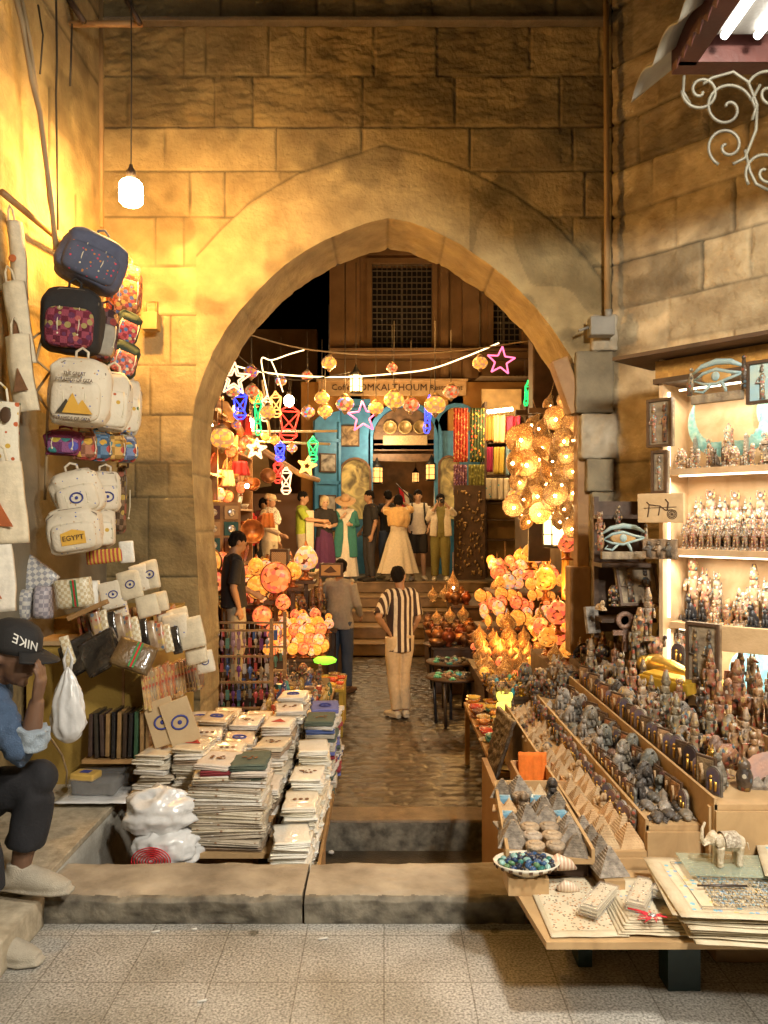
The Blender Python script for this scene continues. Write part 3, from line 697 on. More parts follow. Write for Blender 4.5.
person('woman in an open white shirt and olive trousers holding a camera up to her face', (1.12,15.3,.40), 0, 1.72,
    dict(elL=(.27,-.06,1.32), wrL=(.07,-.17,1.54), elR=(-.25,-.05,1.22), wrR=(-.07,-.18,1.53)), sk=SK_L, vox=.016, top=dict(m=C_OLIVE, sleeve=None), bottom=dict(m=C_OLIVE, wide=1.25), shoe=SH_W, hair='long', hm=HAIR_K, extra=overshirt)
mb = MB(); mb.box((0,0,0), (.13,.06,.09), bev=.01); mb.lathe([(.035,0),(.035,.05),(.03,.05),(.028,.045),(.001,.045)], (0,0,0), 16); mb.v[-16*5-2:] = mb.v[-16*5-2:]
cm = MB(); cm.box((0,0,0), (.13,.06,.09), bev=.01); cm.at((0,-.03,0), (pi/2,0,0)); cm.lathe([(.035,0),(.035,.05),(.028,.05),(.026,.04),(.001,.04)], (0,0,0), 16); cm.at(); cm.box((0,0,.052), (.05,.05,.02), bev=.006)
o = cm.build('camera_held_up', mat('camera_black', (.02,.02,.02), rough=.4), None, label='black camera held up to the face of the woman in olive trousers', cat='camera'); o.location = (1.12,15.10,1.98)
def cap_scarf(t, j, HM, side):
    mb = MB(); mb.M = HM; mb.lathe([(.094,.03),(.092,.08),(.07,.125),(.001,.135)], (0,-.015,0), 20, sy=1.12); mb.plate([(-.06,.06),(.06,.06),(.05,.17),(-.05,.17)], .045, .055); mb.build('cap', C_BEIGE, t)
    mb = MB(); mb.tube([(0,0,1.50),(0,-.01,1.38),(0,-.01,1.22)], [.12,.22,.22], 18, side=(1,0,0), flat=.75); me = remesh(mb, .014, 2, C_SCARF, 'scarf'); wrinkle(me, .03, 14, 5); put('scarf', me, t)
person('man in a cream cap with a patterned grey scarf over his shoulders', (-1.98,13.3,.28), pi/2-.4, 1.76, dict(wrR=(-.14,-.3,1.05), elR=(-.24,-.1,1.15)), vox=.016, top=dict(m=C_BEIGE, sleeve='long'), bottom=dict(m=C_KHAKI), shoe=SH_B, extra=cap_scarf)
def vest(t, j, HM, side):
    mb = MB()
    for i in range(9): mb.tube([(-.13+.032*i,.155,1.36),(-.14+.034*i,.165,1.1),(-.14+.034*i,.16,.9+.03*(i % 2))], .011, 6)
    mb.build('fringe', cloth('fringe', (.30,.20,.10), stripes=(0,.03,(.05,.12,.06),.5)), t)
person('person in a bright red jacket with a dangling fringe seen from behind', (-2.52,13.9,.28), pi-.2, 1.70, None, vox=.016, top=dict(m=C_RED, sleeve='long', length=.05, loose=1.1), bottom=dict(m=C_BLK), shoe=SH_K, extra=vest)
person('dark-haired person in a dark top behind the red jacket', (-2.35,15.0,.33), .3, 1.70, None, vox=.018, top=dict(m=cloth('maroon', (.14,.03,.03)), sleeve='long'), bottom=dict(m=C_BLK), shoe=SH_K, hair='bob')

# ---- the seated man at the left edge, close to the camera
def W3(px, py, Y): return P(px, py, Y)
DENIM = cloth('denim', (.055,.095,.17), bump=.5, bscale=180); DENIM_L = cloth('pale_denim', (.30,.36,.42), bump=.5, bscale=180)
TRK = cloth('black_track', (.012,.012,.015), bump=.15); TRKS = cloth('white_side_stripe', (.75,.75,.72))
t = thing('person', 'seated man in a black cap and denim jacket leaning his face on his hand', 'person', (-1.6,3.05,.425), 0, 'people in the bazaar')
T0 = Vector((-1.6,3.05,.425))
j = dict(pelvis=W3(-60,806,3.1), waist=W3(-62,765,3.1), chest=W3(-42,722,3.05), neck=W3(-10,684,3.0), head=W3(14,655,2.97),
         shR=W3(-18,706,2.86), elR=W3(28,752,2.90), wrR=W3(37,700,2.88), shL=W3(-38,702,3.2), elL=W3(-28,765,3.28), wrL=W3(8,790,3.15),
         hipR=W3(-52,812,3.03), knR=W3(38,778,3.0), anR=W3(20,868,3.0), toeR=W3(62,890,2.98),
         hipL=W3(-62,815,2.9), knL=W3(-28,790,2.78), anL=W3(-18,915,2.78), toeL=W3(20,943,2.78))
j['anR'] = Vector((j['anR'].x, 3.0, .235)); j['toeR'] = Vector((j['toeR'].x-.01, 2.98, .19)); j['anL'] = Vector((-1.44,2.80,.11)); j['toeL'] = Vector((-1.32,2.78,.035))
j = {k: v-T0 for k, v in j.items()}; j['face'] = Vector((.93,-.22,-.22)); j['up'] = Vector((.22,0,.97)).normalized()
sd = (j['shL']-j['shR']).normalized()
me, HM, side = body(j, SK_D, .0062, palms={'R': (-.9,.0,.1), 'L': (0,0,-1)}, headscale=1.0)
put('body', me, t)
mb = MB()
mb.tube([j['pelvis']-Vector((0,0,.02)), j['waist'], j['chest'], j['chest'].lerp(j['neck'], .6), j['neck']+Vector((-.01,0,-.03))], [.150,.155,.170,.165,.080], 22, side=sd, flat=[.75,.78,.76,.66,.9])
for n in 'RL':
    s_, e, w = j['sh'+n], j['el'+n], j['wr'+n]
    mb.tube([j['neck'].lerp(j['chest'], .3), s_], [.075,.078], 12)
    mb.tube([s_, s_.lerp(e, .5), e+Vector((0,0,-.005)), e.lerp(w, .28)], [.074,.068,.060,.056], 14)
me = remesh(mb, .010, 3, DENIM, 'jacket'); wrinkle(me, .028, 11, 3, .8); wrinkle(me, .010, 30, 9, 1); jk = put('jacket', me, t)
mb = MB(); e, w = j['elR'], j['wrR']; a, b = e.lerp(w, .12), e.lerp(w, .50); mb.tube([a, a.lerp(b, .5), b], [.069,.066,.066], 18, flat=.95); me = remesh(mb, .007, 2, DENIM_L, 'cuff'); wrinkle(me, .012, 30, 2); put('cuff', me, jk)
mb = MB(); nk = j['neck']; mb.tube([nk+Vector((-.02,0,-.06)), nk+Vector((.0,0,.0)), nk+Vector((.005,0,.03))], [.10,.085,.08], 18); me = remesh(mb, .008, 2, DENIM, 'collar'); wrinkle(me, .01, 20, 2); put('collar', me, jk)
mb = MB(); p = j['pelvis']; mb.tube([p-Vector((.05,0,.06)), p, p+(j['waist']-p)*.6], [.16,.18,.17], 18, side=sd, flat=.8)
for n in 'RL':
    h, k, a = j['hip'+n], j['kn'+n], j['an'+n]; c2 = k.lerp(a, .72)
    mb.tube([h, h.lerp(k, .5), k+(k-h).normalized()*.0, k.lerp(a, .18), k.lerp(a, .5), c2], [.098,.092,.074,.072,.070,.074], 16, side=(0,1,0))
    mb.ball(k+Vector((.002,0,.002)), .073, n=14, m=10)
me = remesh(mb, .010, 3, TRK, 'trousers'); wrinkle(me, .018, 12, 6, .7); tr = put('trousers', me, t)
k, a = j['knL'], j['anL']
for dy in (-.018, .018):
    mb = MB(); off = Vector((.045,-.075+dy,0)); mb.tube([k.lerp(a, .1)+off, k.lerp(a, .45)+off*1.02, k.lerp(a, .80)+off*1.05], .009, 8, side=(0,1,0), flat=.6); mb.build('side_stripe', TRKS, tr)
SHOE = cloth('knit_shoe', (.46,.41,.32), bump=.5, bscale=260)
for n in 'RL':
    mb = MB(); a, tt = j['an'+n], j['toe'+n]; d = (tt-a); d.z = 0; d.normalize(); z = tt.z-.035; up = Vector((0,0,1)); sdv = d.cross(up)
    g = lambda f, h: Vector((a.x+d.x*f, a.y+d.y*f, z+h))
    mb.tube([g(-.06,.04), g(-.04,.05), g(.02,.055), g(.09,.045), g(.15,.036), g(.20,.028)], [.036,.044,.047,.050,.046,.028], 16, side=sdv, flat=[.9,1.1,1.15,.85,.68,.7])
    mb.tube([g(-.075,.012), g(.05,.012), g(.15,.012), g(.215,.014)], [.03,.046,.050,.03], 14, side=sdv, flat=.32)
    mb.tube([g(-.005,.06), g(-.008,.115)], [.046,.043], 16)
    sh = put('shoe', remesh(mb, .006, 2, SHOE, 'shoe'), t)
# cap with the white lettering
CAPM = cloth('cap_black', (.014,.013,.013), bump=.15, bscale=200)
cap = MB(); cap.M = HM
cap.lathe([(.093,.020),(.0945,.045),(.090,.085),(.074,.115),(.045,.133),(.001,.139)], (0,-.012,0), 28, sy=1.16)
def peak(u, v):
    a = (u-.5)*1.7; r = .098+.085*v*(1-.3*abs(u-.5)*2); return (sin(a)*r*.90, cos(a)*r*1.02-.0, .032-.014*v-.014*abs(sin(a))*v)
cap.slab(16, 8, peak, (0,0,.006))
cp = cap.build('cap', CAPM, t)
ft = MB(); tm = MB(); tm.text('NIKE', .046, ext=.0015)
for (x, y, z), nn in [((0,0,0),0)]: pass
vv = []
for x, y, z in tm.v:      # bend the letters round the side of the crown that faces the lens
    ang = .95-x/.105*-1*-1; h = .078-y-x*.10*0; rr = (.0955 if h < .06 else .0955-.0055*(h-.06)/.03)+z+.0012; zz = h
    ang = .95-(x)/.085*-1*-1; h = .074-y+(x)*.30; rr = (.0955 if h < .06 else .0955-.0055*(h-.06)/.03-.25*max(0,h-.085))+z+.0012; zz = h; ang = .98+(-x)/.10; vv.append(HM @ Vector((cos(ang)*rr, sin(ang)*rr*1.16-.012, zz)))
NK = tm.f
lt = MB(); lt.v = [tuple(q) for q in vv]; lt.f = NK; lt.m = [0]*len(NK); lt.s = [False]*len(NK)
lt.build('lettering', mat('white_thread', (.8,.78,.72), rough=.7), cp)
# ================================================================= PLACE BEHIND THE ARCH
def glow(n, c, s, sample=False): return mat('glow_'+n, c, c, rough=.5, bump=0, emit=c, es=s, sample=sample)
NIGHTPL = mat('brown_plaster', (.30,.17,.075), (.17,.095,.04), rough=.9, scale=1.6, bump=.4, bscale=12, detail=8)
DARKWIN = mat('dark_opening', (.012,.010,.009), rough=.6); IRON = mat('dark_iron', (.03,.028,.025), rough=.5, metal=.6)
ORPL = mat('orange_plaster', (.55,.28,.07), (.40,.18,.04), rough=.8, scale=3)
BLUE = mat('blue_paint', (.06,.27,.50), (.04,.19,.38), rough=.45, scale=7, bump=.15)
CARVED = mat('carved_brown_wood', (.20,.10,.045), (.10,.05,.02), rough=.5, scale=9, bump=.4)
YF = 17.5
def fx(px): return (px-384)*YF/F
def fz(py): return 1.6-(py-520)*YF/F
bl = thing('old_building', 'tall brown plastered building with latticed windows rising behind the cafe', 'building', (0,YF,0))
bl.location = (0,0,0)
wins = [(372,432,264,348),(493,521,292,346),(368,424,214,250)]
xs = sorted({fx(330)} | {fx(q) for w_ in wins for q in w_[:2]} | {6.}); zs = sorted({4.75, 11.} | {fz(q) for w_ in wins for q in w_[2:]})
mb = MB()
for a, b in zip(xs, xs[1:]):
    for c_, d in zip(zs, zs[1:]):
        cx, cz = (a+b)/2, (c_+d)/2
        if any(fx(w_[0]) < cx < fx(w_[1]) and fz(w_[3]) < cz < fz(w_[2]) for w_ in wins): continue
        mb.box((cx, YF+.2, cz), (b-a, .4, d-c_))
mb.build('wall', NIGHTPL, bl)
for i, (a, b, c_, d) in enumerate(wins):
    x0, x1, z1, z0 = fx(a), fx(b), fz(c_), fz(d); fr = MB(); t_ = .12
    for q in ((x0-t_/2, (z0+z1)/2, t_, z1-z0+2*t_), (x1+t_/2, (z0+z1)/2, t_, z1-z0+2*t_), ((x0+x1)/2, z0-t_/2, x1-x0, t_), ((x0+x1)/2, z1+t_/2, x1-x0, t_)):
        fr.box((q[0], YF-.02, q[1]), (q[2]-.002, .10, q[3]))
    w_ = fr.build('window', NIGHTPL, bl)
    g = MB(); nx = max(3, int((x1-x0)/.11)); nz = max(3, int((z1-z0)/.13))
    for k in range(nx+1): g.box((x0+(x1-x0)*k/nx, YF+.1, (z0+z1)/2), (.022 if k != nx//2 else .05, .02, z1-z0))
    for k in range(nz+1): g.box(((x0+x1)/2, YF+.07, z0+(z1-z0)*k/nz), (x1-x0, .02, .022 if k != nz//2 else .045))
    g.build('lattice', mat('weathered_lattice', (.16,.13,.10), rough=.7), w_)
    g = MB(); g.box(((x0+x1)/2, YF+.3, (z0+z1)/2), (x1-x0+.1, .02, z1-z0+.1)); g.build('pane', DARKWIN, w_)
for xa, xb in ((330,345),(346,360),(440,448),(462,478),(524,545)):
    mb = MB(); mb.box(((fx(xa)+fx(xb))/2, YF-.07, 7.9), (fx(xb)-fx(xa), .14, 6.2)); mb.build('pilaster', NIGHTPL, bl)
mb = MB(); mb.box((2.4, YF-.15, fz(358)), (7.2,.3,.14)); mb.box((2.4, YF-.2, fz(353)), (7.2,.4,.05)); mb.build('cornice', NIGHTPL, bl)
# canopy of corrugated sheet over the right-hand shops
mb = MB(); mb.grid(90, 2, lambda u, v: (2.0+3.6*u, YF-.4-1.1*v, fz(384)-.1*v+.02*sin(u*280)))
mb.build('shop_awning', mat('corrugated_awning', (.20,.13,.07), rough=.6), None, label='brown corrugated awning above the scarf and clothes shop', cat='awning')
# cafe
cf = thing('cafe_front', 'cafe front with blue arched doors under a pale wooden name board', 'cafe', (0,0,0))
mb = MB(); mb.box((fx(345)-.3, YF-.05, 2.55), (1.35,.3,4.3)); mb.box((fx(498), YF-.05, 2.55), (2.3,.3,4.3)); mb.box(((fx(360)+fx(450))/2, YF-.05, 4.45), (2.6,.3,.55)); mb.build('wall', ORPL, cf)
mb = MB(); mb.box((fx(392), YF-.32, fz(390)), (fx(465)-fx(320),.10,.36), bev=.01); mb.box((fx(392), YF-.36, fz(383.2)), (fx(466)-fx(318),.18,.04)); sg = mb.build('name_board', mat('pale_sign_wood', (.62,.40,.20), (.5,.3,.13), rough=.6), cf)
for body_, px, s_ in (('Coffee', 344, .19), ('OMKALTHOUM', 393, .215), ('Restaurant', 445, .165)):
    mb = MB(); mb.text(body_, s_, mat_=Matrix.Translation((fx(px), YF-.375, fz(390.5))) @ Matrix.Rotation(pi/2, 4, 'X'), ext=.006); mb.build('lettering', mat('dark_letter', (.05,.02,.01), rough=.5), sg)
def arch_pts(cx, hw, zs, n=24): return [(cx+hw*cos(pi-pi*i/n), zs+hw*sin(pi-pi*i/n)) for i in range(n+1)]
cx = (fx(373)+fx(437))/2; hw = (fx(437)-fx(373))/2; zs_ = fz(408)-hw
def ring(mb, cx, hw, zs, w_, y, th, zb=.4, mi=0):
    o_, i_ = arch_pts(cx, hw+w_, zs), arch_pts(cx, hw, zs); o_ = [(cx-hw-w_, zb)]+o_+[(cx+hw+w_, zb)]; i_ = [(cx-hw, zb)]+i_+[(cx+hw, zb)]
    for k in range(len(o_)-1):
        a, b, c_, d = o_[k], o_[k+1], i_[k+1], i_[k]; mb.prism([d, c_, b, a], y, y+th, mi)
mb = MB(); ring(mb, cx, hw, zs_, .10, YF-.30, .22); mb.build('arch_frame', BLUE, cf)
mb = MB(); mb.prism(arch_pts(cx, hw-.01, zs_)[::-1], YF-.12, YF-.04)
for k in range(5): mb.box((cx, YF-.14, fz(430)-.13*k+.05), (2*hw-.05,.03,.03))
fan = mb.build('fanlight', CARVED, cf)
for dx in (-.34, 0, .34):
    mb = MB(); mb.at((cx+dx, YF-.13, fz(428)), (pi/2,0,0)); mb.lathe([(.16,0),(.16,.05),(.13,.06),(.125,.03),(.001,.03)], n=20); mb.build('round_medallion', mat('old_brass', (.5,.34,.14), (.3,.18,.06), rough=.4, metal=.4, scale=20), fan)
mb = MB(); mb.box((cx, YF-.16, fz(441)), (1.0,.05,.22), bev=.01); mb.build('sign_plate', mat('cream_plate', (.6,.45,.22), (.3,.18,.08), rough=.5, scale=25, dist=3), fan)
mb = MB(); mb.box((cx, YF-.02, fz(458)), (2*hw,.25,.16)); mb.build('lintel', CARVED, cf)
mb = MB(); mb.box((cx, YF+2.4, 1.9), (2*hw+1.5,.1,3.0)); mb.box((cx-hw-.3, YF+1.3, 1.9), (.1,2.2,3)); mb.box((cx+hw+.3, YF+1.3, 1.9), (.1,2.2,3)); mb.build('dark_interior', mat('cafe_interior', (.16,.08,.03), (.05,.025,.01), rough=.7, scale=3), cf)
# blue panels left and right
mb = MB(); mb.box((fx(356), YF-.25, 2.35), (fx(371)-fx(342),.10,3.9)); mb.box((fx(357), YF-.31, fz(412)), (fx(371)-fx(342),.05,.1)); pn = mb.build('blue_panel', BLUE, cf)
def picture(px0, px1, py0, py1, par, y, m, name='framed_photo'):
    mb = MB(); mb.box(((fx(px0)+fx(px1))/2, y, (fz(py0)+fz(py1))/2), (fx(px1)-fx(px0), .05, fz(py0)-fz(py1)), 0, bev=.01)
    o = mb.build(name, DWOOD, par); mb = MB(); mb.box(((fx(px0)+fx(px1))/2, y-.03, (fz(py0)+fz(py1))/2), (fx(px1)-fx(px0)-.06, .02, fz(py0)-fz(py1)-.06)); mb.build('print', m, o)
PH1 = mat('sepia_photo', (.45,.30,.16), (.10,.06,.03), rough=.3, scale=5, dist=2, detail=2); PH2 = mat('grey_photo', (.55,.50,.42), (.06,.05,.05), rough=.3, scale=4, dist=1, detail=2)
picture(341,360,427,448, pn, YF-.33, PH1)
GOLDL = mat('lit_niche', (.60,.42,.12), (.12,.08,.03), rough=.6, scale=2.6, dist=2.2, detail=2, emit='col', es=.16)  # lamplight of the niches put into the colour as a faint glow
for cx_, hw_, zt, par in ((fx(356), .31, fz(461), cf), (fx(447.5), .19, fz(459), cf)):
    mb = MB(); ring(mb, cx_, hw_, zt-hw_, .05, YF-.42, .15, zb=fz(520)); o = mb.build('niche', CARVED, par)
    mb = MB(); mb.prism(([(cx_+hw_, fz(519)), (cx_+hw_, zt-hw_)]+arch_pts(cx_, hw_, zt-hw_)[::-1][1:]+[(cx_-hw_, fz(519))])[::-1], YF-.31, YF-.29); mb.build('carved_relief', GOLDL, o)
mb = MB(); ring(mb, fx(456), .42, fz(409)-.42, .09, YF-.30, .2); mb.box((fx(456), YF-.2, 2.0), (.84,.08,3.2)); mb.build('blue_arched_panel', BLUE, cf)
# open door leaf on the left with three framed photographs
dl = thing('open_door_leaf', 'blue door leaf standing open at the left of the cafe with three framed photographs', 'door', (fx(341), YF-.45, .4), 0)
dl.rotation_euler = (0,0,radians(28)); wd = 1.15
mb = MB(); mb.prism([(0,0),(-wd*.55,0),(-wd*.55,3.35),(-wd*.4,3.5),(-.0,3.62)][::-1], -.03, .03)
for z_ in (.05, 1.05, 2.02, 2.95): mb.box((-wd*.275, -.045, z_+.0), (wd*.55, .04, .07))
for x_ in (-.03, -wd*.52): mb.box((x_, -.045, 1.7), (.06,.04,3.3))
mb.build('leaf', BLUE, dl)
for z_, m_, hh in ((2.45,PH2,.42),(1.5,PH2,.5),(.62,PH1,.7)):
    mb = MB(); mb.box((-wd*.275, -.05, z_), (.40,.04,hh), bev=.008); o = mb.build('framed_photo', DWOOD, dl); mb = MB(); mb.box((-wd*.275, -.075, z_), (.33,.015,hh-.07)); mb.build('print', m_, o)
# flag
fl = thing('flag_on_pole', 'small red, white and black flag on a leaning pole by the cafe door', 'flag', P(408,500,16.3))
mb = MB(); mb.tube([(-.25,0,.35),(.35,0,-.3)], .012, 6); mb.build('pole', DWOOD, fl)
for i, c_ in enumerate(((.55,.02,.03),(.7,.65,.5),(.02,.02,.02))):
    mb = MB(); mb.slab(4, 8, lambda u, v: (-.20+.10*(i+u)+.1*v, .02*sin(v*5+i), .28-.62*v-.06*(i+u)), (0,.006,0)); mb.build('stripe', cloth('flag%d' % i, c_), fl)
# lanterns of glass panes
FAN_G = glow('pane', (1,.62,.22), 1.6)
def fanoos(label, loc, s=1., glass=FAN_G, hang=.5, cat='lantern', group='glass pane lanterns'):
    t = thing('metal_lantern', label, cat, loc, 0, group)
    mb = MB(); mb.lathe([(.09,-.17),(.11,-.16),(.11,-.14)], n=6); mb.lathe([(.11,.12),(.12,.13),(.06,.19),(.035,.24),(.02,.27),(.012,.30)], n=6)
    for k in range(6): a = 2*pi*k/6; mb.tube([(.105*cos(a),.105*sin(a),-.15),(.105*cos(a),.105*sin(a),.13)], .008, 5)
    for z_ in (-.06, .06): mb.lathe([(.107,z_-.004),(.109,z_),(.107,z_+.004)], n=6)
    if hang: mb.tube([(0,0,.29),(0,0,.29+hang/s)], .005, 5)
    mb.build('frame', IRON, t); mb = MB(); mb.lathe([(.098,-.145),(.098,.125)], n=6, sm=False); mb.build('glass', glass, t); t.scale = (s,)*3; return t
fanoos('glowing lantern with glass panes hanging before the word on the pale name board', P(356,383,9), .72, hang=1.2)
lamp('lantern_light', P(356,386,9)-Vector((0,.2,0)), (1,.6,.2), 10, .1)
fanoos('white-lit metal lantern hanging below the brass lamps by the wooden post', P(556,527,7.2), 1.15, glow('white_pane', (1,.74,.36), 2.2), hang=.8); lamp('lantern_light', P(556,527,7.0), (1,.7,.3), 14, .1)
DP = glow('dim_pane', (1,.50,.14), .55)
fanoos('yellow-lit lantern on the left jamb inside the cafe doorway', (fx(377), YF-.2, fz(475)), 1.25, DP, hang=0); fanoos('yellow-lit lantern on the right jamb inside the cafe doorway', (fx(431), YF-.2, fz(472)), 1.25, DP, hang=0)
fanoos('small lit lantern hanging deep inside the cafe doorway', (fx(417), YF+.8, fz(475)), .8, DP, hang=.4)
# paintings and posters
# scarves and garments on the right
def hanging(name, label, x0, x1, y0, y1, Y, m, group=None, cat='scarf', folds=5, amp=.02):
    a, b = P(x0,y0,Y), P(x1,y1,Y); mb = MB()
    mb.slab(folds*6, 10, lambda u, v: (a.x+(b.x-a.x)*u, Y+amp*sin(u*folds*2*pi+v), a.z+(b.z-a.z)*v), (0,.01,0)); return mb.build(name, m, None, label=label, cat=cat, group=group)
def pat(n, c, cols, sc_=30, th=.45, es=0): return mat('pattern_'+n, c, rough=.85, bump=.2, spots=(sc_, cols, th), emit='col' if es else None, es=es)
hanging('scarf','long red patterned scarf hanging beside the blue cafe arch',453.5,468,408,462,15.6,pat('red', (.50,.06,.03), [(.7,.45,.15),(.3,.02,.02),(.6,.2,.1)], 22), 'hanging scarves')
hanging('scarf','dark green scarf with orange flowers hanging beside the red scarf',470,484.5,408,462,15.6,pat('green', (.05,.08,.03), [(.75,.30,.04),(.6,.5,.1),(.5,.05,.03)], 14, .35), 'hanging scarves')
hanging('scarf','purple and pink patterned scarf hanging below the red scarf',453.5,467,464.5,495,15.6,pat('purple', (.14,.05,.09), [(.5,.3,.35),(.2,.1,.3)], 22), 'hanging scarves')
hanging('scarf','olive green scarf hanging below the flowered scarf',468.5,484.5,464.5,495,15.6,pat('olive', (.16,.15,.03), [(.3,.3,.08),(.1,.1,.02)], 18), 'hanging scarves')
for i, (x0, x1, y0, y1, c_, nm) in enumerate([(486,494,416,441,(.6,.25,.05),'orange'),(494,506,415,443,(.75,.55,.28),'cream'),(507,521,416,443,(.65,.05,.12),'bright red'),(487,493,447,472,(.35,.02,.08),'crimson'),(494,505,447,474,(.5,.36,.06),'mustard'),(506,514,446,475,(.20,.33,.42),'pale blue'),(515,522,448,474,(.22,.16,.10),'brown')]):
    hanging('hanging_garment', nm+' garment hanging on the '+('upper' if i < 3 else 'lower')+' rail of the bright clothes shop', x0,x1,y0,y1,15.9, cloth('garment%d' % i, c_), 'garments on the rails of the clothes shop', 'garment', 2, .04)
sh = thing('shop_rack', 'wooden rack of shelves under the hanging garments of the clothes shop', 'rack', (0,0,0))
mb = MB(); 
for y_ in (443,476,503,520,540): p0 = P(486,y_,16.0); p1 = P(524,y_,16.0); mb.box(((p0.x+p1.x)/2, 16.2, p0.z), (p1.x-p0.x,.5,.04))
for x_ in (485.5,525): p0 = P(x_,405,16.0); mb.box((p0.x,16.2,2.2), (.05,.5,3.7))
mb.build('shelf', DWOOD, sh); mb = MB(); mb.box((P(505,0,16.0).x,16.5,2.4), (.85,.04,4.0)); mb.build('back_board', mat('warm_board', (.6,.4,.18), rough=.7), sh)
for i in range(6): hanging('folded_cloth', ORD[i]+' white folded cloth from the left under the garment rails', 486+6*i, 491.6+6*i, 478, 500, 15.92, pat('white_red%d' % (i % 2), (.75,.66,.5), [(.6,.1,.05) if i % 2 else (.1,.35,.4),(.7,.6,.4)], 12, .25), 'white cloths folded under the garments', 'cloth', 1, .01)
mb = MB(); p0 = P(500,412,15.3); mb.tube([(p0.x-.25,15.3,p0.z),(p0.x+.25,15.3,p0.z+.06)], .035, 8); mb.build('tube_lamp', glow('tube_w', (1,.78,.42), 22), None, label='bright tube lamp over the hanging garments', cat='lamp')
bd = thing('dark_display', 'dark display board crowded with dim metal trinkets beside the clothes shop', 'display', (0,0,0)); p0 = P(470,530,15.4)
mb = MB(); mb.box((p0.x,15.5,1.35), (.62,.06,1.9)); mb.build('board', DWOOD, bd)
mb = MB()
for k in range(90): mb.ball((p0.x+R.uniform(-.28,.28),15.44,R.uniform(.5,2.2)), (R.uniform(.012,.035),.02,R.uniform(.015,.05)), n=6, m=4)
tk = mb.build('trinkets', mat('dim_brass', (.45,.30,.12), (.2,.12,.06), rough=.35, metal=.6, scale=20), bd); tk['kind'] = 'stuff'
# far street to the left
mb = MB(); mb.box((-5.2,22,3.5), (6.6,.4,7)); mb.build('far_building', NIGHTPL, None, label='dim brown building closing the street far to the left behind the cafe', cat='building')
VA = mat('cream_vault', (.62,.46,.26), (.45,.32,.16), rough=.8, scale=3)
mb = MB(); mb.grid(10, 16, lambda u, v: (-4.6+2.2*u, 17-1.2*v-.6*u, 2.0+1.0*sin(pi*v*.5)+.35*u)); mb.grid(10,16, lambda u, v: (-4.6+2.2*u, 17-1.2*v-.6*u, 1.98+1.0*sin(pi*v*.5)+.35*u))
mb.build('canvas_awning', VA, None, label='cream canvas awning over the far shops left of the open blue door', cat='awning')
mb = MB(); mb.box((-3.1,19,1.3), (2.4,.1,1.9)); mb.build('shop_window', glow('far_shop', (.5,.22,.08), .03), None, label='far lit shop window left of the open blue door', cat='shop window')
rod = MB(); rod.tube([P(206,402,8.4)+Vector((0,0,0)), P(225,405,9.0), P(246,440,10.5), P(300,474,13.5), P(318,480,14.5)], .05, 8); rod.build('timber_beam', WOOD, None, label='curved ochre timber beam running back over the left-hand stalls', cat='beam')
for a, b, l in (((240,432,10.5),(337,431,11),'upper'),((243,441,10.8),(330,444,11.3),'middle'),((270,436,10.2),(262,380,10),'slanting')):
    mb = MB(); mb.tube([P(*a), P(*b)], .018, 6); mb.build('white_pole', mat('white_pipe', (.7,.62,.45), rough=.5), None, label=l+' pale pole carrying coloured lights over the left-hand lane', cat='pole', group='pale poles carrying lights')
# rope lights and wires
def wire(label, pts, r, m, cat='cable', group=None, sag=0):
    mb = MB(); q = [P(*p) for p in pts]; out = []
    for i in range(len(q)-1):
        for k in range(8):
            t_ = k/8; a = q[max(i-1,0)]; b = q[i]; c_ = q[i+1]; d = q[min(i+2,len(q)-1)]
            out.append(.5*((2*b)+(-a+c_)*t_+(2*a-5*b+4*c_-d)*t_*t_+(-a+3*b-3*c_+d)*t_**3))
    out.append(q[-1]); mb.tube(out, r, 6); return mb.build('rope_light' if cat == 'rope light' else 'wire', m, None, label=label, cat=cat, group=group)
RW = glow('rope', (1,.74,.36), 1.6); CAB = mat('dark_cable', (.05,.04,.03), rough=.6); CABP = mat('pale_cable', (.42,.30,.16), rough=.6)
wire('long warm white rope light sagging across the lane', [(236,366,8),(262,372,8),(300,376,8.2),(345,377,8.4),(390,374,8.6),(430,369,8.6),(465,357,8.4),(499,343,8.2)], .0075, RW, 'rope light')
wire('short rope light bent above the left end of the long one', [(304,350,8.2),(290,354,8.1),(272,360,8),(262,358,8),(263,372,7.9),(268,397,7.9)], .006, RW, 'rope light')
wire('rope light hanging straight below the bent rope light', [(271,360,8.05),(277,374,8.05),(283,392,8.05)], .0055, RW, 'rope light')
wire('thin pale wire strung across the arch above the rope light', [(247,334,6.6),(290,346,7.2),(330,352,8),(384,355,8.4),(450,352,8.2),(528,341,7.6)], .007, CABP)
wire('dark sagging wire crossing the left of the arch opening', [(232,350,6.6),(260,371,7.2),(300,380,8),(350,372,8.5)], .006, CAB)
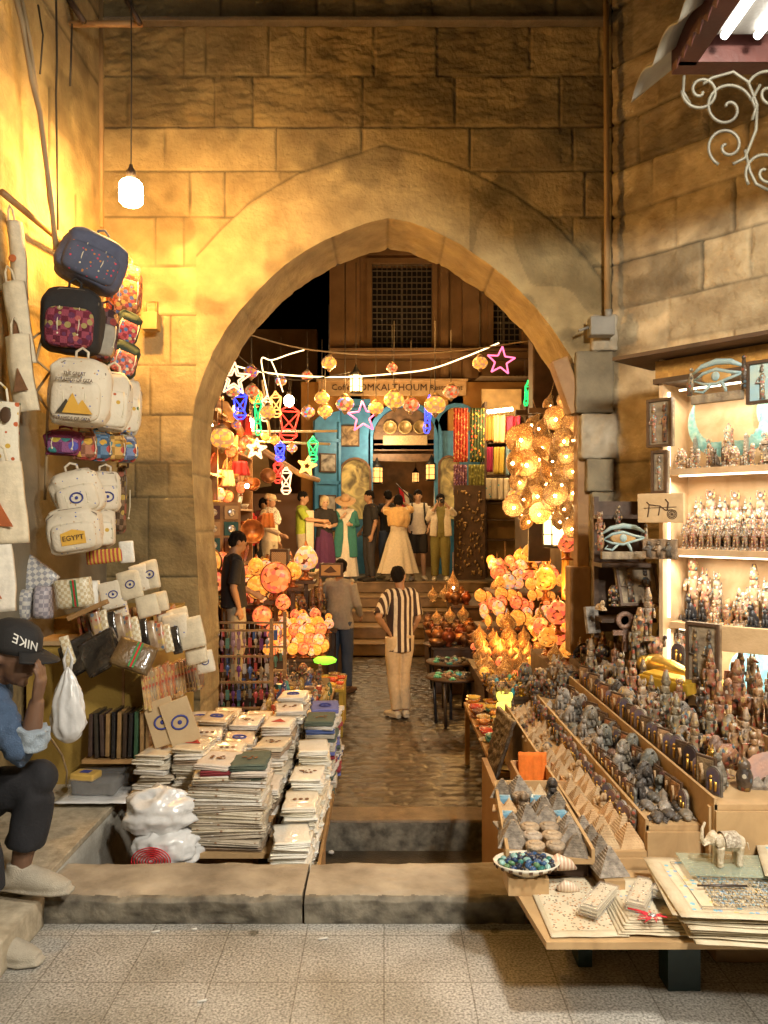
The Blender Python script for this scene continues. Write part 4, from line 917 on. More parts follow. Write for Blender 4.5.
# star lights, outline lanterns, hanging globes
PK = glow('pink', (1,.16,.32), .9); WH = glow('starwhite', (1,.66,.36), .8); YL = glow('yellow', (1,.50,.12), .8); BL = glow('blue', (.03,.05,1), 1.6); GR = glow('green', (.02,.9,.22), .5); RDL = glow('red', (1,.05,.03), .85)
def cord_up(mb, p, top, r=.004): mb.tube([p, Vector((p.x, p.y, p.z+top))], r, 5)
def star(label, px, py, Y, rad, m, rot=0., double=False):
    c_ = P(px, py, Y); s = Y/F; t = thing('star_light', label, 'star light', c_, 0, 'hanging star lights'); r = rad*s
    for q, nm in ((1., 'outline'), (.62, 'inner_outline')):
        if q < 1 and not double: break
        pts = [Vector((q*r*(1 if k % 2 == 0 else .42)*sin(rot+pi*k/5), 0, q*r*(1 if k % 2 == 0 else .42)*cos(rot+pi*k/5))) for k in range(10)]; mb = MB()
        for a, b in zip(pts, pts[1:]+pts[:1]): mb.tube([a, b], .0085*Y/8, 6)
        mb.build(nm, m, t)
    mb = MB(); mb.tube([(0,0,r),(0,0,r+.35)], .004, 5); mb.build('cord', CAB, t)
star('pink star light hanging at the right under the arch', 501, 361, 8.0, 14.5, PK, .1)
star('pink star light hanging in front of the cafe beside its arch', 363, 417, 9.0, 16, PK, -.05)
star('large cream double star light at the far left under the arch', 234, 379, 7.4, 17, WH, .05, True)
star('cream star light hanging in the left-hand lane', 256, 449, 10, 11, WH, .1, True)
star('yellow star light nearest the open blue door', 307, 466, 11, 10, YL, .2, True)
def outline_lantern(label, px, py, Y, w, h, m, rz=0):
    c_ = P(px, py, Y); s = Y/F; t = thing('outline_lantern', label, 'light', c_, 0, 'lantern-shaped coloured lights'); W_, H_ = w*s/2, h*s/2; t.rotation_euler = (0, rz, 0)
    mb = MB(); pr = [(0,1),(.35,.72),(.9,.5),(.55,-.45),(.8,-.75),(.35,-1)]
    L_ = [Vector((x*W_,0,z*H_)) for x, z in pr]; Rr = [Vector((-x*W_,0,z*H_)) for x, z in pr]
    for q in (L_, Rr):
        for a, b in zip(q, q[1:]): mb.tube([a, b], .009*Y/9, 6)
    for i in (1,2,3,4,5): mb.tube([L_[i], Rr[i]], .008*Y/9, 6)
    mb.tube([L_[2], Rr[3]], .007*Y/9, 6); mb.tube([L_[3], Rr[2]], .007*Y/9, 6)
    mb.build('outline', m, t); mb = MB(); mb.tube([(0,0,H_),(0,0,H_+.3)], .004, 5); mb.build('cord', CAB, t)
for a in [('deep blue lantern-shaped light below the large star at the left',240,404,8.5,15,30,BL,0),('red lantern-shaped light hanging high in the left-hand lane',289,421,9.5,22,38,RDL,.05),('tall green lantern-shaped light left of the red one',258,414,9,8,42,GR,0),
          ('white lantern-shaped light beside the tall green one',266,408,9.4,12,26,WH,.1),('small blue lantern-shaped light in the middle of the left-hand lane',280,451,10.5,11,20,BL,0),('green lantern-shaped light touching the open blue door',313,449,11,11,26,GR,0),
          ('slim deep blue light hanging before the cafe arch',428,414,9,8,38,BL,.08),('small green light hanging at the right end of the awning',527,393,9.5,5,26,GR,.1),('red lantern-shaped light low in the left-hand lane',278,471,12,10,24,RDL,0),('white lantern-shaped light low beside the red one',286,480,12.5,12,28,WH,0),('yellow lantern-shaped light hanging beside the tall red one',276,404,9.2,12,26,YL,-.05)]: outline_lantern(*a)
GLC = [(1,.25,.05),(1,.5,.08),(1,.1,.08),(.9,.7,.2),(.25,.35,.9),(.2,.6,.3),(1,.4,.3)]
def mosaic_glass(n, es, sc_=34, cols=GLC, rand=None): return mat('mosaic_'+n, (.5,.25,.1), rough=.25, bump=.1, bscale=80, spots=(sc_, cols, .55), emit='col', es=es, rand=rand)
WARMC = [(1,.30,.05),(1,.45,.08),(1,.16,.06),(1,.6,.16),(.9,.12,.2),(1,.5,.3)]
MG = [mosaic_glass('hang%d' % i, e, 30, c_) for i, (e, c_) in enumerate([(.25,GLC),(.42,[(1,.42,.06),(1,.34,.04),(.9,.5,.1)]),(.25,[(.8,.06,.03),(.8,.2,.05),(.6,.4,.2)]),(.25,[(.1,.12,.6),(.6,.06,.15),(.8,.25,.05)])])]
protoG = []
for i, m in enumerate(MG):
    t = thing('hanging_globe', 'x', 'lamp', (0,0,-20), 0, 'small glass globe lamps hung over the lane'); mb = MB(); mb.ball((0,0,0), (.085,.085,.07), n=16, m=10); mb.build('glass', m, t)
    mb = MB(); mb.lathe([(.03,.06),(.045,.068),(.02,.09),(.006,.1)], n=10); mb.build('brass_cap', mat('old_brass'), t); mb = MB(); mb.lathe([(.005,-.10),(.018,-.085),(.03,-.066)], n=10); mb.build('finial', mat('old_brass'), t); mb = MB(); mb.tube([(0,0,.09),(0,0,.65)], .004, 5); mb.build('cord', CAB, t); protoG.append(t)
CN = ['many-coloured','amber','red','blue and red']
spots_ = [(251,372,8,3,1.1,'beside the large star at the far left'),(233,391,8,0,1.1,'just below the large star'),(252,391,8.2,2,1.1,'between the blue light and the white one'),(329,363,8.4,1,1.2,'under the thin pale wire'),(307,376,8.3,2,.9,'on the rope light left of the pale name board'),(281,381,8.4,0,.9,'below the bent rope light'),
  (345,404,8.8,0,1.5,'at the left end of the pale name board'),(392,368,8.6,2,.9,'at the lowest dip of the long rope light'),(480,363,8.3,1,1.2,'left of the pink star at the right'),(451,392,8.6,2,1.3,'in front of the right end of the name board'),(394,400,8.8,1,1.7,'below the middle of the name board'),(435,405,8.8,1,1.8,'right of the slim blue light'),
  (411,405,8.9,2,1.4,'between the two large amber ones'),(376,408,9.0,1,1.3,'right of the pink star before the cafe'),(268,412,8.9,1,1.3,'beside the tall green light'),(308,412,9.1,0,1.2,'right of the tall red light'),(322,398,9.1,1,1.3,'near the open blue door, upper'),(325,411,9.2,1,1.3,'near the open blue door, lower'),(245,441,9.6,2,.9,'under the two bright bulbs'),(275,440,9.8,1,1.0,'above the small blue light'),(292,448,10,0,1.0,'at the lower end of the red light'),(222,438,8.6,1,2.0,'over the shelves by the left jamb'),(236,425,9,3,.8,'beside the two bright bulbs')]
for px, py, Y, k, s, w_ in spots_: place(protoG[k], P(px,py,Y), R.uniform(0,3), s*.82, CN[k]+' glass globe lamp hanging '+w_)
def bulb(label, px, py, Y, r, es=40):
    t = thing('light_bulb', label, 'light bulb', P(px,py,Y), 0, 'bare bulbs'); mb = MB(); mb.ball((0,0,0), (r,r,r*1.15), n=14, m=10); mb.build('glass_bulb', glow('bulb%d' % es, (1,.80,.48), es), t); mb = MB(); mb.lathe([(r*.4,r*1.0),(r*.4,r*1.8),(r*.2,r*2.0)], n=10); mb.tube([(0,0,r*1.9),(0,0,r*1.9+.3)], .004, 5); mb.build('socket', CAB, t)
for a in [('left one of the two bright bare bulbs at the left of the lane',241,425,10.5,.055),('right one of the two bright bare bulbs at the left of the lane',250,423,10.8,.06),('very bright bare bulb above the red lantern-shaped light',289,401,10.5,.07),('small bare bulb low over the left-hand shelves',247,486,9.4,.025),('small bare bulb by the top shelf near the left jamb',211,425,8.2,.02)]: bulb(*a)
# ================================================================= GOODS: one of each kind
RC = [(1.6,1.5,1.35),(.9,.85,.78),(.42,.38,.35),(1.45,1.1,.75),(.85,.9,.8),(.25,.21,.18),(1.2,.75,.55),(.62,.58,.5),(1.15,1.05,.85)]
FIG1 = mat('painted_resin', (.34,.26,.18), (.07,.05,.04), rough=.33, scale=22, bump=.5, bscale=110, rand=RC, spots=(52, [(.08,.13,.16),(.36,.24,.09),(.30,.07,.04),(.40,.35,.26),(.05,.045,.04)], .42))
FIG2 = mat('grey_resin', (.28,.26,.24), (.08,.075,.07), rough=.4, scale=25, bump=.6, bscale=120, rand=RC)
FIGB = mat('bright_painted_resin', (.50,.36,.24), (.20,.12,.08), rough=.5, scale=30, bump=.4, bscale=120, rand=[(1,1,1),(.95,.9,.8),(1,.8,.75),(.85,.95,1)], spots=(85, [(.25,.50,.55),(.68,.48,.18),(.55,.14,.12),(.75,.70,.6),(.12,.10,.09)], .42))
BLKR = mat('black_resin', (.035,.03,.028), rough=.35, scale=30, bump=.3, rand=[(1,1,1),(2.5,2,1.4),(1,1.2,1.5)])
LIME = mat('limestone_carving', (.62,.47,.29), (.46,.32,.18), rough=.8, scale=18, bump=.5, bscale=120, rand=[(1,1,1),(.9,.86,.8),(1,.9,.78),(.8,.76,.7)])
GREYP = mat('sparkling_grey_stone', (.40,.34,.27), (.15,.125,.10), rough=.55, scale=60, bump=.5, bscale=150, rand=[(1,1,1),(.7,.66,.6),(.85,.84,.82)])
GILT = mat('gilt', (.72,.46,.10), (.5,.28,.05), rough=.3, metal=.75, scale=12); TURQ = mat('turquoise', (.06,.30,.26), (.10,.42,.38), rough=.35, rand=[(1,1,1),(.6,.9,1.6),(1.4,1.2,.9)])
def pm(fn, mats, name='figurine'): mb = MB(); fn(mb); return mb.mesh(name, mats)
def f_god(mb, head='jackal'):      # standing god on a plinth, 0.20 high
    mb.box((0,0,.008), (.05,.055,.016)); mb.box((0,.016,.085), (.018,.012,.15))
    for s in (-1, 1): mb.tube([(s*.009,-.004+s*.008,.014),(s*.009,0,.06),(s*.008,0,.088)], [.0075,.008,.011], 7)
    mb.tube([(0,0,.068),(0,0,.092),(0,0,.108),(0,0,.132),(0,0,.143)], [.019,.016,.0125,.021,.010], 10, side=(1,0,0), flat=.65)
    for s in (-1, 1): mb.tube([(s*.020,0,.135),(s*.026,-.002,.112),(s*.022,-.014,.095)], [.0075,.0065,.005], 6)
    mb.ball((0,-.002,.155), (.0115,.013,.015), n=8, m=6); mb.tube([(0,.002,.170),(0,.003,.150),(0,.0,.132)], [.013,.018,.017], 10, side=(1,0,0), flat=.7)
    if head == 'jackal':
        mb.tube([(0,-.01,.156),(0,-.03,.150)], [.008,.004], 6)
        for s in (-1, 1): mb.tube([(s*.008,0,.165),(s*.010,.0,.195)], [.0055,.001], 5)
    elif head == 'falcon':
        mb.tube([(0,-.01,.156),(0,-.022,.148)], [.008,.002], 6); mb.tube([(0,0,.166),(0,.0,.185),(0,.002,.212)], [.014,.011,.004], 8)
    elif head == 'crown': mb.tube([(0,0,.165),(0,-.001,.18),(0,.001,.20),(0,.001,.222)], [.013,.018,.012,.007], 10)
    else:
        for s in (-1, 1): mb.tube([(s*.004,0,.168),(s*.016,0,.185),(s*.012,0,.205)], [.004,.0035,.002], 5)
        mb.ball((0,0,.190), (.011,.004,.011), n=10, m=6)
def f_cat(mb):       # seated cat
    mb.box((0,.005,.006), (.045,.07,.012)); mb.tube([(0,.022,.012),(0,.018,.04),(0,.002,.07),(0,-.008,.095)], [.024,.026,.019,.012], 12, side=(1,0,0))
    for s in (-1, 1): mb.tube([(s*.009,-.018,.012),(s*.009,-.016,.06)], [.006,.007], 6); mb.ball((s*.017,.012,.026), (.010,.02,.018), n=8, m=6); mb.tube([(s*.008,-.012,.115),(s*.011,-.010,.138)], [.007,.001], 5)
    mb.ball((0,-.014,.108), (.0145,.018,.0145), n=10, m=8); mb.tube([(0,.04,.015),(.025,.03,.015),(.03,-.01,.015)], .004, 5)
def f_bust(mb):      # royal bust with striped headcloth
    mb.lathe([(.030,0),(.032,.008),(.016,.014),(.014,.03)], n=12); mb.tube([(0,0,.03),(0,0,.045),(0,0,.062)], [.038,.036,.014], 12, side=(1,0,0), flat=.5)
    mb.ball((0,-.006,.088), (.018,.021,.026), n=12, m=8); mb.tube([(0,-.026,.094),(0,-.029,.084)], .004, 5)
    mb.tube([(0,.006,.126),(0,.006,.108),(0,.008,.08),(0,.006,.055)], [.012,.028,.038,.034], 14, side=(1,0,0), flat=[.8,.75,.42,.3])
    for s in (-1, 1): mb.tube([(s*.026,-.004,.07),(s*.024,-.018,.042)], [.009,.007], 7, flat=.5)
    mb.tube([(0,-.018,.118),(0,-.027,.126)], [.005,.003], 5); mb.tube([(0,-.022,.066),(0,-.026,.05)], [.004,.005], 6)
def f_camel(mb):
    mb.box((0,0,.005), (.04,.095,.01)); mb.tube([(0,.035,.075),(0,.012,.082),(0,0,.100),(0,-.014,.082),(0,-.034,.072)], [.013,.019,.014,.019,.013], 10)
    for s in (-1, 1):
        for y in (-.027, .029): mb.tube([(s*.010,y,.07),(s*.010,y-.003,.04),(s*.010,y,.01)], [.008,.005,.005], 6)
    mb.tube([(0,-.034,.072),(0,-.052,.075),(0,-.056,.105)], [.011,.009,.007], 8); mb.ball((0,-.066,.110), (.008,.016,.009), n=8, m=6); mb.box((0,0,.088), (.042,.03,.03), 0)
def f_obelisk(mb): mb.box((0,0,.01), (.05,.05,.02)); mb.box((0,0,.10), (.03,.03,.16), 0, .62); mb.pyr((0,0,.18), .0186, .0186, .022)
def f_sphinx(mb):
    mb.box((0,0,.006), (.05,.11,.012)); mb.tube([(0,.045,.03),(0,.02,.034),(0,-.018,.036),(0,-.028,.04)], [.020,.022,.019,.016], 10, side=(1,0,0))
    for s in (-1, 1): mb.tube([(s*.014,-.01,.02),(s*.014,-.052,.018)], [.009,.007], 7); mb.ball((s*.018,.036,.022), (.010,.022,.018), n=8, m=6)
    mb.ball((0,-.034,.068), (.012,.013,.017), n=10, m=8); mb.tube([(0,-.026,.086),(0,-.024,.065),(0,-.022,.045)], [.012,.024,.022], 10, side=(1,0,0), flat=.4)
def f_stela(mb):     # round-topped plaque on edge, thin along y
    n = 10; pl = [(-.035,0),(.035,0)]+[(.035*cos(pi*k/n), .075+.035*sin(pi*k/n)) for k in range(n+1)]; mb.prism(pl, -.006, .006, 0); pl2 = [(x*.8, .01+z*.86) for x, z in pl]; mb.prism(pl2, -.009, -.0062, 1)
    mb.tube([(-.008,-.010,.02),(-.008,-.010,.06)], .005, 5, 2); mb.ball((-.008,-.010,.07), .007, 2, 6, 4); mb.tube([(.014,-.010,.02),(.014,-.010,.055)], .005, 5, 2)
def f_plaque(mb): mb.box((0,0,.06), (.085,.012,.12), 0, bev=.002); mb.box((0,-.008,.06), (.068,.004,.10), 1); mb.tube([(-.012,-.011,.02),(-.01,-.011,.06),(-.016,-.011,.09)], [.008,.006,.008], 5, 2); mb.tube([(.016,-.011,.02),(.018,-.011,.055)], .006, 5, 2)
def f_fan(mb):       # scalloped half-moon fan dish standing on edge
    mb.grid(24, 4, lambda u, v: (cos(pi*u)*(.02+.05*v)*1.0, -.004*cos(u*48)*v, .01+sin(pi*u)*(.02+.055*v)), 0); mb.box((0,0,.006), (.05,.03,.012), 0)
def f_mask(mb):      # mask on stand
    mb.lathe([(.022,0),(.022,.006),(.006,.01),(.006,.03)], n=10); mb.tube([(0,0,.035),(0,-.004,.055),(0,-.004,.085),(0,0,.105)], [.014,.026,.030,.014], 12, side=(1,0,0), flat=[.5,.45,.5,.6]); mb.tube([(0,-.016,.082),(0,-.022,.068)], .0045, 5); mb.tube([(0,.004,.115),(0,.006,.08),(0,.004,.045)], [.02,.042,.036], 12, side=(1,0,0), flat=.2)
def f_beetle(mb):
    mb.ball((0,.004,.012), (.020,.026,.014), n=12, m=8); mb.ball((0,-.026,.010), (.013,.010,.009), n=8, m=6)
    for s in (-1, 1):
        for y in (-.015,.002,.018): mb.tube([(s*.016,y,.008),(s*.028,y+s*0-.004,.003)], .003, 5)
def f_tripyr(mb): mb.plate([(-.06,-.035),(.06,-.035),(.06,.035),(-.06,.035)], 0, .008); mb.pyr((.018,.004,.008), .062, .052, .05); mb.pyr((-.024,-.006,.008), .046,.044,.036); mb.pyr((.044,-.018,.008), .024,.024,.02)
def f_pyr(mb):
    for k in range(9): q = 1-k/9.5; mb.box((0,0,.0045+.0085*k), (.1*q,.1*q,.0085), 0, .93)
def f_ushabti(mb): mb.box((0,.004,.004), (.03,.03,.008)); mb.tube([(0,0,.006),(0,0,.05),(0,0,.085),(0,0,.10)], [.011,.016,.019,.008], 10, side=(1,0,0), flat=.7); mb.ball((0,-.001,.112), (.0105,.012,.015), n=8, m=6); mb.tube([(0,.003,.128),(0,.003,.11),(0,.001,.09)], [.008,.015,.016], 9, side=(1,0,0), flat=.6); mb.tube([(-.012,-.013,.08),(.012,-.015,.078)], .004, 5)
def f_jar(mb): mb.lathe([(.018,0),(.024,.02),(.027,.045),(.020,.066),(.018,.07),(.021,.076),(.016,.092),(.006,.102),(.001,.104)], n=14)
def f_throne(mb): mb.box((0,0,.03), (.05,.05,.06)); mb.box((0,.022,.065), (.05,.008,.07)); mb.tube([(0,.0,.05),(0,.004,.085),(0,0,.10)], [.016,.019,.008], 9, side=(1,0,0), flat=.7); mb.ball((0,-.002,.112), (.011,.012,.014), n=8, m=6); mb.tube([(0,0,.12),(0,0,.14)], [.010,.007], 8); [mb.tube([(s*.01,-.005,.062),(s*.01,-.032,.058),(s*.01,-.032,.01)], .007, 6) for s in (-1,1)]
KIND = {}
def addk(key, fn, mats, words, cat, name=None): KIND[key] = (pm(fn, mats, name or cat.replace(' ', '_')), words, cat, name or cat.replace(' ', '_'))
G3 = lambda: None
for key, fn, mats, words, cat, nm in [
    ('anubis', lambda m: f_god(m, 'jackal'), FIG1, 'jackal-headed standing statuette', 'statuette', 'standing_statuette'), ('horus', lambda m: f_god(m, 'falcon'), FIG1, 'falcon-headed standing statuette', 'statuette', 'standing_statuette'),
    ('king', lambda m: f_god(m, 'crown'), FIG1, 'crowned standing statuette', 'statuette', 'standing_statuette'), ('isis', lambda m: f_god(m, 'disc'), FIG1, 'horned standing statuette', 'statuette', 'standing_statuette'),
    ('cat', f_cat, FIG2, 'seated cat figurine', 'figurine', 'cat_figurine'), ('bcat', f_cat, BLKR, 'black seated cat figurine', 'figurine', 'cat_figurine'), ('bust', f_bust, FIG1, 'royal bust with headcloth', 'bust', 'royal_bust'), ('gbust', f_bust, FIG2, 'grey royal bust', 'bust', 'royal_bust'), ('camel', f_camel, FIG1, 'camel figurine', 'figurine', 'camel_figurine'),
    ('obelisk', f_obelisk, FIG2, 'small grey obelisk', 'obelisk', 'obelisk'), ('sphinx', f_sphinx, FIG2, 'crouching sphinx figurine', 'figurine', 'sphinx_figurine'), ('stela', f_stela, [FIG2, mat('violet_enamel', (.10,.09,.22), (.22,.16,.12), rough=.4, scale=40, rand=RC), GILT], 'round-topped painted plaque', 'plaque', 'standing_plaque'),
    ('plaque', f_plaque, [DWOOD, mat('carved_relief_panel', (.36,.24,.14), (.14,.09,.06), rough=.6, scale=45, bump=.8, rand=RC), LIME], 'square relief plaque', 'plaque', 'standing_plaque'), ('fan', f_fan, FIG1, 'scalloped fan-shaped dish', 'dish', 'fan_dish'), ('mask', f_mask, FIG1, 'royal mask on a stand', 'mask', 'royal_mask'),
    ('beetle', f_beetle, FIG2, 'scarab beetle', 'scarab', 'scarab_beetle'), ('tbeetle', f_beetle, TURQ, 'blue-green scarab beetle', 'scarab', 'scarab_beetle'), ('tripyr', f_tripyr, GREYP, 'three pyramids on a slab', 'pyramid', 'pyramid_group'), ('gpyr', f_pyr, GREYP, 'grey stepped stone pyramid', 'pyramid', 'stone_pyramid'), ('lpyr', f_pyr, LIME, 'cream limestone pyramid', 'pyramid', 'limestone_pyramid'),
    ('ltri', f_tripyr, LIME, 'cream three-pyramid group', 'pyramid', 'pyramid_group'), ('lsph', f_sphinx, LIME, 'cream limestone sphinx', 'figurine', 'sphinx_figurine'), ('ush', f_ushabti, FIG1, 'mummy-shaped statuette', 'statuette', 'mummy_statuette'), ('jar', f_jar, FIG1, 'small lidded jar', 'jar', 'lidded_jar'), ('throne', f_throne, FIG1, 'seated king statuette', 'statuette', 'seated_statuette'),
    ('bk_an', lambda m: f_god(m, 'jackal'), FIGB, 'brightly painted jackal-headed statuette', 'statuette', 'standing_statuette'), ('bk_ho', lambda m: f_god(m, 'falcon'), FIGB, 'brightly painted falcon-headed statuette', 'statuette', 'standing_statuette'), ('bk_ki', lambda m: f_god(m, 'crown'), FIGB, 'brightly painted crowned statuette', 'statuette', 'standing_statuette'), ('bk_is', lambda m: f_god(m, 'disc'), FIGB, 'brightly painted horned statuette', 'statuette', 'standing_statuette'),
    ('bk_us', f_ushabti, FIGB, 'brightly painted mummy statuette', 'statuette', 'mummy_statuette'), ('bk_bu', f_bust, FIGB, 'brightly painted royal bust', 'bust', 'royal_bust'), ('bk_th', f_throne, FIGB, 'brightly painted seated king', 'statuette', 'seated_statuette'), ('bk_cat', f_cat, BLKR, 'black cat figurine', 'figurine', 'cat_figurine'), ('gcat', f_cat, GILT, 'gilt seated cat figurine', 'figurine', 'cat_figurine'), ('tjar', f_jar, TURQ, 'turquoise lidded jar', 'jar', 'lidded_jar')]:
    addk(key, fn, mats, words, cat, nm)
CNT = {}
def good(key, loc, rz=0., s=1., where='', group=None, rot=None):
    me, words, cat, nm = KIND[key]
    lab = (words+', '+where).strip(', ')
    return put(nm, me, None, loc, rot or (0,0,rz), s, label=lab, cat=cat, group=group or (words.split(',')[0]+'s'))
# lamps lit from inside
def lit(n, es, cols=WARMC, sc_=26, rand=None): return mat('lit_'+n, (.25,.07,.015), rough=.3, bump=.15, bscale=70, spots=(sc_*1.6, cols, .78), emit='col', es=es, rand=rand)
RNDL = [(1,1,1),(.9,.65,.35),(1,.5,.5),(.75,.75,.5),(.6,.33,.12),(.9,.9,.9),(.35,.2,.1)]
LG = [lit('amber', .30, [(1,.42,.06),(1,.34,.04),(1,.50,.10),(.85,.30,.05)], 30, RNDL), lit('red', .30, [(1,.20,.06),(1,.27,.07),(.9,.14,.08),(1,.33,.12)], 26, RNDL), lit('multi', .24, [(1,.5,.12),(1,.62,.25),(.9,.40,.12),(.45,.5,.45),(1,.45,.35)], 24, RNDL)]
BRASS = mat('pierced_brass', (.34,.15,.035), (.16,.06,.012), rough=.35, metal=.4, scale=28, bump=.5, bscale=90, spots=(80, [(1,.50,.10),(1,.62,.18)], .26), emit='col', es=.20)
COPPER = mat('copper', (.55,.22,.08), (.28,.10,.04), rough=.35, metal=.7, scale=20, bump=.3)
def L_table(label, m, s=1.):   # mosaic table lamp: brass foot, glass egg, cap
    t = thing('mosaic_lamp', label, 'lamp', (0,0,-20), 0, 'lit mosaic glass lamps'); mb = MB(); mb.lathe([(.05,0),(.052,.01),(.02,.022),(.014,.05),(.03,.062),(.02,.07)], n=14); mb.lathe([(.02,.222),(.012,.235),(.004,.26)], n=10); mb.build('brass_foot', COPPER, t); mb = MB(); mb.lathe([(.018,.068),(.055,.082),(.078,.115),(.080,.145),(.064,.185),(.040,.215),(.018,.228)], n=18); mb.build('glass_shade', m, t); return t
def L_disc(label, m):          # round flat shade facing the lane
    t = thing('disc_lamp', label, 'lamp', (0,0,-20), 0, 'lit disc-shaped glass lamps'); mb = MB(); mb.lathe([(.035,0),(.035,.008),(.012,.02),(.012,.04)], n=12); mb.build('foot', COPPER, t); mb = MB(); mb.ball((0,0,.12), (.085,.035,.085), n=18, m=10); mb.build('glass_shade', m, t); mb = MB(); mb.at((0,0,.12),(pi/2,0,0)); mb.lathe([(.084,-.008),(.09,0),(.084,.008)], n=20); mb.at(); mb.build('rim', COPPER, t); return t
def L_dome(label):             # pierced copper onion
    t = thing('onion_lamp', label, 'lamp', (0,0,-20), 0, 'pierced copper onion lamps'); mb = MB(); mb.lathe([(.05,0),(.055,.01),(.035,.02),(.06,.05),(.082,.085),(.078,.115),(.05,.15),(.022,.175),(.01,.205),(.001,.24)], n=18); mb.build('pierced_shade', BRASS, t); mb = MB(); mb.ball((0,-.0,.075), .086, n=10, m=6); mb.v = [(x*.55, y*.55-.0, z) for x, y, z in mb.v]; mb.build('inner_glow', glow('inner', (1,.40,.07), 1.2), t); return t
def L_plate(label):            # pierced brass dish on edge with a bulb
    t = thing('brass_wall_lamp', label, 'lamp', (0,0,-20), 0, 'pierced brass lamps hung by the post'); mb = MB(); mb.at((0,0,0),(pi/2,0,0)); mb.lathe([(.001,.0),(.05,.004),(.09,.018),(.12,.045),(.126,.06),(.115,.05),(.085,.028),(.045,.014),(.001,.012)], n=22, amp=.03, k=11); mb.at(); mb.build('pierced_dish', BRASS, t); mb = MB(); mb.ball((.01,-.055,-.02), .014, n=10, m=8); mb.build('bulb', glow('tinybulb', (1,.78,.4), 30), t); return t
def L_egg(label):
    t = thing('brass_pendant', label, 'lamp', (0,0,-20), 0, 'pierced brass lamps hung by the post'); mb = MB(); mb.lathe([(.001,-.13),(.03,-.115),(.07,-.06),(.082,0),(.07,.05),(.035,.10),(.016,.15),(.006,.19)], n=18); mb.tube([(0,0,.18),(0,0,.42)], .004, 5); mb.build('pierced_shade', BRASS, t); mb = MB(); mb.ball((0,-.079,-.03), .013, n=10, m=8); mb.build('bulb', glow('tinybulb', (1,.78,.4), 30), t); return t
BOWLM = mat('glazed_bowl', (1,1,1), (.8,.8,.8), rough=.25, bump=.1, rand=[(.60,.20,.03),(.08,.26,.20),(.55,.06,.03),(.62,.40,.05),(.10,.22,.32),(.6,.55,.42),(.25,.10,.05),(.50,.30,.08)], spots=(60,[(.7,.55,.25),(.1,.2,.3),(.5,.1,.05)],.28))
def bowl_mesh(r=.07, h=.05): mb = MB(); mb.lathe([(r*.4,0),(r*.45,.006),(r*.75,h*.4),(r,h),(r*.94,h),(r*.68,h*.45),(r*.3,.012),(.001,.010)], n=22); return mb.mesh('bowl', BOWLM)
BOWL = bowl_mesh(); PLATE = bowl_mesh(.09, .016)
def boxy(n, m, mats=None, bev=.003, d=(.08,.06,.04)): mb = MB(); mb.box((0,0,d[2]/2), d, 0, bev=bev); return mb.mesh(n, m)
INLAY = mat('inlaid_box', (.40,.22,.08), (.2,.09,.03), rough=.35, scale=10, rand=[(1,1,1),(1.3,1.1,.9),(.6,.5,.5),(.9,1,.9)], checks=(70,(.62,.5,.3)))
IBOX = boxy('inlaid_box', INLAY)
# ================================================================= RIGHT-HAND STALL (near)
TOPZ = .30
tb = thing('front_table', 'low plywood table covered with papyrus sheets in front of the tiered stand', 'table', (0,0,0))
mb = MB(); mb.plate([(.50,2.37),(1.75,2.37),(1.75,2.86),(.44,2.86)], TOPZ-.022, TOPZ); mb.build('table_top', PLY, tb)
for x, y in ((1.02,2.66),(1.62,2.66),(.72,2.80)):
    mb = MB(); mb.box((x,y,(TOPZ-.022)/2), (.11 if y < 2.8 else .05,.09,TOPZ-.022)); mb.build('leg', mat('dark_green_paint', (.012,.03,.025), rough=.4), tb)
# tiered stand
st = thing('tiered_stand', 'plywood stand with tiers rising to the right, crowded with carved souvenirs', 'stand', (0,0,0))
tiers = [(.80,.985,.36,2.88,5.1),(.985,1.20,.45,2.90,5.0),(1.20,1.62,.565,2.80,5.0),(1.62,2.3,.66,2.86,4.1)]
for i, (xa, xb, z, ya, yb) in enumerate(tiers):
    mb = MB(); mb.box(((xa+xb)/2,(ya+yb)/2,z-.01), (xb-xa-.004,yb-ya,.02)); mb.box(((xa+xb)/2,ya-.008,(z-.02+TOPZ*.0)/2+.0), (xb-xa-.004,.016,z-.022)); mb.box((xa+.006,(ya+yb)/2,z/2+.012), (.012,yb-ya,z+.02-.0)); mb.build('tier', PLY, st)
mb = MB(); mb.box((1.49,2.83,.30), (.60,.02,.50)); mb.build('front_board', PLY, st)
for k, (x, y, z, d, rz) in enumerate([(1.27,2.72,.0,0,0)]): pass
def W(i): return ORD[i]
# limestone pyramids on the lowest tier
g = 'cream limestone pyramids on the lowest tier'
n = 0
for r_ in range(13):
    y = 2.95+.092*r_
    for c_ in range(2):
        big = r_ < 2
        x = .848+.088*c_+(.01 if r_ % 2 else 0); n += 1
        kk = 'lpyr' if not (r_ > 3 and (r_*2+c_) % 5 == 4) else 'lsph'
        good(kk, (x, y, .36), R.uniform(-.12,.12)+(0 if kk == 'lpyr' else .2), (1.02 if big else .82)*R.uniform(.93,1.05), W(r_)+' from the front, '+('outer' if c_ == 0 else 'inner')+' row, lowest tier', g)
for r_ in range(9):
    for c_ in range(3):
        kk = ['lsph','ltri','beetle','lpyr','ush'][(r_*3+c_*2) % 5]
        good(kk, (.835+.06*c_, 4.20+.10*r_+.02*c_, .36), R.uniform(-.4,.4), R.uniform(.55,.8) if kk != 'beetle' else .9, W(r_)+' from the front, '+['outer','middle','inner'][c_]+' line, far end of lowest tier')
for q in range(28): good('plaque' if q % 3 else 'stela', (1.175, 3.02+.07*q, .45), -pi/2+.35+R.uniform(-.2,.2), .95*R.uniform(.85,1.1), W(q)+' from the front, row against the third tier', 'plaques leaning against the tier edges')
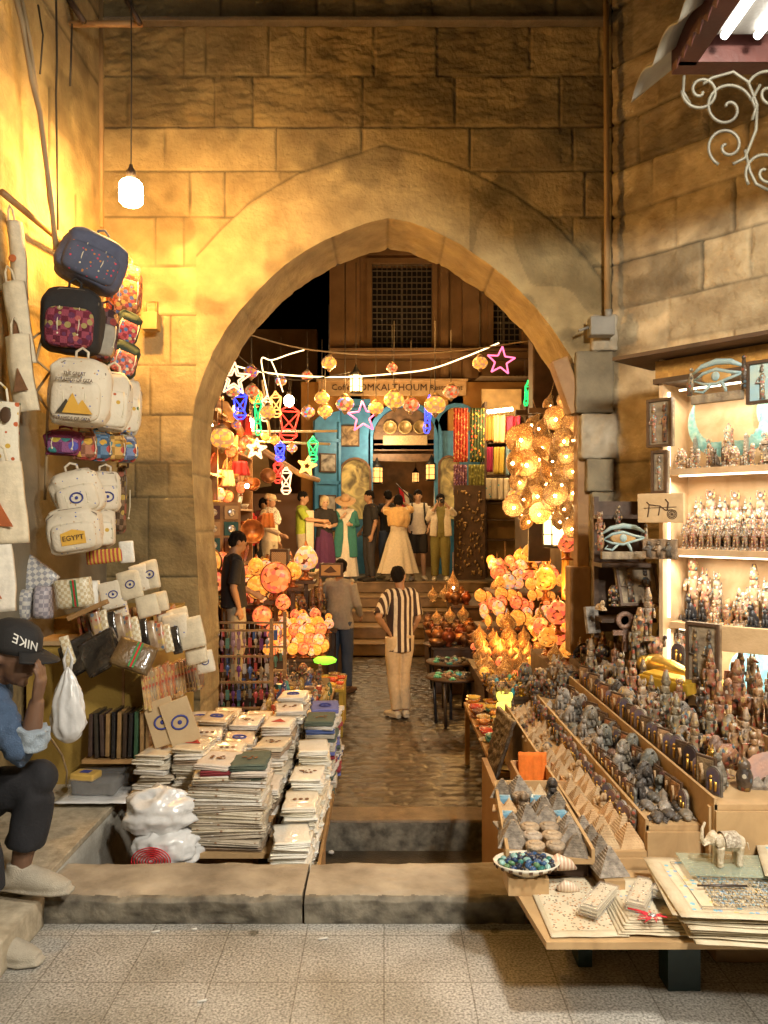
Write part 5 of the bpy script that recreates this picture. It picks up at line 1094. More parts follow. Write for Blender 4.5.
for q in range(30): good('stela' if q % 3 else 'ush', (.972, 3.0+.068*q, .36), -pi/2+.3+R.uniform(-.2,.2), .88*R.uniform(.8,1.1), W(q)+' from the front, row against the second tier', 'plaques leaning against the tier edges')
for q in range(12): good('plaque' if q % 2 else 'stela', (1.01+.004*(q % 2), 3.12+.052*q, .45), -pi/2+.2+R.uniform(-.1,.1), .7*R.uniform(.85,1.05), W(q)+' from the front, thin row along the second tier')
# second tier : grey pyramids, beetles, cats and sphinxes
ks = ['tripyr','bcat','gpyr','beetle','sphinx','obelisk','cat','gbust','gpyr','bust']
for r_ in range(19):
    for c_ in range(3):
        y = 2.96+.098*r_; 
        if r_ < 2: kk = 'beetle'
        else: kk = ks[(r_*3+c_*7+r_//3) % len(ks)]
        good(kk, (1.045+.062*c_+R.uniform(-.008,.008), y+R.uniform(-.015,.015), .45), R.uniform(-.5,.5), R.uniform(.85,1.2) if kk != 'beetle' else 1.3, W(r_)+' from the front, '+['outer','middle','inner'][c_]+' line, second tier')
# plaques standing on edge along the third tier lip
for q in range(26): good(['stela','plaque','stela'][q % 3], (1.245+R.uniform(-.004,.004), 2.90+.075*q, .565), -pi/2+.45+R.uniform(-.15,.1), R.uniform(.85,1.15), W(q)+' from the front along the third tier lip')
ks = ['cat','bust','anubis','jar','camel','ush','horus','fan','mask','sphinx','king','throne','isis','gbust']
for r_ in range(17):
    for c_ in range(4):
        y = 2.97+.118*r_; kk = ks[(r_*5+c_*3) % len(ks)]
        if r_ == 0 and c_ > 1: kk = ['tripyr','tjar'][c_-2]
        if r_ == 1 and c_ == 0: kk = 'gcat'
        good(kk, (1.30+.085*c_+R.uniform(-.012,.012), y+R.uniform(-.02,.02), .565), R.uniform(-.6,.6), R.uniform(1.0,1.4), W(r_)+' from the front, '+['outer','second','third','inner'][c_]+' line, third tier')
# top tier, up to the cabinet
ks = ['anubis','obelisk','king','horus','bust','isis','throne','ush','jar','camel','mask']
for r_ in range(11):
    for c_ in range(6):
        x = 1.665+.088*c_; y = 2.95+.112*r_
        if y > 5.5-.747*(x-1.63)/.664-1.02: continue
        if r_ in (7, 8) and c_ < 3: continue
        kk = ks[(r_*4+c_*5) % len(ks)] if r_ > 1 else ['obelisk','ush','king'][c_ % 3]
        good(kk, (x+R.uniform(-.012,.012), y+R.uniform(-.02,.02), .66), R.uniform(-.6,.6), R.uniform(1.05,1.4), W(r_)+' from the front, '+['outermost','second','third','fourth','fifth','innermost'][c_]+' line, top tier')
# darker heap behind the tiers by the pilaster
mb = MB(); mb.box((1.50,5.15,.23), (.42,.42,.86)); mb.box((1.66,4.74,.35), (.36,.42,.80)); mb.build('souvenir_counter', DWOOD, None, label='dark counter behind the tiered stand piled with figurines under the pilaster', cat='counter')
n = 0
for r_ in range(4):
    for c_ in range(8):
        kk = ['bust','mask','camel','cat','horus','fan','jar','anubis','throne'][(r_*3+c_*2) % 9]
        good(kk, (.98+.09*c_+R.uniform(-.02,.02), 4.99+.1*r_, .66 if c_ > 3 else .45), R.uniform(-.7,.7), R.uniform(.9,1.35), W(c_)+' from the post, '+W(r_)+' line, dark counter'); n += 1
for c_ in range(9): good(['horus','bust','isis','mask','camel','anubis','stela','king','fan'][c_], (1.49+.042*c_, 4.56+.07*(c_ % 3), .75), R.uniform(-.7,.7), R.uniform(1.0,1.5), W(c_)+' from the post, raised dark block')
# ---- lit cabinet, parallel to the angled wall
CB = Vector((1.67,4.57,0)); ang = math.atan2(RD.y, RD.x)
cb = thing('lit_cabinet', 'lit wooden cabinet of painted statuettes against the angled wall', 'cabinet', CB, ang)
CW = 1.55; CD = .30; OAK = mat('cabinet_oak', (.66,.47,.28), (.52,.34,.18), rough=.55, scale=3, dist=2.5, bump=.15)
mb = MB(); mb.box((CW/2,CD-.01,1.45), (CW,.02,2.1)); mb.build('back_board', OAK, cb)
for i, z in enumerate((1.90,1.43,1.00,.60)):
    mb = MB(); mb.box((CW/2,CD/2-.01,z-.018), (CW-.05,CD-.02,.036)); s_ = mb.build('shelf', OAK, cb)
for x in (-.012, CW+.012):
    mb = MB(); mb.box((x,CD/2-.02,1.47), (.024,CD+.02,2.16)); mb.build('side_panel', OAK, cb)
LED = glow('led', (1,.86,.60), 2.2)
for z, h in ((2.37,2.42),(1.865,1.43),(1.395,1.0),(.965,.6)):
    mb = MB(); mb.box((CW/2+.02,.035,z-.006), (CW-.1,.012,.010)); mb.build('light_strip', LED, cb)
for z0, z1 in ((1.92,2.36),(1.45,1.85),(1.02,1.38),(.62,.95)):
    mb = MB(); mb.box((.008,.03,(z0+z1)/2), (.010,.012,z1-z0)); mb.build('light_strip', LED, cb)
mb = MB(); mb.box((CW/2-.1,.02,2.56), (CW+.25,.46,.022)); mb.box((CW/2-.02,CD/2-.03,2.42), (CW+.06,CD+.05,.03)); mb.build('hood', DWOOD, cb)
CARV = mat('carved_frieze', (.50,.27,.06), (.28,.13,.03), rough=.5, scale=20, bump=.9, bscale=26, checks=(28,(.36,.18,.04)))
mb = MB(); mb.box((CW/2-.02,-.02,2.485), (CW+.05,.03,.11)); mb.build('frieze', CARV, cb)
def CP(u, v, z): return CB+RD*u+Vector((-RD.y, RD.x, 0))*v+Vector((0,0,z))   # v: depth into the cabinet
for z in (2.34,1.83,1.36,.93):
    for u in (.35,1.05): area('cabinet_strip_light', CP(u,.06,z), (0,0,ang), .6, .03, (1,.86,.64), 2.0)
# statuettes on the shelves
ks = ['bk_an','bk_ki','bk_us','bk_is','bk_ho','bk_bu','bk_th']
for row, (v, n_, s0, dz) in enumerate([(.23,19,1.6,.0),(.17,21,1.3,0),(.11,24,1.0,0),(.06,28,.8,0)]):
    for q in range(n_):
        kk = ks[(q*3+row*2) % 6] if not (row == 2 and q in (11,17)) else 'bk_cat'
        good(kk, CP(.09+q*(CW-.16)/n_, v, 1.432), ang+R.uniform(-.15,.15), s0*R.uniform(.92,1.1), W(q)+' from left, '+['rear','second','third','front'][row]+' row, middle shelf')
for q in range(18): good(['bk_bu','bk_th','bk_us','bk_is','bk_cat','bk_ki'][q % 6], CP(.06+.052*q, .07+.03*(q % 2), 1.902), ang, R.uniform(.8,1.05), W(q)+' from left, front of top shelf')
for q in range(7): good(['obelisk','ush','plaque','obelisk'][q % 4] if q < 4 else 'bk_cat', CP(.10+.10*q, .17, 1.902), ang, 1.0, W(q)+' from left, second line of top shelf')
for q in range(32):
    row = q % 2; kk = ['bk_ki','bk_us','bk_is','bk_cat','bk_bu','bk_th','bk_an','bk_ho','jar','bk_cat'][(q*3) % 10]
    good(kk, CP(.07+.036*q, .20-.11*row, 1.002), ang+R.uniform(-.3,.3), (1.5 if row == 0 else .95)*R.uniform(.85,1.1)*(1 if q > 1 else 1.2), W(q)+' from left on the third shelf')
TURQP = mat('pale_turquoise_paint', (.16,.42,.42), (.40,.60,.52), rough=.5, scale=40, bump=.4)
def winged(loc, s, label):
    t = thing('winged_figure', label, 'figurine', loc, ang); mb = MB(); mb.lathe([(.035,0),(.04,.02),(.02,.03),(.03,.08),(.018,.14),(.022,.17),(.001,.2)], n=12); mb.build('body', FIGB, t)
    for d in (-1, 1):
        mb = MB(); mb.grid(18, 5, lambda u, v: (d*(.03+.16*sin(u*1.9)*(1-.22*v)), -.01*v, .05+.16*(1-cos(u*1.9))*(1+.25*v)+.07*v*(1-u)+.006*sin(u*60)*v), 0); mb.grid(18, 5, lambda u, v: (d*(.03+.16*sin(u*1.9)*(1-.22*v)), .006-.01*v, .05+.16*(1-cos(u*1.9))*(1+.25*v)+.07*v*(1-u)), 0); mb.build('wing', TURQP, t)
    t.scale = (s,)*3
winged(CP(.29,.19,1.905), 1.3, 'large pale turquoise winged figure at the left of the top shelf'); winged(CP(.66,.21,1.98), 1.15, 'second turquoise winged figure, right of the largest one, top shelf'); winged(CP(.98,.19,1.95), 1.0, 'third winged figure at the right end of the top shelf')
for q, (u, nm) in enumerate(((.60,'left'),(.82,'right'))):
    mb = MB(); mb.box((0,0,.05), (.15,.09,.09), bev=.004); mb.box((0,0,.115), (.16,.10,.03), 0, .8)
    for x in (-.07,.07): mb.box((x,-.035,-.0), (.015,.015,.02))
    o = mb.build('miniature_chest', FIGB, None, label='painted miniature chest, the %s one of two under the winged figures' % nm, cat='miniature chest', group='miniature chests'); o.location = CP(u,.10,1.915); o.rotation_euler = (0,0,ang)
# plates, tureen and gold heads on the bottom shelf
BW = mat('blue_white_glaze', (.62,.66,.68), (.30,.42,.58), rough=.2, scale=22, bump=.1, detail=8); BG = mat('sky_blue_glaze', (.12,.42,.60), (.25,.60,.72), rough=.2, scale=25, bump=.1)
def plate(label, loc, r, m, rz, tilt=-1.35):
    mb = MB(); mb.lathe([(.001,.0),(r*.6,.004),(r*.95,.025),(r,.03),(r*.97,.034),(r*.6,.012),(.001,.008)], n=36); o = mb.build('plate', m, None, label=label, cat='plate', group='glazed plates'); o.location = loc; o.rotation_euler = (pi/2-.2, 0, rz)
plate('sky blue patterned plate leaning in the lowest compartment of the lit cabinet', CP(.44,.18,.74), .13, BG, ang); plate('pale blue-white plate at the left end of the lowest cabinet compartment', CP(.08,.2,.72), .11, BW, ang); plate('deep blue and white bowl-plate at the right end of the lowest compartment', CP(.92,.10,.71), .12, mat('deep_blue_glaze', (.10,.14,.50), (.45,.5,.7), rough=.2, scale=20), ang)
mb = MB(); mb.lathe([(.04,0),(.075,.03),(.095,.065),(.092,.08),(.07,.10),(.03,.115),(.012,.12),(.016,.135),(.001,.145)], n=28); o = mb.build('tureen', BW, None, label='blue and white lidded tureen beside the sky blue plate', cat='tureen'); o.location = CP(.68,.05,.605)
def goldfish(label, loc, rz, s):
    t = thing('golden_head', label, 'statue', loc, rz, 'golden statue pieces lying on the top tier'); mb = MB(); mb.tube([(-.15,0,.05),(-.08,0,.055),(0,0,.05),(.09,0,.035),(.15,0,.02)], [.035,.062,.055,.035,.008], 18, side=(0,1,0), flat=.75); mb.build('body', GILT, t); mb = MB(); mb.ball((-.155,0,.05), (.035,.04,.042), n=14, m=10); mb.tube([(-.10,0,.095),(-.12,0,.05),(-.09,0,.0)], .066, 14, side=(0,1,0), flat=.3); mb.build('headcloth', GILT, t); t.scale = (s,)*3
goldfish('large golden lying figure in front of the lowest cabinet compartment', CP(.12,-.16,.70), ang-.1, 1.15); goldfish('golden lying figure right of the larger one', CP(.42,-.20,.66), ang-.2, .95)
mb = MB(); mb.box((0,0,.03), (.34,.12,.06), bev=.008); mb.box((0,0,.065), (.30,.09,.02), bev=.006); o = mb.build('gilt_case', mat('bright_gilt', (.70,.48,.06), (.6,.36,.04), rough=.3, metal=.5), None, label='long yellow gilt case lying open between the golden figures', cat='case'); o.location = CP(.20,-.32,.68); o.rotation_euler = (.1,0,ang-.25)
# eye plaques, relief panels, ankh around the cabinet
def relief(name, label, px, py, Y, w_, h_, m, rz, cat='wall panel', tilt=0, frame=True, figs=2, fm=FIG1):
    t = thing(name, label, cat, P(px,py,Y), rz); t.rotation_euler = (tilt,0,rz); mb = MB(); mb.box((0,0,0), (w_,.03,h_), bev=.004); mb.build('panel', m, t)
    if frame:
        mb = MB(); 
        for q in (-1, 1): mb.box((q*(w_/2-.008),-.02,0), (.016,.014,h_)); mb.box((0,-.0205,q*(h_/2-.008)), (w_-.034,.014,.016))
        mb.build('frame', DWOOD, t)
    for k in range(figs):
        x = (k-(figs-1)/2)*w_/(figs+.4); hh = h_*.8; mb = MB(); mb.tube([(x,-.018,-hh/2),(x,-.022,-hh*.1),(x,-.022,hh*.12),(x,-.02,hh*.24)], [w_*.09,w_*.07,w_*.11,w_*.05], 8, side=(1,0,0), flat=.35); mb.ball((x,-.022,hh*.34), (w_*.055,.012,hh*.07), n=8, m=6); mb.tube([(x,-.022,hh*.4),(x,-.022,hh*.5)], [w_*.06,w_*.03], 7, flat=.5)
        mb.tube([(x-w_*.1,-.022,hh*.15),(x-w_*.2,-.022,-hh*.02),(x+w_*.02,-.024,-hh*.04)], w_*.025, 6); mb.build('carved_figure', [FIGB,FIG1,TURQ][k % 3] if fm is None else fm, t)
    return t
OLDP = mat('old_relief', (.34,.27,.17), (.16,.12,.08), rough=.7, scale=18, bump=.9, bscale=40); TANP = mat('tan_relief', (.62,.44,.24), (.50,.34,.17), rough=.7, scale=12, bump=.3)
relief('relief_panel','relief panel of two painted standing figures at the upper left of the lit cabinet',661,423,4.55,.16,.285,OLDP,ang,fm=None)
relief('relief_panel','narrow relief panel of one standing figure below the panel of two figures',661,472,4.5,.10,.25,OLDP,ang,figs=1,fm=None)
t = relief('chariot_plaque','tan plaque showing a chariot in thin dark lines beside the packed middle shelf',661,508,4.35,.255,.165,TANP,ang+.2,frame=False,figs=0,tilt=.05)
INK = mat('dark_ink', (.09,.045,.02), rough=.7); mb = MB()
for r_ in (.026,.018): mb.tube([(.065+r_*cos(a*pi/8),-.017,-.035+r_*sin(a*pi/8)) for a in range(17)], .0022, 5)
for k in range(4): a = k*pi/4; mb.tube([(.065-.02*cos(a),-.017,-.035-.02*sin(a)),(.065+.02*cos(a),-.017,-.035+.02*sin(a))], .0016, 5)
mb.tube([(.07,-.017,-.01),(.03,-.017,-.012),(.0,-.017,.012),(-.06,-.017,.02),(-.075,-.017,.035)], .003, 5); mb.tube([(-.06,-.017,.02),(-.07,-.017,-.05)], .003, 5); mb.tube([(.0,-.017,.012),(-.01,-.017,-.04)], .003, 5); mb.tube([(.04,-.017,-.01),(.045,-.017,.03),(.03,-.017,.05)], .004, 5); mb.tube([(-.09,-.017,.0),(.09,-.017,.006)], .0018, 5); mb.build('drawn_chariot', INK, t)
t = relief('script_plaque','tan plaque with raised picture-writing hung below the third shelf',754,641,3.85,.30,.13,TANP,ang+.15,frame=False,figs=0); mb = MB()
for k in range(16): x = -.13+.017*k; mb.tube([(x,-.017,.012+.01*(k % 3)),(x+.008*(k % 2),-.017,.04)], .003, 5)
mb.ball((-.07,-.016,-.02), (.03,.006,.012), n=8, m=6); mb.ball((.03,-.016,-.025), (.02,.006,.02), n=8, m=6); mb.tube([(-.11,-.017,-.045),(.12,-.017,-.05)], .002, 5); mb.build('writing', INK, t)
relief('relief_slab','tall weathered panel of two figures leaning at the foot of the lit cabinet',704,653,4.05,.18,.32,OLDP,ang,fm=FIG1)
relief('small_relief','rounded grey relief fragment under the chariot plaque',660,549,4.3,.19,.11,FIG2,ang+.1,frame=False,figs=3,fm=FIG2)
relief('leaning_panel','dark red-brown relief panel leaning in the niche left of the cabinet',637,586,4.75,.26,.26,OLDP,.1,tilt=-.35,figs=2)
relief('grey_tablet','thin grey tablet leaning at the foot of the pilaster',592,620,4.9,.09,.17,FIG2,.3,frame=False,figs=0,tilt=-.2)
def eye(label, px, py, Y, s, rz, blue):
    t = thing('eye_plaque', label, 'eye plaque', P(px,py,Y), rz, 'painted eye plaques'); t.scale = (s,)*3
    m1 = mat('old_gold_paint', (.50,.30,.10), (.3,.16,.05), rough=.5, scale=20, bump=.4); m2 = mat('grey_blue_paint', (.22,.34,.36), (.34,.40,.36), rough=.5, scale=25, bump=.4)
    mb = MB(); mb.box((0,.01,-.095), (.28,.04,.05), 0, bev=.004); mb.build('base', OLDP, t)
    mb = MB(); mb.tube([(-.14,0,.045),(-.08,0,.085),(0,0,.10),(.08,0,.09),(.14,0,.06)], [.006,.014,.018,.016,.008], 8, side=(0,0,1), flat=.6); mb.build('brow', m2, t)
    mb = MB(); mb.tube([(-.13,0,.01),(-.07,0,.045),(0,0,.058),(.07,0,.035),(.15,0,.02)], [.004,.010,.011,.010,.006], 8); mb.tube([(-.13,0,.01),(-.07,0,-.015),(0,0,-.022),(.07,0,.0),(.15,0,.02)], [.004,.008,.010,.009,.005], 8); mb.tube([(.03,0,-.015),(.05,0,-.05),(.055,0,-.07)], [.012,.010,.008], 8); mb.tube([(-.03,0,-.02),(-.07,0,-.06),(-.12,0,-.05),(-.10,0,-.03)], [.009,.008,.007,.004], 8); mb.build('outline', m2, t)
    mb = MB(); mb.ball((0,0,.018), (.085,.008,.036), n=16, m=8); mb.build('eyeball', m1, t); mb = MB(); mb.ball((0,-.008,.02), (.024,.008,.026), n=14, m=8); mb.build('iris', m2, t)
    mb = MB(); mb.tube([(-.15,0,-.07),(-.145,0,.0),(-.14,0,.06)], [.018,.022,.008], 8, side=(1,0,0), flat=.5); mb.ball((-.14,0,.075), .012, n=8, m=6); mb.build('side_figure', FIG1, t); mb = MB(); mb.tube([(.15,0,-.07),(.15,0,.02),(.15,0,.09)], [.014,.016,.010], 8, side=(1,0,0), flat=.5); mb.ball((.15,0,.10), .012, n=8, m=6); mb.build('side_figure', FIG1, t)
eye('painted eye plaque fixed to the hood of the lit cabinet', 716,380,4.0, .95, ang, 1); eye('painted eye plaque on the dark shelf beside the pilaster', 623,541,4.55, .90, .0, 0)
relief('blue_picture','pale blue relief picture hung at the right end of the cabinet hood',764,382,3.92,.16,.22,mat('pale_blue_panel', (.30,.50,.58), (.55,.60,.45), rough=.5, scale=8),ang,figs=1,fm=FIGB)
NS = thing('wall_rack', 'dark wooden rack of narrow shelves between the pilaster and the lit cabinet', 'rack', (0,0,0)); 
for z in (.98,1.32,1.62): mb = MB(); mb.box((1.51,4.85,z), (.34,.22,.025)); mb.build('shelf', DWOOD, NS)
mb = MB(); mb.box((1.36,4.95,1.3), (.03,.04,.9)); mb.box((1.66,4.95,1.3), (.03,.04,.9)); mb.build('upright', DWOOD, NS)
mb = MB(); mb.box((1.51,4.975,1.30), (.30,.01,.84)); mb.build('back_board', DWOOD, NS)
for q, (px, py, kk, s) in enumerate([(600,545,'isis',1.0),(618,532,'isis',.8),(601,610,'lsph',.7),(614,606,'bust',1.0),(654,612,'lsph',.6),(648,640,'king',1.4),(640,640,'ush',1.5)]): p_ = P(px,py,4.7 if q < 5 else 4.55); good(kk, p_, R.uniform(-.3,.3), s, W(q)+' of the pieces around the leaning panel')
mb = MB(); mb.at((0,0,.12),(pi/2,0,0)); mb.lathe([(.028,-.012),(.055,-.012),(.055,.012),(.028,.012),(.028,-.012)], n=24); mb.at(); mb.box((0,0,.0), (.032,.024,.14), 0, 1.0); mb.box((0,-.002,.045), (.15,.022,.03)); o = mb.build('stone_cross', FIG2, None, label='grey looped cross standing on the heap under the leaning panel', cat='looped cross'); o.location = P(625,640,4.7)
mb = MB(); mb.grid(40, 6, lambda u, v: (-.0+cos(2*pi*u)*(.02+.10*v), -.012*v+.004*sin(u*2*pi*22)*v, sin(2*pi*u)*(.02+.10*v)), 0); o = mb.build('scalloped_dish', mat('pink_shell', (.62,.36,.26), (.42,.30,.28), rough=.5, scale=14, bump=.3), None, label='large pink scalloped dish standing at the right end of the front board', cat='dish'); o.location = P(766,782,2.98)
# ================================================================= FRONT TABLE AND TRAY
PAPER = mat('papyrus', (.60,.53,.38), (.50,.41,.27), rough=.75, scale=14, bump=.25, bscale=120); 
PRINT = [mat('papyrus_print%d' % i, (.68,.60,.44), (.58,.48,.32), rough=.7, scale=12, bump=.2, spots=(sc_, cols, th)) for i, (sc_, cols, th) in enumerate([(58,[(.25,.38,.5),(.6,.55,.4),(.45,.2,.1),(.3,.25,.15)],.30),(90,[(.5,.25,.12),(.2,.15,.1),(.6,.5,.35)],.36),(36,[(.25,.42,.62),(.2,.45,.55),(.7,.5,.2)],.30)])]
def sheet(name, label, x0, x1, y0, y1, z, m, rz=0, curl=.01, cat='papyrus sheet', group='papyrus sheets on the front table', th=.0012, seed=0):
    t = thing(name, label, cat, ((x0+x1)/2,(y0+y1)/2,z), rz, group); w_, h_ = (x1-x0)/2, (y1-y0)/2
    def fn(u, v): a, b = 2*u-1, 2*v-1; return (a*w_, b*h_, curl*(.5+.5*noise.noise(Vector((a*1.5+seed, b*1.5, seed))))+curl*.8*max(0,-b-.7)*3*(.4+.6*noise.noise(Vector((a*3, seed, 1)))))
    mb = MB(); mb.slab(24, 14, fn, (0,0,th)); mb.build('paper', PAPER, t); 
    mb = MB(); mb.grid(24, 14, lambda u, v: tuple(Vector(fn(.07+.86*u, .09+.82*v))+Vector((0,0,th+.0012)))); mb.build('print', m, t)
    return t
z = TOPZ+.002
sheet('papyrus_sheet','sheet of small rows of picture-writing at the left corner of the table', .515,.76,2.39,2.80,z,PRINT[1],.02,.004)
nn = 0
for i in range(6): sheet('papyrus_sheet','%s sheet up in the thin pile left of the thick stack' % W(i), .74+.008*i,.98+.012*(i % 2),2.39+.012*i,2.74,z+.003+.0035*i,PRINT[(i+1) % 2],-.06+.03*(i % 3),.006,seed=i)
for i in range(13): sheet('large_papyrus','%s large sheet from the bottom of the thick stack at the right' % W(i), .965+R.uniform(-.012,.012)-.004*i,1.62,2.27+.012*abs((i % 5)-2)+.004*i,2.74+R.uniform(-.02,.02),z+.004+.0065*i,PRINT[2] if i == 12 else PRINT[0],-.10+R.uniform(-.05,.05),.010,group='large papyrus sheets in a thick stack',seed=i+9)
sheet('large_papyrus','loose sheet with a blue picture at the far right of the stack',1.30,1.72,2.46,2.78,z+.115,PRINT[2],-.35,.012,group='large papyrus sheets in a thick stack',seed=40)
def marks(mb, x0, x1, y0, y1, z_, nr, nc, rz=0, c=(0,0)):
    for r_ in range(nr):
        for q in range(nc):
            if R.random() < .12: continue
            x = x0+(x1-x0)*(q+.5)/nc; y = y0+(y1-y0)*(r_+.5)/nr; X_ = c[0]+x*cos(rz)-y*sin(rz); Y_ = c[1]+x*sin(rz)+y*cos(rz); mb.box((X_, Y_, z_), ((x1-x0)/nc*R.uniform(.2,.75), (y1-y0)/nr*R.uniform(.25,.7), .0008), rz=R.uniform(-.5,.5))
mb = MB(); marks(mb, -.10,.09,-.17,.17, z+.0085, 13, 16, .02, (.6375,2.595)); mb.build('writing', mat('faded_ink', (.40,.26,.16), rough=.8), bpy.data.objects['papyrus_sheet'])
bpy.data.objects['writing'].parent = None; w_ = bpy.data.objects['writing']; w_.parent = bpy.data.objects['papyrus_sheet']; w_.matrix_parent_inverse = Matrix.Translation((.6375,2.595,z)).inverted()
top_ = [o for o in bpy.data.objects if o.name.startswith('large_papyrus')][12]
for nm_, c_, a_ in (('blue_drawing', (.38,.48,.52), (-.22,.20,-.14,.14,13,34)),('tan_drawing', (.60,.48,.28), (-.23,.22,-.15,.15,11,26)),('ink_drawing', (.42,.36,.27), (-.22,.21,-.15,.14,17,60))):
    mb = MB(); marks(mb, *a_[:4], .0135, *a_[4:]); 
    if nm_ == 'ink_drawing':
        for q in (.165,.15): mb.tube([(-.27,-q,.0125),(.27,-q,.0125),(.27,q,.0125),(-.27,q,.0125),(-.27,-q,.0125)], .0012, 4)
    mb.build(nm_, mat(nm_, c_, rough=.8), top_)
mb = MB(); mb.box((0,0,0), (.42,.17,.005), bev=.001); o = mb.build('glass_pane', mat('thin_glass', (.55,.65,.5), rough=.05, bump=0, alpha=.35, spec=.8), None, label='clear greenish glass pane lying on the papyrus stack under the elephant', cat='glass pane'); o.location = (1.24,2.64,z+.112); o.rotation_euler = (0,0,-.08)
mb = MB(); mb.tube([(-.08,0,0),(.0,0,.001),(.08,0,0)], [.003,.0045,.004], 8); o = mb.build('pen', mat('dark_pen', (.06,.04,.03), rough=.4), None, label='dark slim pen lying across the papyrus stack', cat='pen'); o.location = (1.10,2.505,z+.108); o.rotation_euler = (0,0,-.02)
for i, (x, y, rz, lb) in enumerate([(.715,2.56,-.62,'left, tilted'),(.86,2.57,-.52,'middle, with a red tassel'),(.97,2.63,-.56,'right, leaning on the thick stack')]):
    t = thing('bookmark_pack', 'plastic-wrapped pack of printed bookmarks, the %s one' % lb, 'bookmark pack', (x,y,z+.022+.012*i), rz, 'packs of printed bookmarks'); t.rotation_euler = (0,0,pi/2+rz+.0)
    mb = MB(); 
    for k in range(6): mb.box((R.uniform(-.003,.003),R.uniform(-.002,.002),.002+.0045*k), (.19,.058,.0036))
    mb.build('cards', PAPER, t); mb = MB(); mb.box((0,0,.0295), (.165,.044,.001)); mb.build('print', PRINT[1], t)
    mb = MB(); mb.box((0,0,.014), (.21,.07,.034), bev=.006); mb.build('wrapper', mat('clear_plastic', (.8,.8,.78), rough=.08, alpha=.16, bump=1.0, bscale=35), t)
RT = cloth('red_tassel', (.70,.03,.05)); t = thing('tassel', 'bright red tassel with a silver charm hanging over the table edge', 'tassel', P(652,920,2.42)+Vector((0,0,.012)))
mb = MB()
for k in range(26):
    a = R.uniform(0,2*pi); l = R.uniform(.02,.055); mb.tube([(0,0,0),(cos(a)*l*.6,sin(a)*l*.5-.004,.006*R.random()),(cos(a)*l*1.1,sin(a)*l*.9,-.002)], .0014, 4)
mb.tube([(0,0,0),(-.03,.03,.002),(-.06,.05,.0)], .003, 5); mb.build('threads', RT, t); mb = MB(); mb.ball((0,0,.004), (.014,.012,.005), n=10, m=6); mb.build('charm', mat('silver', (.6,.6,.62), rough=.3, metal=.8), t)
# elephant
IV = mat('ivory_resin', (.66,.58,.44), (.46,.36,.22), rough=.45, scale=30, bump=.6, bscale=90); el = thing('elephant_figurine', 'ivory-coloured elephant figurine with raised trunk and patterned blanket', 'figurine', (1.17,2.64,z+.118), .1); el.scale = (.72,)*3
mb = MB(); mb.tube([(.085,0,.095),(.05,0,.105),(0,0,.108),(-.035,0,.105)], [.030,.042,.042,.032], 18, side=(0,1,0), flat=1.05)
for x in (-.035,.062):
    for s in (-1, 1): mb.tube([(x,s*.020,.09),(x,s*.021,.05),(x-.002,s*.021,.008),(x,s*.021,.0)], [.022,.016,.0145,.017], 10)
mb.ball((-.062,0,.125), (.030,.030,.033), n=14, m=10); mb.tube([(-.082,0,.125),(-.105,0,.105),(-.118,0,.13),(-.115,0,.175),(-.10,0,.205)], [.017,.014,.011,.008,.006], 10)
for s in (-1, 1): mb.tube([(-.085,s*.014,.108),(-.115,s*.018,.100),(-.128,s*.018,.112)], [.005,.004,.001], 6)
mb.tube([(.11,0,.10),(.122,0,.06)], [.005,.002], 6); me = remesh(mb, .0035, 2, IV, 'elephant'); put('body', me, el)
for s in (-1, 1): mb = MB(); mb.ball((-.045,s*.034,.122), (.022,.006,.030), n=12, m=8); mb.build('ear', IV, el)
mb = MB(); mb.grid(16, 12, lambda u, v: (-.02+.075*u, .048*sin((v-.5)*3.6), .108+.047*cos((v-.5)*3.6))); mb.build('blanket', mat('etched_blanket', (.62,.55,.42), (.20,.15,.10), rough=.5, scale=70, bump=.8, bscale=90), el)
# tray of stone souvenirs on the left of the table
tr = thing('goods_tray', 'shallow wooden tray of grey pyramids and round boxes at the left of the stand', 'tray', (0,0,0)); TZ = .395
mb = MB(); mb.plate([(.44,2.74),(.745,2.74),(.76,3.46),(.50,3.46)], TZ-.02, TZ); mb.build('bottom', PLY, tr)
for a, b in (((.44,2.74),(.50,3.46)),((.745,2.74),(.76,3.46)),((.50,3.46),(.76,3.46))):
    mb = MB(); v = Vector((b[0]-a[0], b[1]-a[1], 0)); mb.box(((a[0]+b[0])/2,(a[1]+b[1])/2,TZ+.006), (v.length,.012,.055), rz=math.atan2(v.y,v.x)); mb.build('edge', PLY, tr)
mb = MB(); mb.plate([(.46,2.80),(.74,2.80),(.75,3.44),(.52,3.44)], TOPZ, TZ-.021); mb.build('box_under', DWOOD, tr)
RBOX = mat('scarab_round_box', (.50,.41,.31), (.30,.24,.18), rough=.6, scale=40, bump=.8, bscale=70, rand=[(1,1,1),(.85,.8,.72),(1.05,.95,.8)])
def rb(mb): mb.lathe([(.036,0),(.037,.022),(.039,.024),(.039,.034),(.034,.038),(.001,.040)], n=24); mb.ball((0,0,.040), (.026,.018,.006), n=10, m=6)
addk('rbox', rb, RBOX, 'round carved stone box', 'stone box', 'round_box'); addk('bluetile', lambda m: (m.box((0,0,.012), (.06,.05,.024), bev=.004), m.ball((0,0,.024), (.02,.014,.006), n=10, m=6)), mat('blue_faience', (.10,.26,.40), (.2,.38,.48), rough=.3), 'small blue scarab box', 'stone box', 'blue_box')
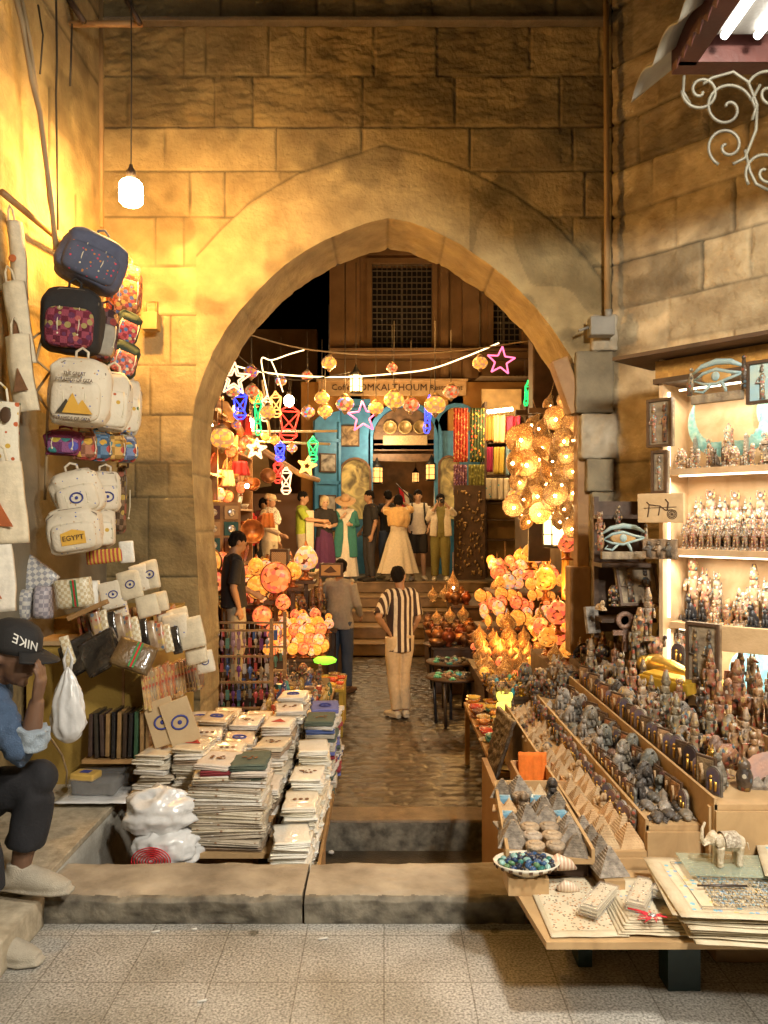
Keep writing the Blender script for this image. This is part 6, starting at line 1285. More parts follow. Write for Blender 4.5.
for r_ in range(8):
    for c_ in range(4):
        x = .475+.0035*0+.073*c_+.006*r_; y = 2.79+.083*r_
        if r_ < 3: kk = ['gpyr','rbox','rbox','gpyr'][c_] if r_ != 0 else ['','rbox','rbox','gpyr'][c_]
        else: kk = ['rbox','gpyr','bluetile','gpyr','beetle','ltri','gpyr','sphinx','bluetile','tripyr'][(r_*3+c_*2) % 10]
        if not kk: continue
        good(kk, (x, y, TZ), R.uniform(-.3,.3), (1.1 if kk == 'gpyr' else 1.0)*R.uniform(.85,1.05)*(.9 if c_ == 3 and r_ < 3 else 1), W(r_)+' from the front, '+['first','second','third','fourth'][c_]+' line, wooden tray')
for i in range(4): good('gpyr', (.795,2.72+.12*i,TOPZ+.002+.06), .1, 1.1-.12*i, ORD[i]+' of the four dark pyramids beside the tray, from the front')
mb = MB(); mb.box((.795,2.92,TOPZ+.03), (.07,.54,.058)); mb.build('wooden_block', PLY, None, label='narrow wooden block carrying four dark pyramids beside the tray', cat='block')
# bowl of scarab beads
bz = TOPZ+.06; bc = Vector((.50,2.70,bz)); bw = thing('bead_bowl', 'white oval bowl painted with marks, filled with glossy beads', 'bowl', bc)
mb = MB(); mb.lathe([(.05,0),(.055,.008),(.10,.028),(.118,.046),(.113,.047),(.095,.032),(.04,.014),(.001,.012)], n=36, sy=.72); mb.build('bowl', mat('cream_glaze', (.70,.66,.56), (.6,.55,.44), rough=.25), bw)
mb = MB(); 
for k in range(20): a = 2*pi*k/20; mb.box((.113*cos(a),.0815*sin(a),.036), (.012,.004,.009), rz=a+pi/2)
mb.build('painted_marks', INK, bw)
mb = MB(); mb.box((.50,2.72,TOPZ+.03), (.14,.12,.058)); mb.build('wooden_block', PLY, None, label='short wooden block under the bowl of beads', cat='block')
BEAD = mat('glossy_bead', (1,1,1), (.7,.7,.7), rough=.15, scale=30, bump=.1, rand=[(.02,.05,.12),(.03,.16,.14),(.25,.45,.42),(.015,.02,.03),(.10,.22,.10),(.04,.10,.22),(.02,.03,.06)])
mb = MB(); mb.ball((0,0,0), (.0135,.0105,.0085), n=12, m=8); bd_ = mb.mesh('bead', BEAD); k = 0
for ring_, (rr_, n_, zz) in enumerate([(.088,17,.042),(.066,13,.047),(.044,9,.052),(.022,5,.056),(.0,1,.058)]):
    for i in range(n_):
        a = 2*pi*i/n_+ring_*.3; k += 1
        put('glossy_bead', bd_, None, bc+Vector((cos(a)*rr_, sin(a)*rr_*.70, zz+R.uniform(-.003,.003))), (R.uniform(-.4,.4),R.uniform(-.4,.4),R.uniform(0,3)), R.uniform(.9,1.15), label='glossy dark blue or green scarab bead lying in the white oval bowl', cat='bead', group='beads in the white bowl')
for i, (x, y, s, c_) in enumerate([(.625,2.72,1.,'pink'),(.64,2.68,.75,'cream')]):
    mb = MB(); mb.tube([(-.05,0,.02),(-.01,0,.032),(.03,0,.022),(.055,0,.008)], [.012,.03,.02,.004], 12, flat=.8); o = mb.build('seashell', mat('shell_'+c_, (.62,.42,.30) if i == 0 else (.66,.56,.42), (.5,.3,.2), rough=.4, stripes=(0,.014,(.7,.6,.45),.4)), None, label=c_+' seashell lying beside the bowl of beads', cat='seashell'); o.location = (x,y,TOPZ+.06 if i == 0 else TOPZ+.002); o.scale = (s,)*3
# carved dark screen, cardboard and box at the lane side
t = thing('carved_screen', 'dark openwork carved screen leaning at the lane side of the stand', 'screen', (0,0,0)); a, b, c_, d = P(497,706,4.95), P(513,722,4.45), P(486,806,4.45), P(481,790,4.95)
rng = random.Random(3)
def scr(u, v): p = a.lerp(b, u).lerp(d.lerp(c_, u), v); return tuple(p+Vector((.014*noise.noise(Vector((u*9, v*22, 1))), 0, 0)))
mb = MB(); mb.slab(16, 40, scr, (.02,0,0)); mb.build('panel', mat('black_carved', (.10,.065,.035), (.02,.014,.01), rough=.5, scale=24, bump=1.2, bscale=30), t)
CARD = mat('cardboard', (.46,.27,.12), (.38,.21,.09), rough=.8, scale=3)
mb = MB(); mb.box((.60,3.95,-.13), (.03,1.3,.62)); mb.build('cardboard_sheet', CARD, None, label='cardboard sheet standing against the side of the tray box', cat='cardboard')
t = thing('open_carton', 'open cardboard carton with orange cloth inside under the pyramid tier', 'carton', (.74,3.72,.22))
mb = MB()
for q in ((-.10,0,.012,.3),(.10,0,.012,.3)): mb.box((q[0],q[1],.07), (q[2],q[3],.20))
for y in (-.15,.15): mb.box((0,y,.07), (.2,.012,.20))
mb.box((0,0,-.03), (.2,.3,.012)); mb.build('carton', CARD, t)
mb = MB(); mb.slab(10, 10, lambda u, v: (-.07+.14*u, .11-.02*v+.01*sin(u*20), .22-.16*v), (0,.02,0)); o = mb.build('folded_cloth', cloth('orange', (.85,.20,.02)), None, label='bright orange folded cloth standing in the open carton', cat='cloth'); o.location = (.74,3.72,.22)
# ---- canopy with tube lamps, top right
cn = thing('shop_canopy', 'corrugated shop canopy with a dark red timber soffit and fluorescent tubes', 'canopy', (0,0,0))
CZ = 3.50; SHEET = mat('galvanised_sheet', (.42,.40,.34), (.26,.24,.2), rough=.5, scale=5, bump=.2)
def cfn(u, v): x = 1.36-.27*u; y = 3.4-3.8*v; return (x, y+.0, 3.66-.22*u+.05*abs(sin(v*pi*14))*(.3+.7*u))
mb = MB(); mb.slab(6, 220, cfn, (0,0,.008)); mb.build('corrugated_sheet', SHEET, cn)
RED = mat('dark_red_timber', (.10,.028,.02), (.06,.016,.012), rough=.5, scale=5, dist=1); mb = MB(); mb.box((1.23,1.35,CZ+.04), (.09,3.6,.16)); mb.box((1.75,3.17,CZ+.04), (1.1,.09,.16)); mb.build('fascia', RED, cn)
mb = MB(); mb.box((1.8,1.35,CZ+.09), (1.1,3.6,.03)); mb.build('soffit', RED, cn)
mb = MB()
for k in range(46): mb.pyr((1.185,3.12-.075*k,CZ-.04), .01, .07, -.035)
mb.build('toothed_trim', RED, cn)
for y in (2.72,.9,-.5):  # the pair behind the camera is unseen, added to brighten the pavement
    for dx in (0,.13):
        mb = MB(); mb.tube([(1.335+dx,y-.3,CZ-.0),(1.335+dx,y+.3,CZ-.0)], .016, 12); mb.build('fluorescent_tube', glow('fluor', (1,.95,.85), 5), cn)
    mb = MB(); mb.box((1.40,y,CZ+.045), (.26,.66,.05), bev=.01); mb.build('lamp_housing', mat('grey_enamel', (.22,.21,.19), rough=.4), cn)
# scrolled iron bracket
br_ = thing('scroll_bracket', 'pale wrought iron bracket of spiral scrolls under the canopy corner', 'bracket', (0,0,0)); SI = mat('pale_iron', (.16,.15,.11), (.09,.08,.06), rough=.55, metal=.2)
def spiral(cx_, cy_, r0, turns, a0, dirn, Y=3.1):
    out = []
    for k in range(40):
        t_ = k/39; r_ = r0*(1-t_)**.8+1.5; a_ = a0+dirn*turns*2*pi*t_; out.append(P(cx_+r_*cos(a_), cy_+r_*sin(a_), Y))
    return out
for sp in [(701,91,18,1.4,pi,-1),(727,108,24,1.3,-.3,-1),(727,146,19,1.3,2.0,1),(766,172,20,1.3,pi*.8,1),(770,92,22,1.2,pi*1.1,1)]:
    mb = MB(); mb.tube(spiral(*sp), .0065, 8); mb.build('scroll', SI, br_)
for pts in ([(752,120),(757,105),(748,82),(733,72),(712,78),(703,84)],[(757,105),(756,130),(745,158),(733,164)],[(684,76),(683,92),(690,104)],[(745,150),(750,172),(756,184),(768,190)],[(760,85),(752,100),(757,112)]):
    mb = MB(); mb.tube([P(x,y,3.1) for x, y in pts], .0065, 8); mb.build('scroll', SI, br_)
# ================================================================= LEFT-HAND STALL
OLIVEW = mat('olive_yellow_paint', (.40,.26,.055), (.30,.19,.04), rough=.5, scale=2.5, bump=.2, dist=1)
yc = thing('yellow_counter', 'ochre-yellow painted wooden counter carrying cloth bags at the left', 'counter', (0,0,0))
mb = MB(); mb.box((-1.63,4.75,.53), (.64,1.1,.78)); mb.build('body', OLIVEW, yc); mb = MB(); mb.box((-1.62,4.32,.93), (.68,.28,.022)); mb.build('top_board', PLY, yc); mb = MB(); mb.box((-1.66,4.88,.97), (.58,.84,.12)); mb.build('raised_shelf', OLIVEW, yc)
mb = MB(); mb.box((-1.42,4.195,.53), (.012,.012,.76)); mb.build('seam', WOOD, yc)
tb2 = thing('cloth_table', 'low wooden table boards under the stacks of folded cloths', 'table', (0,0,0))
for (x0,x1,y0,y1,z) in ((-1.27,-.72,3.86,5.05,.235),(-.90,-.50,3.58,3.84,.05),(-.52,-.33,3.44,3.86,-.16),(-.52,-.30,3.86,5.2,.0)):
    mb = MB(); mb.box(((x0+x1)/2,(y0+y1)/2,z-.012), (x1-x0,y1-y0,.024)); mb.build('board', PLY, tb2)
for x,y,z in ((-.70,3.72,.04),(-.42,4.4,-.02),(-1.0,4.5,.21),(-.42,3.65,-.18)):
    mb = MB(); mb.box((x,y,(z-.75)/2), (.16,.16,z+.75)); mb.build('leg', CARD, tb2)
mb = MB(); mb.box((-.30,4.35,-.01), (.014,1.7,.05)); mb.box((-.315,3.5,-.16), (.014,.14,.06)); mb.build('side_lath', WOOD, tb2)
CL = [(.74,.69,.58),(.66,.58,.44),(.78,.74,.66),(.55,.47,.36),(.72,.64,.50),(.34,.25,.17),(.70,.66,.60)]
CLM = mat('folded_cotton', (1,1,1), (.80,.78,.74), rough=.4, coat=.35, scale=24, bump=.4, bscale=80, rand=CL, spots=(26, [(.30,.18,.10),(.75,.7,.62),(.12,.15,.3)], .16))
CLC = mat('coloured_folded_cotton', (1,1,1), (.8,.8,.8), rough=.9, scale=24, bump=.4, bscale=80, rand=[(.15,.17,.45),(.70,.66,.6),(.30,.04,.05),(.10,.13,.10),(.65,.58,.5),(.08,.12,.30),(.5,.45,.36)])
CLW = mat('cream_folded_cotton', (1,1,1), (.90,.89,.86), rough=.4, coat=.4, scale=24, bump=.4, bscale=80, rand=[(.82,.79,.70),(.78,.74,.63),(.84,.82,.74),(.74,.68,.54)])
def fold_mesh(w_, d_, h_, m, seed, lay=3):
    mb = MB(); 
    for q in range(lay):
        z0 = h_*q/lay; hh = h_/lay
        def top(u, v): return noise.noise(Vector((u*2.2+seed*3, v*2.2, q+seed)))*.0075
        n = 14; ring_ = []
        pr = [(-.5,.0),(-.5,1),(.5,1),(.5,0)]
        vs = []; fs = []; ny = 8; K = 12
        for j in range(ny+1):
            y = -d_/2+d_*j/ny; jit = noise.noise(Vector((j*.7, q*2.1, seed)))*.012
            for k in range(K):
                a = 2*pi*k/K; cx_ = cos(a); cz_ = sin(a); x = (abs(cx_)**.35)*(1 if cx_ > 0 else -1)*w_/2; z = z0+hh/2+(abs(cz_)**.8)*(1 if cz_ > 0 else -1)*hh*.47
                vs.append((x+jit+.004*noise.noise(Vector((k*.8, j*.6, seed+q))), y+(.004*noise.noise(Vector((k, q, seed))) if j in (0, ny) else 0)+.016*noise.noise(Vector((q*3.3, seed, 1))), z+top(x*6, y*6)*.8))
        for j in range(ny):
            for k in range(K): fs.append((j*K+k, j*K+(k+1) % K, (j+1)*K+(k+1) % K, (j+1)*K+k))
        fs.append(tuple(range(K-1,-1,-1))); fs.append(tuple(ny*K+k for k in range(K))); mb.add(vs, fs, 0, True)
    return mb.mesh('folded_cloth', m)
FM = [fold_mesh(.165,.25,.024,CLM,i) for i in range(4)]; FC = [fold_mesh(.17,.24,.022,CLC,i+5) for i in range(2)]; FW = [fold_mesh(.165,.24,.020,CLW,i+8) for i in range(3)]
FB = [fold_mesh(.35,.26,.026,CLM,i+12) for i in range(3)]
EYEM = mat('navy_print', (.03,.04,.20), (.06,.07,.28), rough=.8); BRP = mat('brown_print', (.22,.10,.04), rough=.8, scale=40); REDP = mat('red_print', (.5,.05,.03), rough=.8)
def eye_print(mb, c, r, n=16):  # ring lying on a top face
    mb.tube([(c[0]+r*cos(2*pi*k/n)*1.2, c[1]+r*sin(2*pi*k/n), c[2]) for k in range(n+1)], r*.16, 5, cap=False); mb.ball((c[0],c[1],c[2]), (r*.35,r*.35,.002), n=8, m=4)
def stack(x, y, z0, n, meshes, where, group, jit=.011, pr=None, rz=0):
    z = z0; h = {id(m): max(v.co.z for v in m.vertices) for m in meshes}
    for i in range(n):
        m = meshes[(i*7+int(x*50)) % len(meshes)]; last = i == n-1
        o = put('folded_cloth', m, None, (x+R.uniform(-jit,jit), y+R.uniform(-jit,jit), z), (R.uniform(-.025,.025),R.uniform(-.035,.035),rz+R.uniform(-.15,.15)), 1, label='folded cloth, '+('topmost' if last else ORD[i]+' up')+', '+where, cat='folded cloth', group=group)
        z += h[id(m)]*.97
    if pr is not None:
        mb = MB(); {0: lambda: eye_print(mb, (0,0,0), .03), 1: lambda: [mb.ball((R.uniform(-.04,.04),R.uniform(-.025,.025),0), (R.uniform(.004,.014),R.uniform(.004,.012),.002), n=7, m=4) for k in range(9)], 2: lambda: [mb.ball((-.03+.03*k,0,0), (.011,.014,.002), n=8, m=4) for k in range(3)], 3: lambda: mb.plate([(-.04,-.03),(.04,-.03),(0,.035)], 0, .002)}[pr]()
        q = mb.build('printed_motif', [EYEM,BRP,BRP,REDP][pr], o); q.location = (0,0,h[id(m)]+.001)
gA = 'stacks of folded cloths on the high board'; gB = 'white folded cloths by the lane'
for c_, x in enumerate((-1.165,-.985,-.81)):
    for r_, y in enumerate((4.0,4.28,4.56,4.84)):
        stack(x, y+.01*c_, .237, [7,6,7,5][r_]+(c_ % 2), FM, '%s stack, %s row, high board' % (['left','middle','right'][c_], ORD[r_]), gA, .014, pr=[1,3,2,0][(c_+r_) % 4])
stack(-.735, 3.72, .052, 13, FB, 'wide striped stack behind the plastic bags', 'cloths of the wide front stack', .012, pr=None); 
for i, x in enumerate((-.80,-.64)): stack(x, 3.70, .052+13*.0252, 3, FC, '%s little coloured pile on the wide stack' % ['left','right'][i], 'coloured cloths on the wide stack', .02, pr=1)
for r_, (y, z, n_, fm, pr_) in enumerate([(3.56,-.158,14,FW,None),(3.82,-.16,17,FW,2),(4.08,.002,12,FW,1),(4.34,.002,15,FW,None),(4.62,.002,17,FC,1),(4.90,.002,17,FC,0)]):
    stack(-.425+.012*r_, y, z, n_, fm, '%s stack from the kerb, lane row' % ORD[r_], gB, .012, pr=pr_)
for r_, (y, n_, pr_) in enumerate([(3.98,8,None),(4.22,10,1),(4.46,12,3),(4.70,13,1),(4.94,14,0)]):
    stack(-.62+.012*r_, y, .05 if r_ == 0 else .13, n_, FM, '%s stack from the front, middle row' % ORD[r_], 'cloths of the middle row', .012, pr=pr_)
mb = MB(); mb.box((-.63,4.45,.04), (.18,1.2,.16)); mb.build('support_crate', CARD, None, label='long cardboard crate under the middle row of cloth stacks', cat='crate')
# two tan boards with an eye emblem
for i, (px, py, rz_) in enumerate(((163,722,.18),(180,722,.10))):
    t = thing('printed_board', 'tan board with a blue eye ring, the %s of two leaning on the stacks' % ['left','right'][i], 'board', P(px,py,4.02), 0, 'tan boards with a blue eye ring'); t.rotation_euler = (-.15,-.33+.0*i,.1+.15*i)
    mb = MB(); mb.box((0,0,0), (.15,.022,.235), bev=.003); mb.build('board', mat('tan_board', (.52,.38,.21), (.44,.31,.16), rough=.7), t)
    mb = MB(); mb.at((0,-.013,.0),(pi/2,0,0)); eye_print(mb, (0,0,0), .034); mb.at(); mb.build('eye_emblem', EYEM, t)
# plastic bags
PLB = mat('white_plastic_film', (.74,.74,.73), (.62,.62,.61), rough=.22, scale=8, bump=.7, bscale=11, spec=.8, coat=.3)
def sackbag(name, label, c_, d, seed, m=PLB, hang=False):
    mb = MB(); mb.ball((0,0,0), (1,1,1), n=64, m=44)
    for i, (x, y, z) in enumerate(mb.v):
        v = Vector((x,y,z)); n_ = abs(noise.noise(v*1.6+Vector((seed,0,0))))*.75+.35*abs(noise.noise(v*3.6+Vector((0,seed,0)))); rr_ = 1-.45*n_
        if hang: k = (z+1)/2; rr_ *= (1-.80*max(0,k-.15)**1.1); rr_ *= 1+.10*sin(9*math.atan2(y,x)+seed)*k
        mb.v[i] = (x*rr_*d[0], y*rr_*d[1], z*(1 if hang else rr_)*d[2])
    t = thing(name, label, 'plastic bag', c_); mb.build('bag', m, t); return t
sackbag('plastic_bag', 'crumpled white plastic bag lying on top of the red-printed one', P(160,812,3.62), (.20,.13,.135), 3)
t = sackbag('plastic_bag', 'white plastic bag with a red striped round print under the other bag', P(168,846,3.60), (.185,.14,.11), 8)
mb = MB(); rr = [(q*.012) for q in range(1, 8)]
for q in rr: mb.tube([(-.04+q*cos(a*pi/12)*1.05, -.128-.004*(q/.08), -.015+q*sin(a*pi/12)*.75) for a in range(25)], .0030, 5, cap=False)
mb.build('red_print', mat('red_plastic_print', (.60,.02,.03), rough=.4), t)
t = sackbag('plastic_bag', 'white plastic carrier bag hanging by its handles from the counter edge', P(68,705,3.72), (.115,.07,.185), 5, hang=True)
mb = MB(); mb.tube([(-.01,0,.15),(-.02,0,.22),(.0,.0,.28),(.02,0,.22),(.01,0,.15)], .008, 6, flat=.4); mb.build('handle', PLB, t)
# packets on the ledge
t = thing('wrapped_packet', 'clear plastic packet of dark cloth lying on a white sheet on the ledge', 'packet', P(95,795,3.95))
mb = MB(); mb.slab(14,8, lambda u, v: (-.16+.36*u, -.12+.3*v, .0+.006*noise.noise(Vector((u*4,v*4,1)))), (0,0,.004)); mb.build('white_sheet', PLB, t); mb = MB(); rough_block(mb, (0,.05,.045), (.22,.18,.07), 3, .012, 0, 8); mb.build('dark_cloth', cloth('dark_fold', (.10,.09,.08)), t); mb = MB(); rough_block(mb, (0.01,.05,.05), (.27,.22,.10), 5, .02, 0, 8); mb.build('wrapper', mat('clear_plastic', (.8,.8,.78), rough=.08, alpha=.16, bump=1.0, bscale=35), t)
t = thing('tissue_box', 'small yellow and blue printed packet lying on the wrapped cloth', 'packet', P(86,775,3.95), -.2); mb = MB(); mb.box((0,0,0), (.13,.09,.035), bev=.008); mb.build('box', mat('yellow_card', (.66,.42,.10), rough=.5), t); mb = MB(); mb.box((0,0,.019), (.05,.04,.002)); mb.build('print', EYEM, t)
mb = MB(); mb.tube([P(40,728,3.2), P(52,740,3.4), P(62,755,3.7), P(67,772,3.85), P(66,786,3.9)], .005, 6); mb.build('cord', CABP, None, label='pale cord hanging from the denim elbow to the ledge', cat='cord')
# wrapped packages and shelf goods above the counter
CHK = mat('checked_wrap', (.62,.60,.55), (.50,.47,.42), rough=.25, bump=.6, bscale=40, checks=(46,(.30,.30,.32)), coat=.3); GLD = mat('gold_check', (.62,.50,.30), (.5,.38,.2), rough=.3, bump=.4, checks=(60,(.75,.68,.5)), coat=.3); BKW = mat('glossy_black_wrap', (.012,.010,.009), (.05,.04,.03), rough=.14, scale=9, bump=1.2, bscale=16, coat=.8)
def pouch(name, label, px, py, Y, w_, d_, h_, m, rot, seed, cat='pouch', group=None, stripe=None, tm=None):
    t = thing(name, label, cat, P(px,py,Y), 0, group); t.rotation_euler = rot; mb = MB(); rough_block(mb, (0,0,0), (w_,d_,h_), seed, .006, 0, 8)
    for i, (x, y, z) in enumerate(mb.v): k = (1-.45*max(0, abs(x)/(w_/2))**4)*(1-.35*max(0, abs(z)/(h_/2))**4); mb.v[i] = (x, y*k, z)
    mb.build('case', m, t)
    if stripe:
        for q, sm_ in ((-.010,(.05,.25,.08)),(0,(.55,.03,.03)),(.010,(.05,.25,.08))): mb = MB(); mb.box((q+stripe,-d_*.52,0), (.009,.004,h_*.9)); mb.build('ribbon_stripe', cloth('ribbon%d' % int(q*1000), sm_), t)
    if tm: mb = MB(); mb.at((0,-d_/2-.002,0),(pi/2,0,0)); eye_print(mb, (.01,0,0), h_*.13); mb.at(); mb.build('eye_print', EYEM, t)
    return t
pouch('wrapped_bag','white checked bag in plastic leaning at the top left of the row',35,578,4.15,.20,.07,.17,CHK,(-.2,.65,0),1,'bag','checked bags in plastic')
pouch('wrapped_bag','grey checked bag standing at the left end of the row',27,604,4.1,.07,.14,.16,CHK,(0,.1,.1),2,'bag','checked bags in plastic'); pouch('wrapped_bag','lilac-grey checked bag standing second in the row',44,602,4.1,.085,.14,.17,mat('lilac_check', (.50,.46,.48), (.4,.36,.4), rough=.25, checks=(46,(.28,.26,.3))),(0,.05,.05),3,'bag','checked bags in plastic')
pouch('wrapped_bag','cream checked bag with a green and red stripe in plastic',74,593,4.1,.19,.09,.155,GLD,(0,-.12,0),4,'bag','checked bags in plastic',stripe=.02); pouch('wrapped_bag','plain pale bag behind the striped checked bag',90,596,4.25,.10,.08,.17,CLW,(0,0,0),5,'bag')
pouch('wrapped_case','black glossy case in plastic, left of three on the shelf edge',80,655,4.0,.19,.05,.20,BKW,(-.7,-.5,.2),6,'case','glossy black cases'); pouch('wrapped_case','black glossy case in plastic, middle of three on the shelf edge',101,652,3.97,.20,.05,.21,BKW,(-.7,-.55,.2),7,'case','glossy black cases'); pouch('wrapped_case','brown-black case with a green and red stripe, right of three',134,656,3.94,.20,.06,.15,mat('dark_gold_case', (.16,.10,.04), (.09,.05,.02), rough=.3, coat=.5, bump=.5),(-.5,.35,.1),8,'case','glossy black cases',stripe=.01)
pouch('wrapped_case','crumpled cream and green packet hanging at the counter corner',68,652,3.95,.05,.03,.17,GLD,(0,-.25,.2),9,'packet')
KIL = mat('striped_kilim', (.50,.08,.05), (.35,.05,.04), rough=.85, stripes=(0,.022,(.62,.40,.06),.5), bump=.5)
pouch('patterned_pouch','brightly striped woven pouch behind the checked bags',105,556,4.3,.20,.05,.08,KIL,(0,-.1,0),10)
bk2_ = [BKW, mat('tan_wrapped', (.50,.38,.24), (.2,.12,.07), rough=.25, coat=.5, scale=20), mat('patterned_wrapped', (.45,.30,.18), rough=.3, coat=.5, spots=(40,[(.4,.08,.04),(.1,.15,.2),(.5,.35,.1)],.4)), GLD]
pouch('canvas_pouch','small cream canvas pouch standing above the striped one',127,552,4.3,.08,.03,.12,CLW,(0,-.1,0),11); 
for i, (px, py, w_, h_, tm_) in enumerate([(112,595,.13,.15,1),(130,585,.13,.16,1),(140,578,.10,.15,0),(150,575,.10,.16,1),(118,613,.12,.12,0),(160,602,.09,.11,0),(168,622,.10,.10,0),(178,618,.12,.11,1),(183,640,.10,.10,0)]+[(187,634,.19,.17,0),(176,628,.15,.15,0),(196,652,.12,.13,0),(205,662,.10,.12,1),(148,606,.12,.12,0)]+[(96+8*q,622+1.8*q,.05,.15,0) for q in range(11)]):
    pouch('canvas_pouch',('cream canvas pouch, %s from the left in the slanting row' if i < 14 else 'thin wrapped pouch, %s in the row behind the black cases') % ORD[i if i < 14 else i-14], px,py,4.25+.012*i if i < 9 else (4.10+.012*i if i < 14 else 4.03+.006*i),w_,.045 if i < 14 else .03,h_,(mat('cream_canvas', (.70,.62,.48), (.62,.54,.40), rough=.9, bump=.4, spots=(40,[(.15,.18,.4),(.5,.3,.15),(.66,.58,.45)],.18)) if i % 2 == 0 else C_CREAM) if i < 14 else bk2_[i % 4],(-.15,-.25,R.uniform(-.2,.2)),20+i,group='cream canvas pouches',tm=tm_)
mb = MB(); mb.box((0,0,0), (.22,.05,.025)); o = mb.build('shelf_edge', WOOD, None, label='short wooden shelf edge under the striped checked bag', cat='shelf'); o.location = P(88,610,4.08); o.rotation_euler = (0,-.42,0)
# row of thin books / wallets standing upright, then the slanting row above
BK = [(.16,.02,.05),(.02,.02,.02),(.02,.018,.018),(.42,.30,.16),(.05,.04,.03),(.62,.58,.5),(.04,.10,.05),(.30,.06,.10),(.05,.03,.02),(.34,.2,.08),(.08,.05,.04)]
mb = MB(); mb.box((0,0,0), (.020,.15,.245), bev=.004); bkm = mb.mesh('case', mat('wrapped_cover', (1,1,1), (.7,.7,.7), rough=.2, scale=20, bump=.5, coat=.5, rand=BK))
for i in range(11): put('slim_case', bkm, None, (-1.54+.030*i,4.11,.47), (0,R.uniform(-.04,.04),0), (1,1,R.uniform(.9,1.03)), label='slim wrapped case, %s from the left in the upright row on the yellow counter' % ORD[i], cat='case', group='slim cases in an upright row')
mb = MB(); mb.box((-1.37,4.11,.335), (.42,.17,.02)); mb.build('narrow_shelf', WOOD, None, label='narrow shelf under the upright row of slim cases', cat='shelf')
bk2 = [mat('patterned_wallet', (.34,.20,.10), (.5,.38,.22), rough=.4, scale=25, coat=.4, rand=[(1,1,1),(.4,.3,.3),(1,.5,.4),(.8,.9,1),(1.2,1.1,.9),(.3,.3,.35)], spots=(40,[(.4,.08,.04),(.1,.15,.2),(.5,.35,.1)],.35))]
mb = MB(); mb.box((0,0,0), (.016,.12,.20), bev=.003); wm = mb.mesh('wallet', bk2[0])
for i in range(18): put('patterned_wallet', wm, None, P(146+3.2*i,690-1.2*i,4.02+.04*i), (0,-.12+R.uniform(-.06,.06),.1), R.uniform(.9,1.1), label='patterned slim wallet, %s from the front in the slanting row over the stacks' % ORD[i], cat='wallet', group='patterned wallets in a slanting row')
for i in range(16): put('patterned_wallet', wm, None, P(84+6.2*i,632-1.0*i+4*(i > 9),4.35+.02*i), (.1,-.25+R.uniform(-.08,.08),.1), R.uniform(.85,1.1), label='patterned slim wallet, %s from the left in the upper row behind the cases' % ORD[i], cat='wallet', group='patterned wallets in the upper row')
mb = MB(); mb.tube([P(176,697,4.2), P(191,682,5.0)], .012, 8); mb.build('wooden_lath', WOOD, None, label='short wooden lath at the lane end of the slanting wallet row', cat='lath')
# backpacks and bags hanging on the wall
CANV = mat('cream_canvas'); STRAP = cloth('strap_cord', (.75,.68,.5))
def backpack(label, px, py, Y, w_, h_, d_, m, rz, roll, pm_=None, seed=0, motif=None, cat='backpack', group='cloth backpacks hanging in a column'):
    t = thing('backpack', label, cat, P(px,py,Y), 0, group); t.rotation_euler = (0,roll,rz); mb = MB(); n = 40; k = 30; mb.ball((0,0,0), (1,1,1), n=n, m=k)
    for i, (x, y, z) in enumerate(mb.v):
        s_ = lambda q, p_: (abs(q)**p_)*(1 if q > 0 else -1)
        X_, Y_, Z_ = s_(x,.45)*w_/2, s_(y,.6)*d_/2, s_(z,.5)*h_/2
        f = 1-.10*max(0,z)-.0; nn = noise.noise(Vector((x*2+seed,y*2,z*2)))*.02; mb.v[i] = (X_*f+nn, Y_+nn, Z_+nn*.5)
    mb.build('body', m, t)
    mb = MB(); mb.ball((0,-d_*.42,-h_*.14), (1,1,1), n=30, m=20); k0 = [(x/1,y,z) for x, y, z in mb.v]; s_ = lambda q, p_: (abs(q)**p_)*(1 if q > 0 else -1)
    mb.v = [(s_(x,.45)*w_*.40, -d_*.42+s_(y+d_*.42,.7)*d_*.20, -h_*.14+s_(z+h_*.14,.45)*h_*.30) for x, y, z in mb.v]; pk_ = mb.build('front_pocket', pm_ or m, t)
    mb = MB(); mb.tube([(-w_*.42,-d_*.30,-h_*.05),(-w_*.44,-d_*.32,h_*.28),(-w_*.2,-d_*.34,h_*.44),(w_*.2,-d_*.34,h_*.44),(w_*.44,-d_*.32,h_*.28),(w_*.42,-d_*.30,-h_*.05)], .0045, 6); mb.build('zip', cloth('zip', (.20,.16,.12)), t)
    mb = MB(); mb.tube([(-.03,0,h_*.47),(-.03,0,h_*.6),(0,0,h_*.66),(.03,0,h_*.6),(.03,0,h_*.47)], .007, 6); mb.build('handle', m, t)
    for s in (-1, 1): mb = MB(); mb.tube([(s*.05,-d_*.56,h_*.15),(s*.055,-d_*.62,-h_*.1),(s*.05,-d_*.6,-h_*.25)], .003, 5); mb.ball((s*.05,-d_*.6,-h_*.26), .007, n=6, m=4); mb.build('draw_cord', STRAP, t)
    if motif: motif(pk_, w_, h_, d_)
    return t
def embroid(cols, sc_=30, base=(.25,.03,.05)): return mat('embroidery_%d_%d' % (int(base[0]*1000), sc_), base, tuple(q*.6 for q in base), rough=.9, bump=.8, bscale=120, checks=(sc_,tuple(min(1,q*1.6+.03) for q in base)), spots=(sc_*.9, cols, .42))
